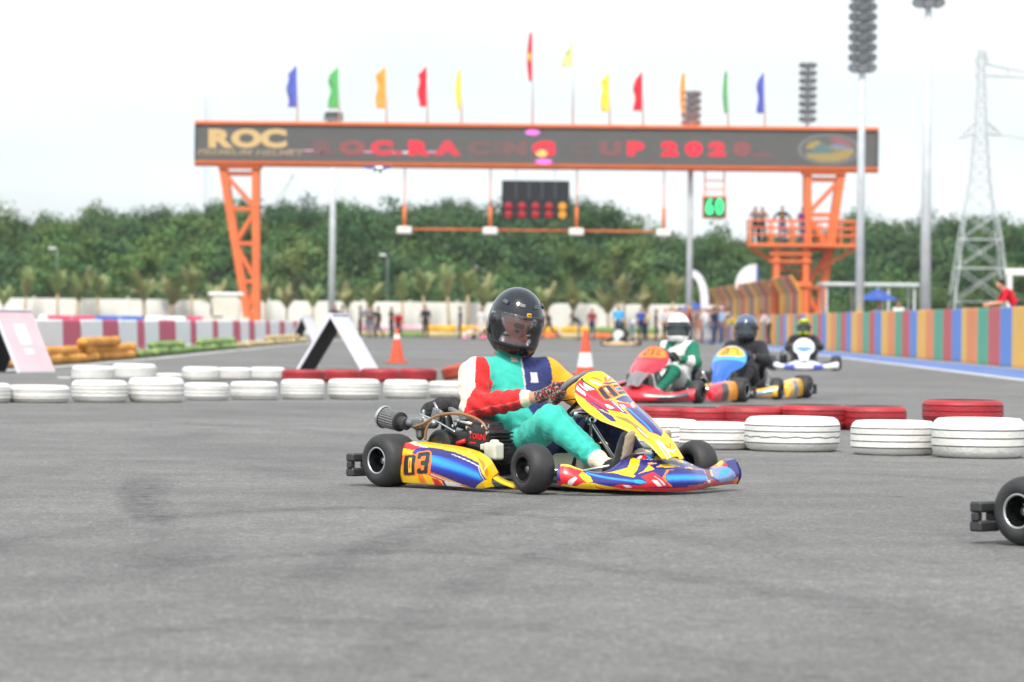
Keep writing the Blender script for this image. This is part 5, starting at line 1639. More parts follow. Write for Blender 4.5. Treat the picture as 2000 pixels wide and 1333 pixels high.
def seat_mesh():
    A, B = np.meshgrid(np.linspace(0, 1, 28), np.linspace(-1, 1, 25), indexing='ij')
    T = np.linspace(0, 1, 7)
    x = interp(A, T, [.07, -.05, -.20, -.33, -.42, -.465, -.50]); z = interp(A, T, [.12, .07, .052, .10, .22, .35, .455])
    w = interp(A, T, [.20, .235, .25, .25, .245, .23, .18]); hgt = interp(A, T, [.05, .14, .23, .26, .23, .16, .04])
    tx, tz = np.gradient(x, axis=0), np.gradient(z, axis=0); L = np.sqrt(tx ** 2 + tz ** 2)
    nx, nz = tz / L, -tx / L
    f = np.clip((np.abs(B) - .45) / .55, 0, 1); q = f ** 1.15
    P = np.stack([x + nx * hgt * q, w * np.sign(B) * np.clip(np.abs(B) / .62, 0, 1) ** .85 * (.96 + .04 * f), z + nz * hgt * q], -1)
    i = np.arange(A.size).reshape(A.shape)
    F = np.stack([i[:-1, :-1], i[1:, :-1], i[1:, 1:], i[:-1, 1:]], -1).reshape(-1, 4)
    return mesh_np('seat', P.reshape(-1, 3), F, M_seat)
cache = {}
def cached(key, fn):
    if key not in cache: cache[key] = fn()
    return cache[key]

def engine_parts(k):
    """four-stroke kart engine on the kart's right, k: kart empty"""
    def block():
        s = Sculpt()
        s.box((-.30, -.40, .175), (.14, .085, .075), .02, 'b').box((-.20, -.40, .235), (.10, .085, .07), .02, 'b', .02)
        s.box((-.02, -.405, .265), (.085, .085, .062), .018, 'b', .015, Matrix.Rotation(R(8), 3, 'Y'))
        s.box((-.10, -.39, .335), (.13, .06, .028), .015, 'b', .02, Matrix.Rotation(R(6), 3, 'Y'))
        s.limb((-.12, -.36, .30), (.03, -.34, .20), .06, .07, 'b', .03)
        s.limb((-.38, -.36, .26), (-.40, -.36, .36), .045, .03, 'b', .03)
        for q in range(5): s.box((.085 - .0 + q * .0, -.405, .22 + q * .02), (.012, .08, .005), .002, 'b', .004)
        return mesh_np('engine_block', *s.build(.0075), M_engine)
    link('engine_block', cached('eb', block), k)
    def drum():
        mb = MB().lathe([(0, .055), (.03, .055), (.035, .045), (.062, .045), (.066, .052), (.078, .052), (.082, .04), (.088, .036), (.088, .02), (.080, .018), (.080, .006), (.09, .004), (.09, -.06), (0, -.06)], 32, (-.275, -.485, .222), Matrix.Rotation(R(90), 3, 'X'))
        return mb.mesh('recoil_starter', M_engine, True)
    auto_smooth(link('recoil_starter', cached('dr', drum), k), 30)
    def filt():
        V = []; n = 48
        ax0 = np.array([-.755, -.50, .365]); ax1 = np.array([-.60, -.50, .338])
        mb = MB()
        d = Vector(ax1 - ax0); Mq = d.to_track_quat('Z', 'Y').to_matrix()
        mb.lathe([(0, 0), (.058, 0), (.062, .004), (.062, .014), (.058, .018)], n, ax0, Mq, mi=1)
        o = len(mb.v)
        mb.lathe([(.056, .018), (.051, .135)], n, ax0, Mq, mi=0)
        A0 = np.array(ax0); dd = np.array(d.normalized())
        for q in range(o, len(mb.v), 1):
            if (q - o) % 2:
                p_ = np.array(mb.v[q]); c_ = A0 + dd * ((p_ - A0) @ dd); mb.v[q] = tuple(c_ + (p_ - c_) * .91)
        mb.lathe([(.053, .135), (.053, .145), (.034, .15), (.034, .20), (0, .20)], n, ax0, Mq, mi=2)
        return mb.mesh('air_filter', [mat('filter_pleats', (.17, .17, .17), .6, .3, noise=.2, scale=60), M_alu, M_plastic])
    link('air_filter', cached('af', filt), k)
    def carb():
        s = Sculpt().box((-.475, -.475, .335), (.035, .035, .03), .01, 'c').limb((-.55, -.49, .338), (-.40, -.45, .335), .027, .027, 'c', .01)
        s.limb((-.478, -.478, .33), (-.478, -.478, .27), .028, .022, 'c', .01).limb((-.478, -.478, .27), (-.478, -.478, .25), .01, .006, 'c', .005)
        s.limb((-.46, -.47, .36), (-.46, -.47, .40), .016, .012, 'c', .006)
        return mesh_np('carburettor', *s.build(.006), M_engine_m)
    link('carburettor', cached('cb', carb), k)
    def exh():
        s = Sculpt()
        s.limb((-.60, -.30, .395), (-.50, -.30, .425), .05, .052, 'e').limb((-.50, -.30, .425), (-.42, -.30, .445), .05, .035, 'e', .015)
        s.limb((-.40, -.30, .44), (-.30, -.31, .40), .036, .034, 'e', .012).limb((-.30, -.31, .40), (-.24, -.32, .36), .034, .028, 'e', .01)
        return mesh_np('exhaust', *s.build(.008, warp=lambda P: .003 * vnoise(P, 60, 3)), M_foam)
    link('exhaust', cached('ex', exh), k)
    def arch(pts, r, n=20):
        P = np.array(pts, float); t = np.linspace(0, 1, len(P)); tt = np.linspace(0, 1, n)
        return MB().tube(np.stack([interp(tt, t, P[:, q]) for q in range(3)], 1), r, 8)
    link('fuel_hose', cached('fh', lambda: arch([(-.50, -.51, .315), (-.42, -.51, .335), (-.30, -.50, .385), (-.14, -.49, .395), (.0, -.48, .36), (.05, -.47, .30)], .008).mesh('fuel_hose', M_hose, True)), k)
    link('breather_hose', cached('bh', lambda: arch([(-.38, -.50, .34), (-.395, -.51, .30), (-.40, -.51, .25)], .007).mesh('breather_hose', M_hose, True)), k)
    link('linkage', cached('li', lambda: arch([(-.46, -.50, .385), (-.36, -.505, .365), (-.24, -.505, .325), (-.17, -.505, .30)], .005).tube([(-.40, -.45, .45), (-.36, -.45, .40)], .006, 6).tube([(-.20, -.485, .36), (-.06, -.485, .345)], .009, 6).mesh('linkage', M_chrome, True)), k)
    link('bracket', cached('br', lambda: MB().box((-.385, -.44, .385), (.07, .03, .06), Matrix.Rotation(R(20), 3, 'Y'), .006).box((-.17, -.44, .375), (.05, .04, .03), None, .006).box((-.25, -.42, .40), (.12, .03, .02), Matrix.Rotation(R(18), 3, 'Y'), .004).mesh('bracket', M_engine_m)), k)
    def bolts():
        ms = []
        for x, z in ((-.20, .33), (-.09, .325), (.03, .335), (-.06, .30), (.065, .30), (.07, .225), (-.13, .245), (-.30, .29), (-.215, .165), (-.16, .36)):
            ms.append(MB().lathe([(0, .012), (.0085, .009), (.0085, 0)], 8, (x, -.488, z), RX90).mesh('bolt', M_chrome))
        return ms
    for me_ in cached('bo', bolts): link('bolt', me_, k)
    def tank():
        s = Sculpt().box((.095, -.47, .205), (.045, .035, .045), .012, 't').box((.045, -.47, .225), (.03, .03, .018), .008, 't', .012).box((.10, -.47, .255), (.018, .018, .012), .005, 't', .01)
        return mesh_np('overflow_tank', *s.build(.006), M_tank)
    link('overflow_tank', cached('tk', tank), k)
    link('spark_cap', cached('sc', lambda: MB().tube([(-.155, -.50, .235), (-.10, -.495, .255)], [.016, .012], 10).mesh('spark_cap', M_red, True)), k)
    o = link('decal', cached('de', lambda: MB().box((-.245, -.547, .185), (.06, .004, .034), None, .001).mesh('decal', M_red)), k)
    link('decal_print', cached('dp', lambda: MB().box((-.245, -.5500, .185), (.044, .003, .012)).mesh('decal_print', M_collar)), o)
    text('cover_letters', 'TORINI', M_red, k, Matrix.Translation((-.008, -.4925, .278)) @ Matrix.Rotation(R(90), 4, 'X') @ Matrix.Rotation(R(-4), 4, 'Z'), .042, .92, .001, .0012)
    link('cover_stripe', cached('cs', lambda: MB().box((-.045, -.4918, .246), (.05, .003, .008)).mesh('cover_stripe', M_red)), k)

def make_kart(name, label, loc, rz, cat_group, ink, liv, base, steer=-8, full=True, plates=True):
    k = empty(name, loc, rz); tag(k, label, 'kart', cat_group)
    # wheels
    for kind, x, y, z, st in (('rear', -.53, -.64, .141, 0), ('rear', -.53, .64, .141, 0), ('front', .53, -.60, .131, steer), ('front', .53, .60, .131, steer)):
        ty, rm, hb_ = wheel_meshes(kind)
        w = link('wheel', ty, k, (x, y, z)); w.rotation_euler = (0, 0, R(st) + (math.pi if y > 0 else 0))
        link('rim', rm, w); link('hub', hb_, w)
    link('axle', cached('ax', lambda: MB().tube([(-.53, -.55, .141), (-.53, .55, .141)], .022, 14).mesh('axle', M_chrome, True)), k)
    def frame():
        mb = MB()
        for s in (-1, 1):
            mb.tube([(-.70, s * .30, .10), (-.53, s * .31, .08), (-.20, s * .33, .062), (.25, s * .30, .06), (.45, s * .24, .06), (.70, s * .22, .065)], .016, 8)
            mb.tube([(.43, s * .24, .065), (.50, s * .36, .09), (.53, s * .50, .12)], .016, 8)
            mb.tube([(-.45, s * .32, .07), (-.36, s * .56, .08), (.20, s * .56, .07), (.26, s * .31, .06)], .012, 8)
            mb.tube([(.55, s * .22, .065), (.66, s * .40, .08), (.72, s * .48, .09)], .011, 8)
        for x in (-.60, -.30, .05, .43, .68): mb.tube([(x, -.31 if x < .3 else -.23, .066), (x, .31 if x < .3 else .23, .066)], .015, 8)
        mb.tube([(.70, -.22, .065), (.80, -.18, .09), (.80, .18, .09), (.70, .22, .065)], .011, 8)
        mb.tube([(.30, -.12, .06), (.32, -.02, .36), (.32, .02, .36), (.30, .12, .06)], .010, 8)
        return mb.mesh('frame', M_frame, True)
    link('frame', cached('fr', frame), k)
    link('stub_axle', cached('st', lambda: MB().tube([(.53, -.48, .131), (.53, -.56, .131)], .014, 10).box((.53, -.485, .12), (.04, .03, .10), None, .006).mesh('stub_axle', M_chrome)), k)
    link('stub_axle', cached('st2', lambda: MB().tube([(.53, .48, .131), (.53, .56, .131)], .014, 10).box((.53, .485, .12), (.04, .03, .10), None, .006).mesh('stub_axle', M_chrome)), k)
    link('floor_tray', cached('ft', lambda: MB().box((.36, 0, .048), (.80, .46, .006), None, .002).mesh('floor_tray', M_tray)), k)
    def rearb():
        mb = MB()
        for s in (-1, 1):
            y0, y1 = s * .62, s * .755
            yc = (y0 + y1) / 2; yl = abs(y1 - y0)
            mb.box((-.735, yc, .150), (.06, yl, .044), None, .008).box((-.735, yc, .072), (.06, yl, .044), None, .008)
            mb.box((-.735, s * .742, .111), (.036, .034, .032), None, .004).box((-.735, s * .640, .111), (.036, .046, .032), None, .004)
        mb.box((-.745, 0, .112), (.07, 1.238, .115), None, .02)
        for s in (-1, 1): mb.box((-.69, s * .30, .11), (.06, .03, .04), None, .004)
        return mb.mesh('rear_bumper', M_plastic)
    link('rear_bumper', cached('rb', rearb), k)
    seat_o = link('seat', cached('se', seat_mesh), k)
    if not seat_o.modifiers:
        md = seat_o.modifiers.new('thick', 'SOLIDIFY'); md.thickness = .008; md.offset = 0
    link('seat_stay', cached('ss', lambda: MB().tube([(-.47, -.20, .36), (-.53, -.28, .16)], .009, 8).tube([(-.47, .20, .36), (-.53, .28, .16)], .009, 8).mesh('seat_stay', M_chrome, True)), k)
    # steering
    WC = Vector((.245, 0, .505)); nrm = Vector((-.72, 0, .69)).normalized(); e = Vector((.69, 0, .72)).normalized()
    def swheel():
        mb = MB()
        ring = [WC + (Vector((0, 1, 0)) * math.cos(g) + e * math.sin(g)) * .155 for g in np.linspace(0, 2 * math.pi, 40, endpoint=False)]
        mb.tube(ring, .0175, 10, closed=True)
        return mb.mesh('steering_wheel', M_grey_rim, True)
    swo = link('steering_wheel', cached('sw', swheel), k)
    def spokes():
        mb = MB()
        for g in (-.35, math.pi + .35, -math.pi / 2):
            d = (Vector((0, 1, 0)) * math.cos(g) + e * math.sin(g))
            mb.bar(WC - nrm * .03, WC + d * .145 - nrm * .004, .028, .006)
        mb.lathe([(0, .01), (.034, .008), (.04, 0), (.04, -.02), (0, -.02)], 16, WC - nrm * .03, nrm.to_track_quat('Z', 'Y').to_matrix())
        return mb.mesh('spokes', M_frame)
    link('spokes', cached('sp', spokes), swo)
    link('steering_column', cached('sco', lambda: MB().tube([WC - nrm * .03, (.34, 0, .355), (.56, 0, .12)], .0105, 10).mesh('steering_column', M_chrome, True)), k)
    link('column_stay', cached('cst', lambda: MB().tube([(.335, 0, .36), (.47, -.11, .10)], .008, 8).tube([(.335, 0, .36), (.47, .11, .10)], .008, 8).box((.335, 0, .365), (.05, .05, .04), None, .008).tube([(.33, -.12, .40), (.33, .12, .40)], .015, 8).mesh('column_stay', M_chrome, True)), k)
    link('tie_rod', cached('tr', lambda: MB().tube([(.55, -.02, .11), (.50, -.48, .12)], .007, 8).tube([(.55, .02, .11), (.50, .48, .12)], .007, 8).mesh('tie_rod', M_chrome, True)), k)
    for s in (-1, 1):
        pd = link('pedal', cached(('pd', s), lambda: MB().tube([(.72, s * .22, .075), (.75, s * .19, .16), (.80, s * .185, .20), (.80, s * .07, .20)], .0085, 8).mesh('pedal', M_frame, True)), k)
    link('pedal_rod', cached('pr', lambda: MB().tube([(.42, -.265, .085), (.55, -.25, .115), (.70, -.215, .145)], .0085, 8).mesh('pedal_rod', M_alu, True)), k)
    link('fuel_tank', cached('fu', lambda: mesh_np('fuel_tank', *Sculpt().box((.24, 0, .125), (.13, .085, .065), .03, 't').limb((.28, 0, .18), (.28, 0, .215), .025, .025, 't', .01).build(.01), M_tank)), k)
    if full: engine_parts(k)
    else:
        def eb2():
            s = Sculpt().box((-.25, -.40, .22), (.16, .08, .10), .03, 'b').limb((-.5, -.42, .33), (-.36, -.40, .30), .05, .03, 'b', .02)
            return mesh_np('engine_block', *s.build(.015), M_engine)
        link('engine_block', cached('eb2', eb2), k)
    # bodywork
    q = 1 if full else 3
    for mir in (False, True):
        pd = grid_panel('side_pod', pod_surface, 0, 1, 230 // q, 0, 1, 80 // q, 'pod', liv['pod'], base['pod'], ink, .005, k, mir)
        def fin(m=mir):
            s = -1 if not m else 1
            V = []
            for i in range(11):
                t = i / 10
                x = .225 + .180 * t; z = .125 - .092 * t ** .38
                w_ = .045 + .015 * t
                V += [(x, s * (.628 - .02 * t), z), (x, s * (.628 - .02 * t - w_), z + .006), (x, s * (.628 - .02 * t - w_), z - .007), (x, s * (.628 - .02 * t), z - .010)]
            F = []
            for i in range(10):
                for j in range(4): F.append((4 * i + j, 4 * i + (j + 1) % 4, 4 * i + 4 + (j + 1) % 4, 4 * i + 4 + j))
            F += [(3, 2, 1, 0), (40, 41, 42, 43)]
            return mesh_np('pod_fin', V, F, M_panel, True, np.tile(np.array(base['fin']), (len(V), 1)))
        link('pod_fin', fin(), k)
    grid_panel('front_fairing', fairing_surface, 0, 1, 250 // q, -1, 1, 140 // q, 'fair', liv['fair'], base['fair'], ink, .005, k)
    grid_panel('front_bumper', bumper_surface, -1, 1, 400 // q, 0, 1, 72 // q, 'bump', liv['bump'], base['bump'], ink, .006, k)
    return k

KX, KY, KRZ = .19017, 20.4604, R(-47)
TRIM = [([(-1, 0), (1, 0), (1, .10), (.45, .07), (.3, .12), (-.3, .10), (-.45, .16), (-1, .12)], 'R'), ([(-.95, 0), (-.55, 0), (-.62, .10), (-.85, .14)], 'Y'),
        ([(-.42, 0), (-.22, 0), (-.28, .13), (-.36, .15)], 'O'), ([(.42, 0), (.62, 0), (.6, .12), (.48, .10)], 'Y'), ([(.4, .45), (.55, .3), (.62, .6), (.45, .7)], 'Y'),
        ([(-.62, .62), (-.2, .62), (-.22, .72), (-.6, .70)], 'Y'), ([(-.12, .60), (.2, .60), (.2, .66), (-.12, .66)], 'Y'), ([(.1, .7), (.4, .7), (.3, .95), (.15, .9)], 'Y'), ([(-.5, .42), (-.36, .30), (-.3, .5), (-.42, .56)], 'Y')]
LIVERY['bump'] = TRIM + LIVERY['bump']
kart = make_kart('racing_kart', 'yellow, red and blue racing kart number 03 in the middle of the picture', (KX, KY, 0), KRZ, None, INK, LIVERY,
                 {'pod': INK['Y'], 'fair': INK['Y'], 'bump': INK['N'], 'fin': INK['Y']})
kart['group'] = 'racing karts'
# ================================================================ drivers
M_cloth = vcol_mat('racing_suit_cloth', .8, bump=.75, bscale=26, noise=.06, nscale=18, spec=.25, sheen=.15)
M_skin_cloth = vcol_mat('people_cloth', .8, noise=.08, nscale=10, spec=.25)
SKIN = lin(205, 140, 115)
def unit(v): v = np.array(v, float); return v / np.linalg.norm(v)

def driver_sculpt():
    s = Sculpt()
    tw = Matrix.Rotation(R(-20), 3, 'Z')
    s.ell((-.23, 0, .18), (.155, .165, .12), 'hip', .0)
    s.ell((-.225, -.005, .32), (.155, .180, .16), 'torso', .08, tw)
    s.ell((-.270, 0, .48), (.145, .200, .165), 'torso', .08, tw)
    s.limb((-.33, -.165, .605), (-.215, .165, .605), .088, .088, 'torso', .08)
    s.limb((-.28, 0, .62), (-.28, 0, .715), .100, .078, 'collar', .05)
    # right arm
    s.limb((-.345, -.215, .595), (-.245, -.305, .435), .086, .072, 'r_upper', .05)
    s.limb((-.235, -.305, .430), (.035, -.240, .474), .070, .054, 'r_fore', .035)
    s.limb((.035, -.240, .474), (.075, -.225, .480), .048, .045, 'r_cuff', .008)
    s.limb((.07, -.227, .480), (.135, -.203, .488), .033, .030, 'skin', .01)
    # left arm
    s.limb((-.205, .205, .60), (-.02, .325, .45), .078, .066, 'l_upper', .05)
    s.limb((-.02, .325, .445), (.10, .235, .482), .066, .052, 'l_fore', .035)
    s.limb((.10, .235, .482), (.14, .210, .488), .043, .041, 'l_cuff', .008)
    s.limb((.14, .212, .488), (.19, .192, .495), .031, .030, 'skin', .01)
    # legs
    for sg, t in ((-1, 'r'), (1, 'l')):
        kn = np.array([.255, -.205, .365]) if sg < 0 else np.array([.245, .20, .365])
        hp = np.array([-.19, sg * .10, .165]); an = np.array([.545, sg * .155, .170])
        s.limb(hp, kn, .105, .083, t + '_thigh', .06)
        s.limb(kn, an + np.array([-.04, 0, .025]), .083, .060, t + '_calf', .03)
        s.limb(an + np.array([-.03, 0, .02]), an + np.array([.065, 0, -.028]), .052, .045, t + '_sock', .006)
        he = np.array([.675, sg * .140, .100]); to = np.array([.735, sg * .130, .290])
        s.limb(an + np.array([.085, 0, -.035]), he, .041, .040, 'shoe', .015)
        s.limb(he, to, .044, .034, 'shoe', .02, flat=((0, 1, 0), 1.05))
        s.limb(he + np.array([.040, 0, -.012]), to + np.array([.032, 0, .008]), .030, .034, 'sole', .008, flat=((.95, 0, -.30), 2.2))
    # gloved hands closed round the rim
    WCn = np.array([.245, 0, .505]); nr = unit((-.72, 0, .69)); e = unit((.69, 0, .72))
    for sg, t in ((-1, 'glove'), (1, 'glove')):
        rim = WCn + np.array([0, sg * .155, 0])
        wr = np.array([.150, -.198, .490]) if sg < 0 else np.array([.19, .192, .495])
        palm = rim + nr * .028 + np.array([0, sg * .022, 0])
        s.limb(wr, palm, .033, .032, t, .015)
        s.limb(palm - e * .03, palm + e * .032, .026, .024, t, .012)
        for q, off in enumerate((-.036, -.013, .011, .034)):
            ln = (.86, .97, 1.0, .9)[q]
            k0 = rim + e * off + np.array([0, sg * .036, 0]) + nr * .018
            k1 = rim + e * off + np.array([0, sg * .032, 0]) - nr * .024 * ln
            k2 = rim + e * off + np.array([0, sg * .002, 0]) - nr * .034 * ln
            k3 = rim + e * off + np.array([0, -sg * .022 * ln, 0]) - nr * .016
            s.limb(k0, k1, .0125, .0120, t, .004); s.limb(k1, k2, .0120, .0112, t, .004); s.limb(k2, k3, .0112, .0100, t, .004)
        th = [palm + e * .028 - np.array([0, sg * .005, 0]), rim + e * .052 + nr * .024 - np.array([0, sg * .014, 0]), rim + e * .050 - nr * .002 - np.array([0, sg * .026, 0])]
        s.limb(th[0], th[1], .0145, .0125, t, .008); s.limb(th[1], th[2], .0125, .0105, t, .004)
    return s

def wrinkles(P):
    """folds of loose cloth: strongest near elbows, knees, waist"""
    o = 0
    for c, r, d, f, a in (((-.22, -.30, .43), .14, (.5, .35, 1.0), 95, .0045), ((.25, -.2, .36), .13, (.9, .3, -.4), 90, .004), ((-.20, 0, .28), .16, (.3, .2, 1), 75, .005),
                          ((.50, -.155, .19), .10, (.8, 0, -.5), 110, .0035), ((-.30, -.18, .58), .12, (.2, 1, .5), 80, .0035), ((-.05, -.14, .25), .16, (.8, .5, .4), 70, .0045), ((-.02, -.25, .45), .12, (1, .1, .5), 100, .003),
                          ((.25, .2, .36), .13, (.9, .3, -.4), 90, .004)):
        w = np.exp(-((P - np.array(c)) ** 2).sum(1) / r ** 2)
        o = o + 1.75 * a * w * np.sin(P @ (unit(d) * f) + 2.2 * vnoise(P, 16, int(f)))
    return o + .0035 * vnoise(P, 28, 5) + .0018 * vnoise(P, 70, 6)

def suit_main(V, lab):
    C = np.zeros((len(V), 3))
    teal, navy, red, cream, gold = lin(60, 188, 170), lin(50, 58, 112), lin(216, 42, 44), lin(234, 218, 192), lin(240, 164, 40)
    tf = np.array([math.cos(R(-20)), math.sin(R(-20))]); tl = np.array([-tf[1], tf[0]])
    rel = V[:, :2] - np.array([-.265, 0])
    lat = rel @ tl
    for i, l in enumerate(lab):
        pass
    is_ = lambda *n: np.isin(lab.astype(str), n)
    z = V[:, 2]
    # trunk: teal on his right, navy on his left, teal flap crossing low
    split = .012 + np.clip((.44 - z) * .55, 0, .06) * (z > .36) - np.clip((.36 - z) * 1.2, 0, .2)
    m = is_('torso', 'hip', 'collar')
    C[m] = np.where((lat < split)[m][:, None], teal, navy)
    m2 = is_('torso') & (lat > .188) & (z > .40); C[m2] = gold
    zip_ = m & (np.abs(lat - split) < .006) & (z > .5); C[zip_] = (.55, .52, .5)
    m = is_('collar') & (z > .67) & (lat < -.01) & (lat > -.045); C[m] = cream
    # right arm: cream outside, red in front
    a0, a1 = np.array([-.335, -.205, .60]), np.array([-.235, -.305, .435])
    t = np.clip(((V - a0) @ (a1 - a0)) / ((a1 - a0) @ (a1 - a0)), -1, 2)
    fwd = (V - a0 - t[:, None] * (a1 - a0)) @ unit((.68, .73, .15))
    m = is_('r_upper') | (is_('torso') & (lat < -.175)) | (is_('r_fore') & (t > .4) & (V[:, 0] < -.20))
    lim = .004 - .10 * np.clip(t - .7, 0, 1)
    C[m] = np.where((fwd > lim)[m][:, None], red, cream)
    m = is_('r_fore') & ~((t > .4) & (V[:, 0] < -.20)); C[m] = red
    C[is_('r_cuff')] = cream
    C[is_('l_upper', 'l_fore')] = gold; C[is_('l_cuff')] = cream
    C[is_('r_thigh', 'r_calf')] = teal; C[is_('l_thigh', 'l_calf')] = lin(28, 34, 74)
    C[is_('r_sock', 'l_sock')] = cream
    C[is_('shoe')] = (.022, .022, .024); C[is_('sole')] = lin(168, 152, 130)
    C[is_('skin')] = SKIN
    m = is_('glove')
    n1 = vnoise(V[m], 170, 9); n2 = vnoise(V[m], 240, 4)
    g = np.where((n1 > .18)[:, None], np.array(lin(150, 30, 34)), np.where((n2 > .1)[:, None], np.array(lin(150, 140, 130)), np.array((.03, .028, .028))))
    C[m] = g
    # quilting seams as stitched lighter lines on the trouser leg and sleeve
    k0, k1 = np.array([.255, -.205, .365]), np.array([.545, -.155, .170])
    t = ((V - k0) @ (k1 - k0)) / ((k1 - k0) @ (k1 - k0)); off = (V - k0 - t[:, None] * (k1 - k0)) @ unit((.2, -1, .35))
    for o_ in (.012, .045): C[is_('r_calf') & (np.abs(off - o_) < .0032)] *= 1.35
    u0, u1 = np.array([-.235, -.305, .430]), np.array([.035, -.240, .474])
    t = ((V - u0) @ (u1 - u0)) / ((u1 - u0) @ (u1 - u0)); off = (V - u0 - t[:, None] * (u1 - u0)) @ unit((.1, -.6, .75))
    C[is_('r_fore') & (np.abs(off - .02) < .0028)] = lin(235, 110, 105)
    for q_ in (.44, .53): C[is_('torso') & (np.abs(z - q_ - .05 * lat) < .0028) & (rel @ tf > 0)] *= 1.25
    C[is_('hip', 'torso') & (np.abs(z - .30) < .010) & (rel @ tf > -.05)] *= .72
    badge = is_('torso') & (np.abs(lat - .075) < .022) & (np.abs(z - .585) < .026) & (rel @ tf > .02)
    C[badge] = (.62, .62, .66)
    return np.clip(C, 0, 1)

def suit_plain(pal):
    def fn(V, lab):
        C = np.zeros((len(V), 3))
        for k_ in np.unique(lab.astype(str)):
            m = lab.astype(str) == k_
            C[m] = pal.get(k_, pal.get(k_[2:], pal['torso']))
        if 'pattern' in pal:
            n = vnoise(V, 11, 2); m = np.isin(lab.astype(str), ['torso', 'r_upper', 'l_upper', 'r_fore', 'l_fore', 'r_thigh', 'l_thigh', 'r_calf', 'l_calf', 'hip']) & (n > pal.get('cut', .12))
            C[m] = pal['pattern']
        return C
    return fn

def face_mesh(vox=.0045):
    s = Sculpt()
    s.ell((-.01, 0, .02), (.098, .074, .105), 'skin').ell((.03, 0, -.045), (.062, .056, .062), 'skin', .03).ell((.055, 0, -.095), (.03, .03, .022), 'skin', .02)
    s.limb((.088, 0, .022), (.112, 0, -.022), .011, .015, 'skin', .014).ell((.103, .013, -.024), (.011, .009, .009), 'skin', .008).ell((.103, -.013, -.024), (.011, .009, .009), 'skin', .008)
    for sg in (-1, 1):
        s.ell((.080, sg * .030, .034), (.02, .024, .010), 'brow', .012).ell((.088, sg * .031, .010), (.016, .018, .011), None, .008, op='sub')
        s.ell((.076, sg * .031, .010), (.0135, .0135, .0125), 'eye', .002)
        s.ell((.070, sg * .040, -.03), (.028, .024, .026), 'skin', .02)
        s.ell((-.01, sg * .074, .0), (.018, .012, .03), 'skin', .008)
    s.ell((.088, 0, -.056), (.014, .026, .006), 'lip', .005).ell((.085, 0, -.067), (.014, .022, .007), 'lip', .005)
    s.limb((-.02, 0, -.08), (-.03, 0, -.17), .06, .062, 'skin', .03)
    V, F = s.build(vox, pad=.02)
    lab = s.labels(V).astype(str)
    C = np.tile(np.array(lin(216, 138, 122)), (len(V), 1))
    C *= (1 + .06 * vnoise(V, 60, 3))[:, None]
    C[lab == 'brow'] = lin(120, 74, 62); C[lab == 'lip'] = lin(176, 88, 84)
    m = lab == 'eye'; C[m] = lin(150, 128, 122)
    for sg in (-1, 1):
        C[m & (np.hypot(V[:, 1] - sg * .031 + .004, V[:, 2] - .008) < .0062)] = lin(60, 50, 48)
    return V, F, C

M_skin = vcol_mat('skin', .5, bump=.1, bscale=120, spec=.4)
M_shell = vcol_mat('helmet_shell', .14, coat=.5, spec=.4, noise=.25, nscale=9)
def visor_material(name, tint, alpha):
    m, nt, b = new_mat(name)
    N, L = nt.nodes, nt.links
    tr = N.new('ShaderNodeBsdfTransparent'); tr.inputs['Color'].default_value = (*tint, 1)
    gl = N.new('ShaderNodeBsdfGlossy'); gl.inputs['Roughness'].default_value = .06; gl.inputs['Color'].default_value = (.9, .9, .92, 1)
    df = N.new('ShaderNodeBsdfDiffuse'); df.inputs['Color'].default_value = (.32, .32, .33, 1)
    fr = N.new('ShaderNodeFresnel'); fr.inputs['IOR'].default_value = 1.7
    tc = N.new('ShaderNodeTexCoord'); no = N.new('ShaderNodeTexNoise'); no.inputs['Scale'].default_value = 14; no.inputs['Detail'].default_value = 5
    mr = N.new('ShaderNodeMapRange'); mr.inputs['From Min'].default_value = .42; mr.inputs['From Max'].default_value = .75; mr.inputs['To Min'].default_value = alpha * .35; mr.inputs['To Max'].default_value = alpha * 2.2
    L.new(tc.outputs['Object'], no.inputs['Vector']); L.new(no.outputs['Fac'], mr.inputs['Value'])
    m1 = N.new('ShaderNodeMixShader'); L.new(mr.outputs['Result'], m1.inputs['Fac']); L.new(tr.outputs['BSDF'], m1.inputs[1]); L.new(df.outputs['BSDF'], m1.inputs[2])
    m2 = N.new('ShaderNodeMixShader'); L.new(fr.outputs['Fac'], m2.inputs['Fac']); L.new(m1.outputs['Shader'], m2.inputs[1]); L.new(gl.outputs['BSDF'], m2.inputs[2])
    L.new(m2.outputs['Shader'], N['Material Output'].inputs['Surface'])
    return m
M_visor = visor_material('clear_scratched_visor', (.98, .98, .985), .06)
M_visor_dark = mat('dark_visor', (.012, .02, .026), .06, spec=.9)

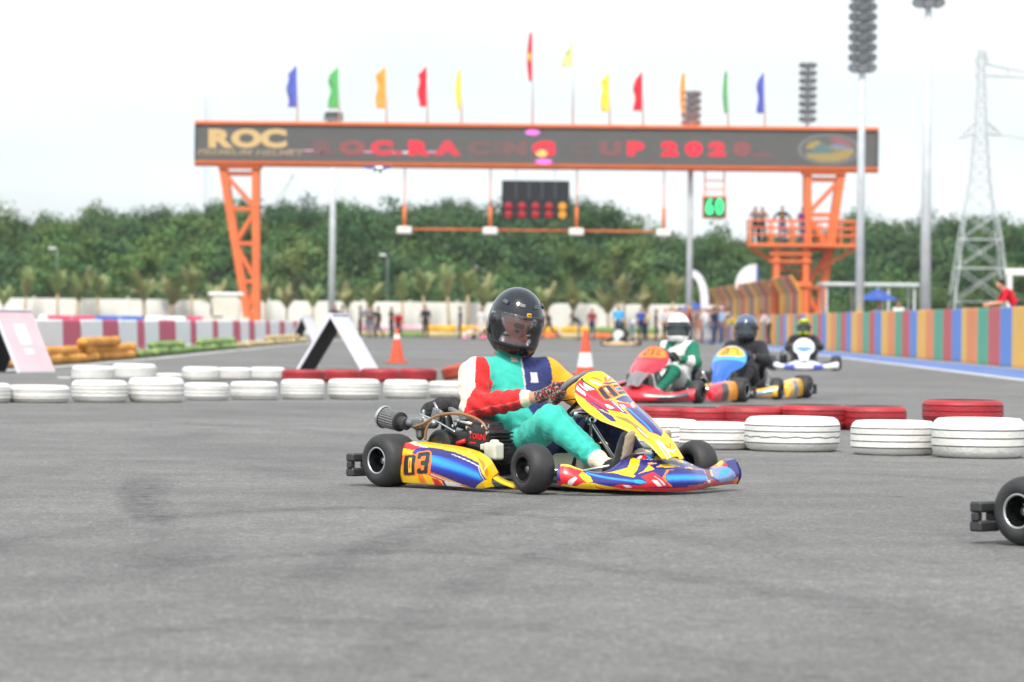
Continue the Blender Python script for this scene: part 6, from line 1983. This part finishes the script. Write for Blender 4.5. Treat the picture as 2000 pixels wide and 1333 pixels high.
def helmet_shape(s, off=0.0):
    s.ell((0, 0, .018), (.148 + off, .127 + off, .150 + off), 'top')
    s.ell((-.012, 0, -.055), (.134 + off, .120 + off, .120 + off), 'low', .04)
    s.ell((.066, 0, -.080), (.100 + off, .098 + off, .082 + off), 'chin', .05)
    s.box((-.01, 0, -.275), (.30, .30, .13), .01, None, .012, Matrix.Rotation(R(-6), 3, 'Y'), 'sub')
    return s
OPEN_M = Matrix.Rotation(R(-9), 3, 'Y')
def helmet_parts(vox, hollow):
    s = helmet_shape(Sculpt())
    if hollow:
        for c, r in (((0, 0, .018), (.130, .110, .132)), ((-.01, 0, -.06), (.116, .102, .14)), ((.06, 0, -.08), (.082, .080, .066))): s.ell(c, r, None, .02, None, 'sub')
        s.ell((-.01, 0, -.17), (.11, .095, .08), None, .01, None, 'sub')
    s.box((.155, 0, .004), (.16, .30, .062), .03, None, .006, OPEN_M, 'sub')
    shell = s.build(vox, pad=.02)
    v = Sculpt()
    v.ell((0, 0, .018), (.1535, .1325, .1555), 'v').ell((.066, 0, -.080), (.1055, .1035, .0875), 'v', .05)
    v.ell((0, 0, .018), (.1475, .1265, .1495), None, .0, None, 'sub').ell((.060, 0, -.080), (.097, .096, .080), None, .01, None, 'sub')
    v.box((.150, 0, .012), (.165, .30, .074), .03, None, .004, OPEN_M, 'and')
    vis = v.build(min(vox, .0042), pad=.02)
    return shell, vis
HELM = {}
def helmet(parent, loc, rot, style, main=False):
    vox = .005 if main else .009
    if main not in HELM: HELM[main] = helmet_parts(vox, main)
    (V, F), (VV, VF) = HELM[main]
    if style == 'black':
        C = np.tile(np.array((.007, .007, .008)), (len(V), 1))
        C[(V[:, 2] > .075)] = (.011, .013, .020)
    elif style == 'white':
        C = np.tile(np.array((.78, .77, .76)), (len(V), 1))
    elif style == 'blueblack':
        C = np.tile(np.array((.02, .02, .022)), (len(V), 1)); C[V[:, 2] > .07] = lin(84, 98, 124)
    else:
        C = np.tile(np.array(lin(205, 225, 30)), (len(V), 1)); C[(vnoise(V, 25, 4) > .35)] = (.10, .11, .04)
    inner = (V ** 2 * np.array([1 / .139, 1 / .118, 1 / .14]) ** 2).sum(1) < 1
    if main: C[inner & (V[:, 2] > -.1)] = (.03, .03, .032)
    h = link('helmet', mesh_np('helmet', V, F, M_shell, True, C), parent, loc)
    h.rotation_euler = rot
    link('visor', mesh_np('visor', VV, VF, M_visor if main else M_visor_dark), h)
    for sg in (-1, 1):
        MB().lathe([(0, .014), (.014, .014), (.018, .009), (.026, .009), (.029, 0), (.029, -.02)], 20, (.012, sg * .126, .012), Matrix.Rotation(R(-90 * sg), 3, 'X')).obj('visor_pivot', M_frame if main else M_plastic, h, True)
    if main:
        for x, y, z, w in ((.098, .035, .118, .034), (.098, -.035, .118, .034), (.040, -.095, .110, .04), (.040, .095, .110, .04)):
            nrm = Vector((x / .148 ** 2, y / .127 ** 2, (z - .018) / .15 ** 2)).normalized()
            q = nrm.to_track_quat('Z', 'Y').to_matrix()
            vt = MB().box((x, y, z) , (w, .020, .014), q, .004).obj('vent', M_frame, h)
            for d in (-.006, 0, .006): MB().box(Vector((x, y, z)) + q @ Vector((0, d, .0075)), (w * .8, .0022, .002), q).obj('vent_slat', M_engine_m, vt)
        nrm = Vector((.134 / .148 ** 2, 0, (.088 - .018) / .15 ** 2)).normalized(); q = nrm.to_track_quat('Z', 'Y').to_matrix()
        em = MB().box(Vector((.134, -.004, .088)), (.024, .020, .006), q, .003).obj('emblem', mat('gold_emblem', lin(230, 165, 25), .4), h)
        MB().box(Vector((.1365, -.004, .0893)), (.014, .004, .005), q).obj('emblem_mark', M_frame, em)
        c = Vector((.050, -.122, -.070)); nn = Vector((.25, -.95, -.12)).normalized()
        Mt = Matrix((( .96, nn.x * 0 + .02, nn.x), (.26, -.10, nn.y), (-.10, .99, nn.z))).to_4x4()
        zax = nn; xax = Vector((.95, .25, -.16)); xax = (xax - zax * xax.dot(zax)).normalized(); yax = zax.cross(xax)
        Mt = Matrix((xax, yax, zax)).transposed().to_4x4()
        text('chin_letters', 'ROYAL', mat('gold_lettering', lin(150, 120, 45), .5), h, Matrix.Translation(Vector((-.012, -.1205, -.078))) @ Mt, .020, 1.1, .0015, .0004)
    if style == 'yellow':
        pk = MB().prism([(.06, -.11), (.20, -.085), (.235, 0), (.20, .085), (.06, .11), (.04, 0)], .0, .012, Matrix.Rotation(R(-14), 3, 'Y'), (.0, 0, .085)).obj('peak', mat('yellow_peak', lin(205, 225, 30), .4), h)
        MB().ell if False else None
    return h

def driver(label, loc, rz, suit, style, head_yaw, head_pitch, main=False, cat_group='kart drivers', roll=0.0):
    p = empty('person', loc, rz); tag(p, label, 'person', cat_group)
    key = ('drv', main)
    if key not in cache:
        s = driver_sculpt(); V, F = s.build(.0062 if main else .0125, warp=wrinkles); cache[key] = (V, F, s.labels(V), s)
    V, F, lab, s = cache[key]
    C = suit(V, lab)
    link('body', mesh_np('body', V, F, M_cloth, True, C), p)
    hp = Vector((-.255, 0, .880)) if main else Vector((-.26, 0, .832)); rot = (R(roll), R(head_pitch), R(head_yaw))
    h = helmet(p, hp, rot, style, main)
    h.scale = (1.12, 1.12, 1.14) if main else (1.06, 1.06, 1.06)
    if main:
        fv, ff, fc = face_mesh()
        hd = link('head', mesh_np('head', fv, ff, M_skin, True, fc), p, hp + Euler(rot).to_matrix() @ Vector((.034, 0, -.012)))
        hd.rotation_euler = rot
        hd.scale = (1.12, 1.14, 1.12)
    return p

driver('driver in teal, navy, red and gold suit with black helmet in the kart number 03', (KX, KY, 0), KRZ, suit_main, 'black', -20, 22, True, roll=-6)
# ================================================================ the other karts and their drivers
def simple_livery(plate_digits, plate=True, fair_low=None, pod_a=None, pod_b=None, tip=None, inkplate='O'):
    L = {'pod': [], 'fair': [], 'bump': []}
    if fair_low is not None: L['fair'] += [([(.42, -1), (.42, 1), (1, 1), (1, -1)], fair_low)]
    if tip is not None: L['fair'] += [([(.70, -1), (.70, 1), (1, 1), (1, -1)], tip)]
    if plate:
        L['fair'] += [([(.03, -.85), (.03, .85), (.27, .9), (.32, .6), (.32, -.6), (.27, -.9)], inkplate)]
        n = len(plate_digits); w = .42
        for i, ch in enumerate(plate_digits):
            for q in digit_polys(ch, 0, 0, 1, 1, .22):
                x0 = -.62 + i * (1.24 / n) + .06
                L['fair'] += [([((.28 - p[1] * .19), x0 + p[0] * (1.24 / n - .14)) for p in q], 'K')]
    if pod_a is not None: L['pod'] += [([(0, 0), (.42, 0), (.36, 1), (0, 1)], pod_a)]
    if pod_b is not None: L['pod'] += [([(.42, 0), (.66, 0), (.60, .8), (.38, .8)], pod_b)]
    L['bump'] += [([(-.9, .15), (-.35, .1), (-.4, .45), (-.85, .5)], pod_b or 'K'), ([(.35, .1), (.9, .15), (.85, .5), (.4, .45)], pod_b or 'K')]
    return L
def kart_at(wheel_uv, wheel_loc, heading):
    """place a kart by where one wheel touches the ground"""
    g = gp(*wheel_uv); c, s = math.cos(heading), math.sin(heading)
    return (g.x - (c * wheel_loc[0] - s * wheel_loc[1]), g.y - (s * wheel_loc[0] + c * wheel_loc[1]), 0)
red, dred, grey = lin(208, 30, 50), lin(150, 20, 36), lin(120, 118, 120)
sky, deep, gold_ = lin(70, 165, 222), lin(30, 95, 190), lin(240, 180, 40)
# red kart
h = R(180 + 63)
loc = kart_at((1362, 789), (.53, .60), h)
make_kart('racing_kart', 'red and black kart with yellow number plate right behind the front fairing', loc, h, 'racing karts', INK,
          simple_livery('032', True, None, lin(236, 150, 40), (.03, .03, .04), grey), {'pod': red, 'fair': red, 'bump': red, 'fin': red}, 5, False)
gr, wh = lin(20, 110, 85), (.70, .70, .70)
driver('driver in white and green suit with white helmet in the red kart', loc, h, suit_plain({'torso': wh, 'thigh': wh, 'calf': gr, 'upper': gr, 'fore': wh, 'cuff': gr, 'sock': gr, 'hip': wh, 'collar': gr, 'shoe': (.6, .6, .6), 'sole': (.1, .1, .1), 'glove': (.03, .03, .03), 'skin': SKIN, 'pattern': gr, 'cut': .22}), 'white', 22, 6)
# blue kart
h = R(180 + 71)
loc = kart_at((1517, 781), (.53, .60), h)
make_kart('racing_kart', 'light blue and yellow kart in the middle of the three karts behind', loc, h, 'racing karts', INK,
          simple_livery('37', True, deep, None, lin(95, 120, 140), None, gold_), {'pod': gold_, 'fair': sky, 'bump': gold_, 'fin': sky}, 5, False)
blk = (.018, .018, .022)
driver('driver in black suit with grey-topped black helmet in the blue kart', loc, h, suit_plain({'torso': blk, 'upper': blk, 'fore': blk, 'glove': (.04, .05, .09), 'shoe': (.02, .02, .02), 'sole': (.05, .05, .05), 'skin': SKIN}), 'blueblack', 15, 4)
# white kart
h = R(180 + 86)
loc = kart_at((1570, 724), (.80, 0), h)
make_kart('racing_kart', 'white and blue kart coming straight on before the striped wall', loc, h, 'racing karts', INK,
          {'pod': [([(.2, 0), (.5, 0), (.4, .8), (.15, .8)], lin(60, 90, 200))], 'fair': [([(.12, -.55), (.12, .55), (.19, .55), (.19, -.55)], lin(205, 60, 70)), ([(.42, -1), (.42, 1), (.62, .4), (.72, 0), (.62, -.4)], lin(80, 130, 225))],
           'bump': [([(-.5, .0), (-.2, 0), (-.2, .6), (-.5, .6)], lin(70, 85, 190)), ([(.2, 0), (.5, 0), (.5, .6), (.2, .6)], lin(70, 85, 190))]},
          {'pod': (.72, .73, .76), 'fair': (.75, .77, .80), 'bump': (.75, .75, .80), 'fin': (.7, .7, .75)}, 3, False)
driver('driver in black suit with yellow peaked helmet in the white kart', loc, h, suit_plain({'torso': blk, 'glove': blk, 'shoe': blk, 'sole': blk, 'skin': SKIN}), 'yellow', 0, 4)
# far kart
h = R(180 + 80)
loc = kart_at((1205, 676), (.80, 0), h)
make_kart('racing_kart', 'small far kart with beige panels in the middle of the track', loc, h, 'racing karts', INK,
          {'pod': [], 'fair': [], 'bump': []}, {'pod': lin(190, 160, 120), 'fair': lin(190, 190, 190), 'bump': lin(200, 170, 120), 'fin': blk}, 0, False)
driver('driver in black with dark helmet in the small far kart', loc, h, suit_plain({'torso': (.03, .03, .035), 'upper': (.03, .03, .035), 'glove': blk, 'shoe': blk, 'sole': blk, 'skin': SKIN}), 'black', 0, 4)
# pink kart by the far rolls
h = R(200)
loc = (float(pt(938, 640, 196).x), 196, 0)
make_kart('racing_kart', 'pink and white kart standing far off behind the driver\'s shoulder', loc, h, 'racing karts', INK,
          {'pod': [], 'fair': [([(.4, -1), (.4, 1), (1, 1), (1, -1)], (.7, .7, .7))], 'bump': []}, {'pod': lin(230, 110, 140), 'fair': lin(228, 90, 120), 'bump': lin(225, 150, 170), 'fin': (.7, .7, .7)}, 0, False)
# near kart leaving the picture on the right
h = KRZ + R(2)
loc = kart_at((2016, 1066), (-.53, -.64), h)
make_kart('racing_kart', 'kart cut by the right edge of the picture, only rear wheel and black bumper showing', loc, h, 'racing karts', INK,
          simple_livery('05', True, None, (.03, .03, .03), red), {'pod': (.04, .04, .045), 'fair': (.04, .04, .045), 'bump': (.04, .04, .045), 'fin': (.04, .04, .045)}, -4, False)
driver('driver of the kart at the right edge, outside the picture', loc, h, suit_plain({'torso': (.03, .03, .05), 'glove': blk, 'shoe': blk, 'sole': blk, 'skin': SKIN}), 'black', -15, 6)

# ================================================================ people on foot
def human(pose='stand', vox=.022, fingers=False, seed=0):
    r = np.random.default_rng(seed)
    J = dict(pel=(0, 0, .94), ch=(0, 0, 1.26), nk=(.0, 0, 1.45), hd=(.025, 0, 1.60))
    for sg, t in ((-1, 'r'), (1, 'l')):
        J.update({t + 's': (-.01, sg * .175, 1.40), t + 'e': (-.03, sg * .245, 1.12), t + 'w': (.05, sg * .25, .88), t + 'h': (0, sg * .09, .90), t + 'k': (.03, sg * .10, .49), t + 'a': (-.02, sg * .11, .075)})
    if pose == 'walk':
        J.update(rk=(.16, -.10, .52), ra=(.10, -.11, .10), lk=(-.06, .10, .50), la=(-.30, .11, .13), re=(-.14, -.24, 1.14), rw=(-.12, -.25, .90), le=(.06, .24, 1.13), lw=(.22, .23, .95))
    if pose == 'run':
        J.update(pel=(0, 0, .92), ch=(.07, 0, 1.23), nk=(.12, 0, 1.41), hd=(.16, 0, 1.55), rk=(.30, -.10, .60), ra=(.38, -.11, .14), lk=(-.18, .10, .50), la=(-.52, .11, .22), rs=(.08, -.175, 1.36), ls=(.08, .175, 1.36), re=(-.08, -.25, 1.14), rw=(.10, -.24, 1.02), le=(.20, .24, 1.12), lw=(.36, .18, 1.22))
    if pose == 'hips':
        J.update(re=(-.08, -.40, 1.17), rw=(.03, -.20, 1.00), le=(-.08, .40, 1.17), lw=(.03, .20, 1.00))
    if pose == 'camera':
        J.update(re=(.14, -.24, 1.26), rw=(.24, -.07, 1.50), le=(.14, .24, 1.26), lw=(.26, .06, 1.49))
    if pose == 'lean':
        J.update(ch=(.16, 0, 1.20), nk=(.30, 0, 1.34), hd=(.38, 0, 1.46), rs=(.25, -.175, 1.30), ls=(.25, .175, 1.30), re=(.38, -.24, 1.03), rw=(.64, -.16, .99), le=(.38, .24, 1.03), lw=(.66, .10, .98))
    if pose == 'bend':
        J.update(pel=(-.08, 0, .88), ch=(.18, 0, 1.10), nk=(.34, 0, 1.22), hd=(.44, 0, 1.28), rs=(.28, -.175, 1.18), ls=(.28, .175, 1.18), re=(.40, -.2, .92), rw=(.56, -.14, .78), le=(.40, .2, .92), lw=(.56, .14, .78), rh=(-.06, -.09, .86), lh=(-.06, .09, .86))
    if pose == 'sit':
        dz = -.45
        J = {k_: ((v[0], v[1], v[2] + dz) if k_[1:] not in ('k', 'a') else v) for k_, v in J.items()}
        J.update(rk=(.40, -.12, .48), lk=(.40, .12, .48), ra=(.42, -.12, .08), la=(.42, .12, .08), re=(.05, -.24, .72), rw=(.26, -.16, .58), le=(.05, .24, .72), lw=(.26, .16, .58))
    if pose == 'fold':
        J.update(re=(.06, -.26, 1.14), rw=(.20, .04, 1.20), le=(.06, .26, 1.14), lw=(.20, -.04, 1.16))
    J = {k_: np.array(v, float) for k_, v in J.items()}
    s = Sculpt()
    f = unit(J['ch'] - J['pel'])
    s.limb(J['pel'], J['pel'] + f * .08, .125, .12, 'pants', .03, flat=((1, 0, 0), 1.25))
    s.limb(J['pel'] + f * .10, J['ch'], .125, .145, 'shirt', .05, flat=((1, 0, 0), 1.35))
    s.limb(J['rs'], J['ls'], .065, .065, 'shirt', .06)
    s.limb(J['nk'] - (J['hd'] - J['nk']) * .3, J['hd'], .052, .048, 'skin', .02)
    hx = unit(J['hd'] - J['nk'])
    s.ell(J['hd'], (.095, .076, .112), 'skin', .02)
    s.ell(J['hd'] + np.array([.092, 0, -.012]), (.018, .013, .020), 'skin', .012)
    s.ell(J['hd'] + np.array([-.018, 0, .035]), (.096, .083, .092), 'hair', .006)
    for sg in (-1, 1): s.ell(J['hd'] + np.array([-.005, sg * .078, -.005]), (.016, .010, .026), 'skin', .006)
    for sg, t in ((-1, 'r'), (1, 'l')):
        el = J[t + 'e']; up = J[t + 's']
        s.limb(up, up + (el - up) * .85, .062, .056, 'sleeve', .03); s.limb(up + (el - up) * .8, el, .046, .042, 'arm', .02)
        w = J[t + 'w']; s.limb(el, w, .043, .030, 'arm', .02)
        d = unit(w - el)
        s.limb(w, w + d * .07, .028, .030, 'hand', .01, flat=((0, 1, 0), 1.3))
        if fingers:
            sd_ = unit(np.cross(d, (0, 1, .2)))
            for q in range(4):
                b0 = w + d * .07 + sd_ * (-.027 + .018 * q)
                b1 = b0 + d * .035 * (.85, 1, 1, .8)[q]; b2 = b1 + unit(d + np.array([.3, 0, -.9])) * .035
                s.limb(b0, b1, .0095, .009, 'hand', .004); s.limb(b1, b2, .009, .0078, 'hand', .003)
            t0 = w + d * .02 - sd_ * .028
            s.limb(t0, t0 + unit(d * .7 - sd_ * .7) * .05, .012, .009, 'hand', .008)
        else:
            for q in range(3): s.limb(w + d * .07, w + d * (.135 + .01 * (q == 1)) + np.array([0, (q - 1) * .016, -.01]), .012, .010, 'hand', .004)
            s.limb(w + d * .02, w + d * .07 + np.array([.03, 0, .01]), .012, .010, 'hand', .006)
        kn, an = J[t + 'k'], J[t + 'a']
        s.limb(J[t + 'h'], kn, .092, .066, 'pants', .04); s.limb(kn, an + np.array([0, 0, .04]), .066, .048, 'pants', .03)
        fx = np.array([1, .12 * sg, 0]) if an[2] < .11 else unit((1, 0, -.6))
        s.limb(an + np.array([-.03, 0, -.03]), an + fx * .15 + np.array([0, 0, -.035]), .040, .036, 'shoe', .02)
    V, F = s.build(vox, pad=.04)
    return V, F, s.labels(V).astype(str)
human_cache = {}
HAIR = (.018, .015, .014)
def person(label, loc, face, pose, shirt, pants, hair=HAIR, skin=lin(178, 120, 92), sleeve=None, arm=None, shoe=(.05, .05, .05), vox=.022, fingers=False, height=1.66, group='spectators and marshals'):
    key = (pose, vox, fingers)
    if key not in human_cache: human_cache[key] = human(pose, vox, fingers)
    V, F, lab = human_cache[key]
    pal = {'shirt': shirt, 'pants': pants, 'hair': hair, 'skin': skin, 'hand': skin, 'sleeve': sleeve or shirt, 'arm': arm or skin, 'shoe': shoe}
    C = np.array([pal[l] for l in lab])
    t = empty('person', loc, R(face)); tag(t, label, 'person', group)
    sc = height / 1.72
    t.scale = (sc, sc, sc)
    body = link('body', mesh_np('body', V, F, M_skin_cloth, True, C), t)
    return t
def on_track(u, Y): p = pt(u, 640, Y); return (p.x, Y, 0)
DK = (.022, .024, .03); GREY = (.16, .17, .19); WHT = (.66, .66, .66); JEAN = lin(70, 85, 115); RED = lin(200, 32, 48); NAVY = lin(34, 42, 72)
crowd = [
    (654, 198, -70, 'stand', DK, DK, RED, 'person in black with red cap behind the white folding board'),
    (704, 200, 200, 'stand', GREY, DK, HAIR, 'person in grey top, leftmost of the three standing left of the cone'),
    (718, 199, -60, 'fold', lin(110, 118, 130), GREY, HAIR, 'person in pale grey standing in the middle of the three left of the cone'),
    (739, 200, 180, 'walk', DK, DK, HAIR, 'person in black jacket, rightmost of the three left of the cone'),
    (778, 200, -90, 'bend', RED, DK, HAIR, 'person in red shirt bending behind the left orange cone'),
    (831, 197, -90, 'stand', DK, DK, HAIR, 'person all in black standing right of the left cone'),
    (899, 200, 180, 'stand', NAVY, DK, HAIR, 'person in dark clothes just left of the driver\'s helmet'),
    (940, 201, -80, 'stand', WHT, WHT, HAIR, 'person in white behind the pink kart'),
    (1073, 200, 180, 'run', DK, DK, HAIR, 'person in black striding left just right of the driver\'s helmet'),
    (1131, 202, 180, 'bend', DK, GREY, HAIR, 'person in black leaning forward before the white wall'),
    (1156, 200, -70, 'stand', lin(140, 50, 62), NAVY, HAIR, 'person in dull red top with navy trousers above the right cone'),
    (1208, 170, -90, 'stand', lin(70, 165, 215), NAVY, lin(190, 150, 90), 'person in light blue shirt behind the small far kart'),
    (1236, 204, 20, 'bend', WHT, lin(120, 135, 160), HAIR, 'person in white shirt bending right of the small far kart'),
    (1252, 196, -90, 'walk', lin(40, 80, 165), NAVY, HAIR, 'person in blue shirt walking right of the small far kart'),
    (1281, 198, 0, 'stand', DK, DK, HAIR, 'slim person all in black left of the crowd by the wall'),
    (1309, 178, -120, 'stand', lin(230, 205, 205), RED, lin(170, 200, 90), 'person with red trousers and green cap at the left of the crowd'),
    (1327, 184, -60, 'fold', lin(205, 170, 190), GREY, HAIR, 'person in pale pink top in the crowd under the blue parasol'),
    (1347, 176, 190, 'camera', lin(150, 30, 50), DK, lin(225, 160, 40), 'person in dark red top with yellow cap under the blue parasol'),
    (1364, 182, -90, 'stand', lin(150, 120, 105), lin(180, 130, 105), HAIR, 'person in beige clothes under the right side of the blue parasol'),
    (1379, 174, -70, 'stand', WHT, lin(150, 155, 165), lin(220, 200, 195), 'person in white shirt with pale cap right of the blue parasol'),
    (1394, 170, 170, 'camera', NAVY, JEAN, HAIR, 'person in navy top and jeans taking a photo by the striped wall'),
    (1409, 173, 200, 'stand', lin(150, 175, 205), JEAN, lin(205, 190, 195), 'person in light blue shirt and jeans next to the striped wall'),
    (668, 203, 10, 'stand', GREY, NAVY, HAIR, 'person in grey top with navy trousers between the white board and the dark group'),
    (727, 204, -100, 'stand', DK, GREY, HAIR, 'person in black top with grey trousers behind the three left of the cone'),
    (764, 203, -30, 'fold', lin(60, 70, 60), DK, HAIR, 'person in dark green top left behind the left cone'),
    (1050, 204, -60, 'stand', WHT, NAVY, HAIR, 'person in white shirt partly behind the right side of the helmet'),
    (1262, 203, 200, 'fold', lin(215, 195, 60), NAVY, HAIR, 'person in yellow top right of the one in blue'),
    (1300, 190, -60, 'stand', lin(205, 205, 215), DK, RED, 'person in pale top with red cap behind the red trousers'),
    (1319, 190, -100, 'camera', DK, JEAN, HAIR, 'person in black top and jeans at the left edge of the blue parasol'),
    (1337, 192, 170, 'stand', lin(200, 60, 60), NAVY, lin(40, 90, 170), 'person in light red top with blue cap under the parasol'),
    (1356, 190, -80, 'fold', lin(235, 225, 215), GREY, HAIR, 'person in cream top behind the one with yellow cap'),
    (1372, 188, 190, 'stand', lin(60, 60, 75), JEAN, lin(230, 225, 220), 'person in dark grey top with white cap right under the parasol'),
    (1387, 186, -70, 'stand', lin(190, 120, 100), NAVY, HAIR, 'person in salmon top behind the photographer in navy'),
    (1402, 187, -100, 'camera', lin(90, 100, 120), DK, HAIR, 'person in slate top filming behind the one in light blue'),
    (1421, 182, 180, 'camera', lin(215, 210, 205), GREY, lin(60, 60, 60), 'person in white top with a dark cap close to the striped wall'),
    (1437, 176, 185, 'bend', lin(200, 175, 60), DK, HAIR, 'person in mustard top bending by the striped wall behind the blue kart'),
    (1502, 171, 185, 'lean', lin(215, 205, 205), DK, HAIR, 'person in white leaning on the wall left of the yellow helmet'),
]
for u, Y, fc, pose, sh, pa, ha, lab in crowd:
    person(lab, on_track(u, Y), fc, pose, sh, pa, ha, height=1.66 + .04 * math.sin(u))
# on the platform
def on_deck(u, dy): return (pt(u, 470, GY_).x, GY_ + dy, zd + .081)
person('person filming at the left corner of the orange platform', on_deck(1474, -.4), -100, 'camera', GREY, DK, HAIR, height=1.7, group='people on the platform')
person('second person behind the filming one at the left corner of the platform', on_deck(1489, .3), -80, 'camera', lin(120, 110, 100), DK, HAIR, height=1.7, group='people on the platform')
pp = person('person in black shirt with hands on hips on the orange platform', on_deck(1527, -.2), -90, 'hips', (.02, .02, .022), JEAN, HAIR, height=1.74, group='people on the platform')
person('person in purple top beside the gantry leg on the platform', on_deck(1568, .2), -60, 'stand', lin(120, 50, 110), JEAN, HAIR, height=1.7, group='people on the platform')
MB().box((.165, 0, 1.25), (.01, .14, .06), None, .002).obj('shirt_print', mat('yellow_shirt_print', lin(215, 175, 50), .8), pp)
# beyond the striped wall
p = pt(1948, 560, 93)
person('man in red polo shirt leaning over the striped wall at the right', (12.0, 91.5, .44), 185, 'lean', lin(205, 25, 50), NAVY, HAIR, lin(205, 150, 125), vox=.0115, fingers=True, height=1.72, group='people beyond the striped wall')
p = pt(1714, 590, 150)
person('person in grey sitting under the blue parasol beyond the striped wall', (p.x, 149.5, .55), -95, 'sit', GREY, DK, HAIR, height=1.7, group='people beyond the striped wall')
MB_seat = MB().box((0, 0, .70), (.45, .45, .06), None, .01)
for sx in (-.18, .18):
    for sy in (-.18, .18): MB_seat.box((sx, sy, .335), (.04, .04, .67))
tag(MB_seat.obj('stool', M_pole, None, False, (p.x - .02, 149.56, .05)), 'high stool under the blue parasol beyond the striped wall', 'stool')
p = pt(1755, 590, 152)
person('person in white shirt standing right of the blue parasol', (p.x, 152, .15), -100, 'stand', WHT, DK, HAIR, height=1.72, group='people beyond the striped wall')
tag(MB().box((p.x + .0, 151.5, .07), (3.0, 5.0, .14), None, .02).obj('plinth', M_white_wall), 'low pale plinth under the people beyond the striped wall', 'plinth')
tag(MB().box((12.1, 91.5, .22), (.9, 1.4, .43), None, .02).obj('step_block', M_white_wall), 'pale block behind the striped wall that the man in red stands on', 'block')
# something loose on the track: a scrap of paper by the pink board
q = gp(125, 739)
tag(MB().prism([(-.09, -.05), (.10, -.06), (.12, .03), (.0, .08), (-.10, .05)], 0, .015).obj('paper_scrap', M_collar, None, False, (q.x, q.y, .004)), 'white scrap of paper lying right of the pink board', 'paper')
# ================================================================ hazy air
hm, hnt, hb2 = new_mat('haze_air')
hnt.nodes.remove(hb2)
pv = hnt.nodes.new('ShaderNodeVolumePrincipled')
pv.inputs['Color'].default_value = (.93, .96, 1.0, 1)
pv.inputs['Density'].default_value = .00016
pv.inputs['Anisotropy'].default_value = .2
hnt.links.new(pv.outputs['Volume'], hnt.nodes['Material Output'].inputs['Volume'])
hz = MB().box((0, 250, 15.5), (1400, 1200, 33)).obj('haze', hm)
tag(hz, kind='stuff')
hz['label'] = 'thin pale haze in the air over the whole track'
hz['category'] = 'haze'
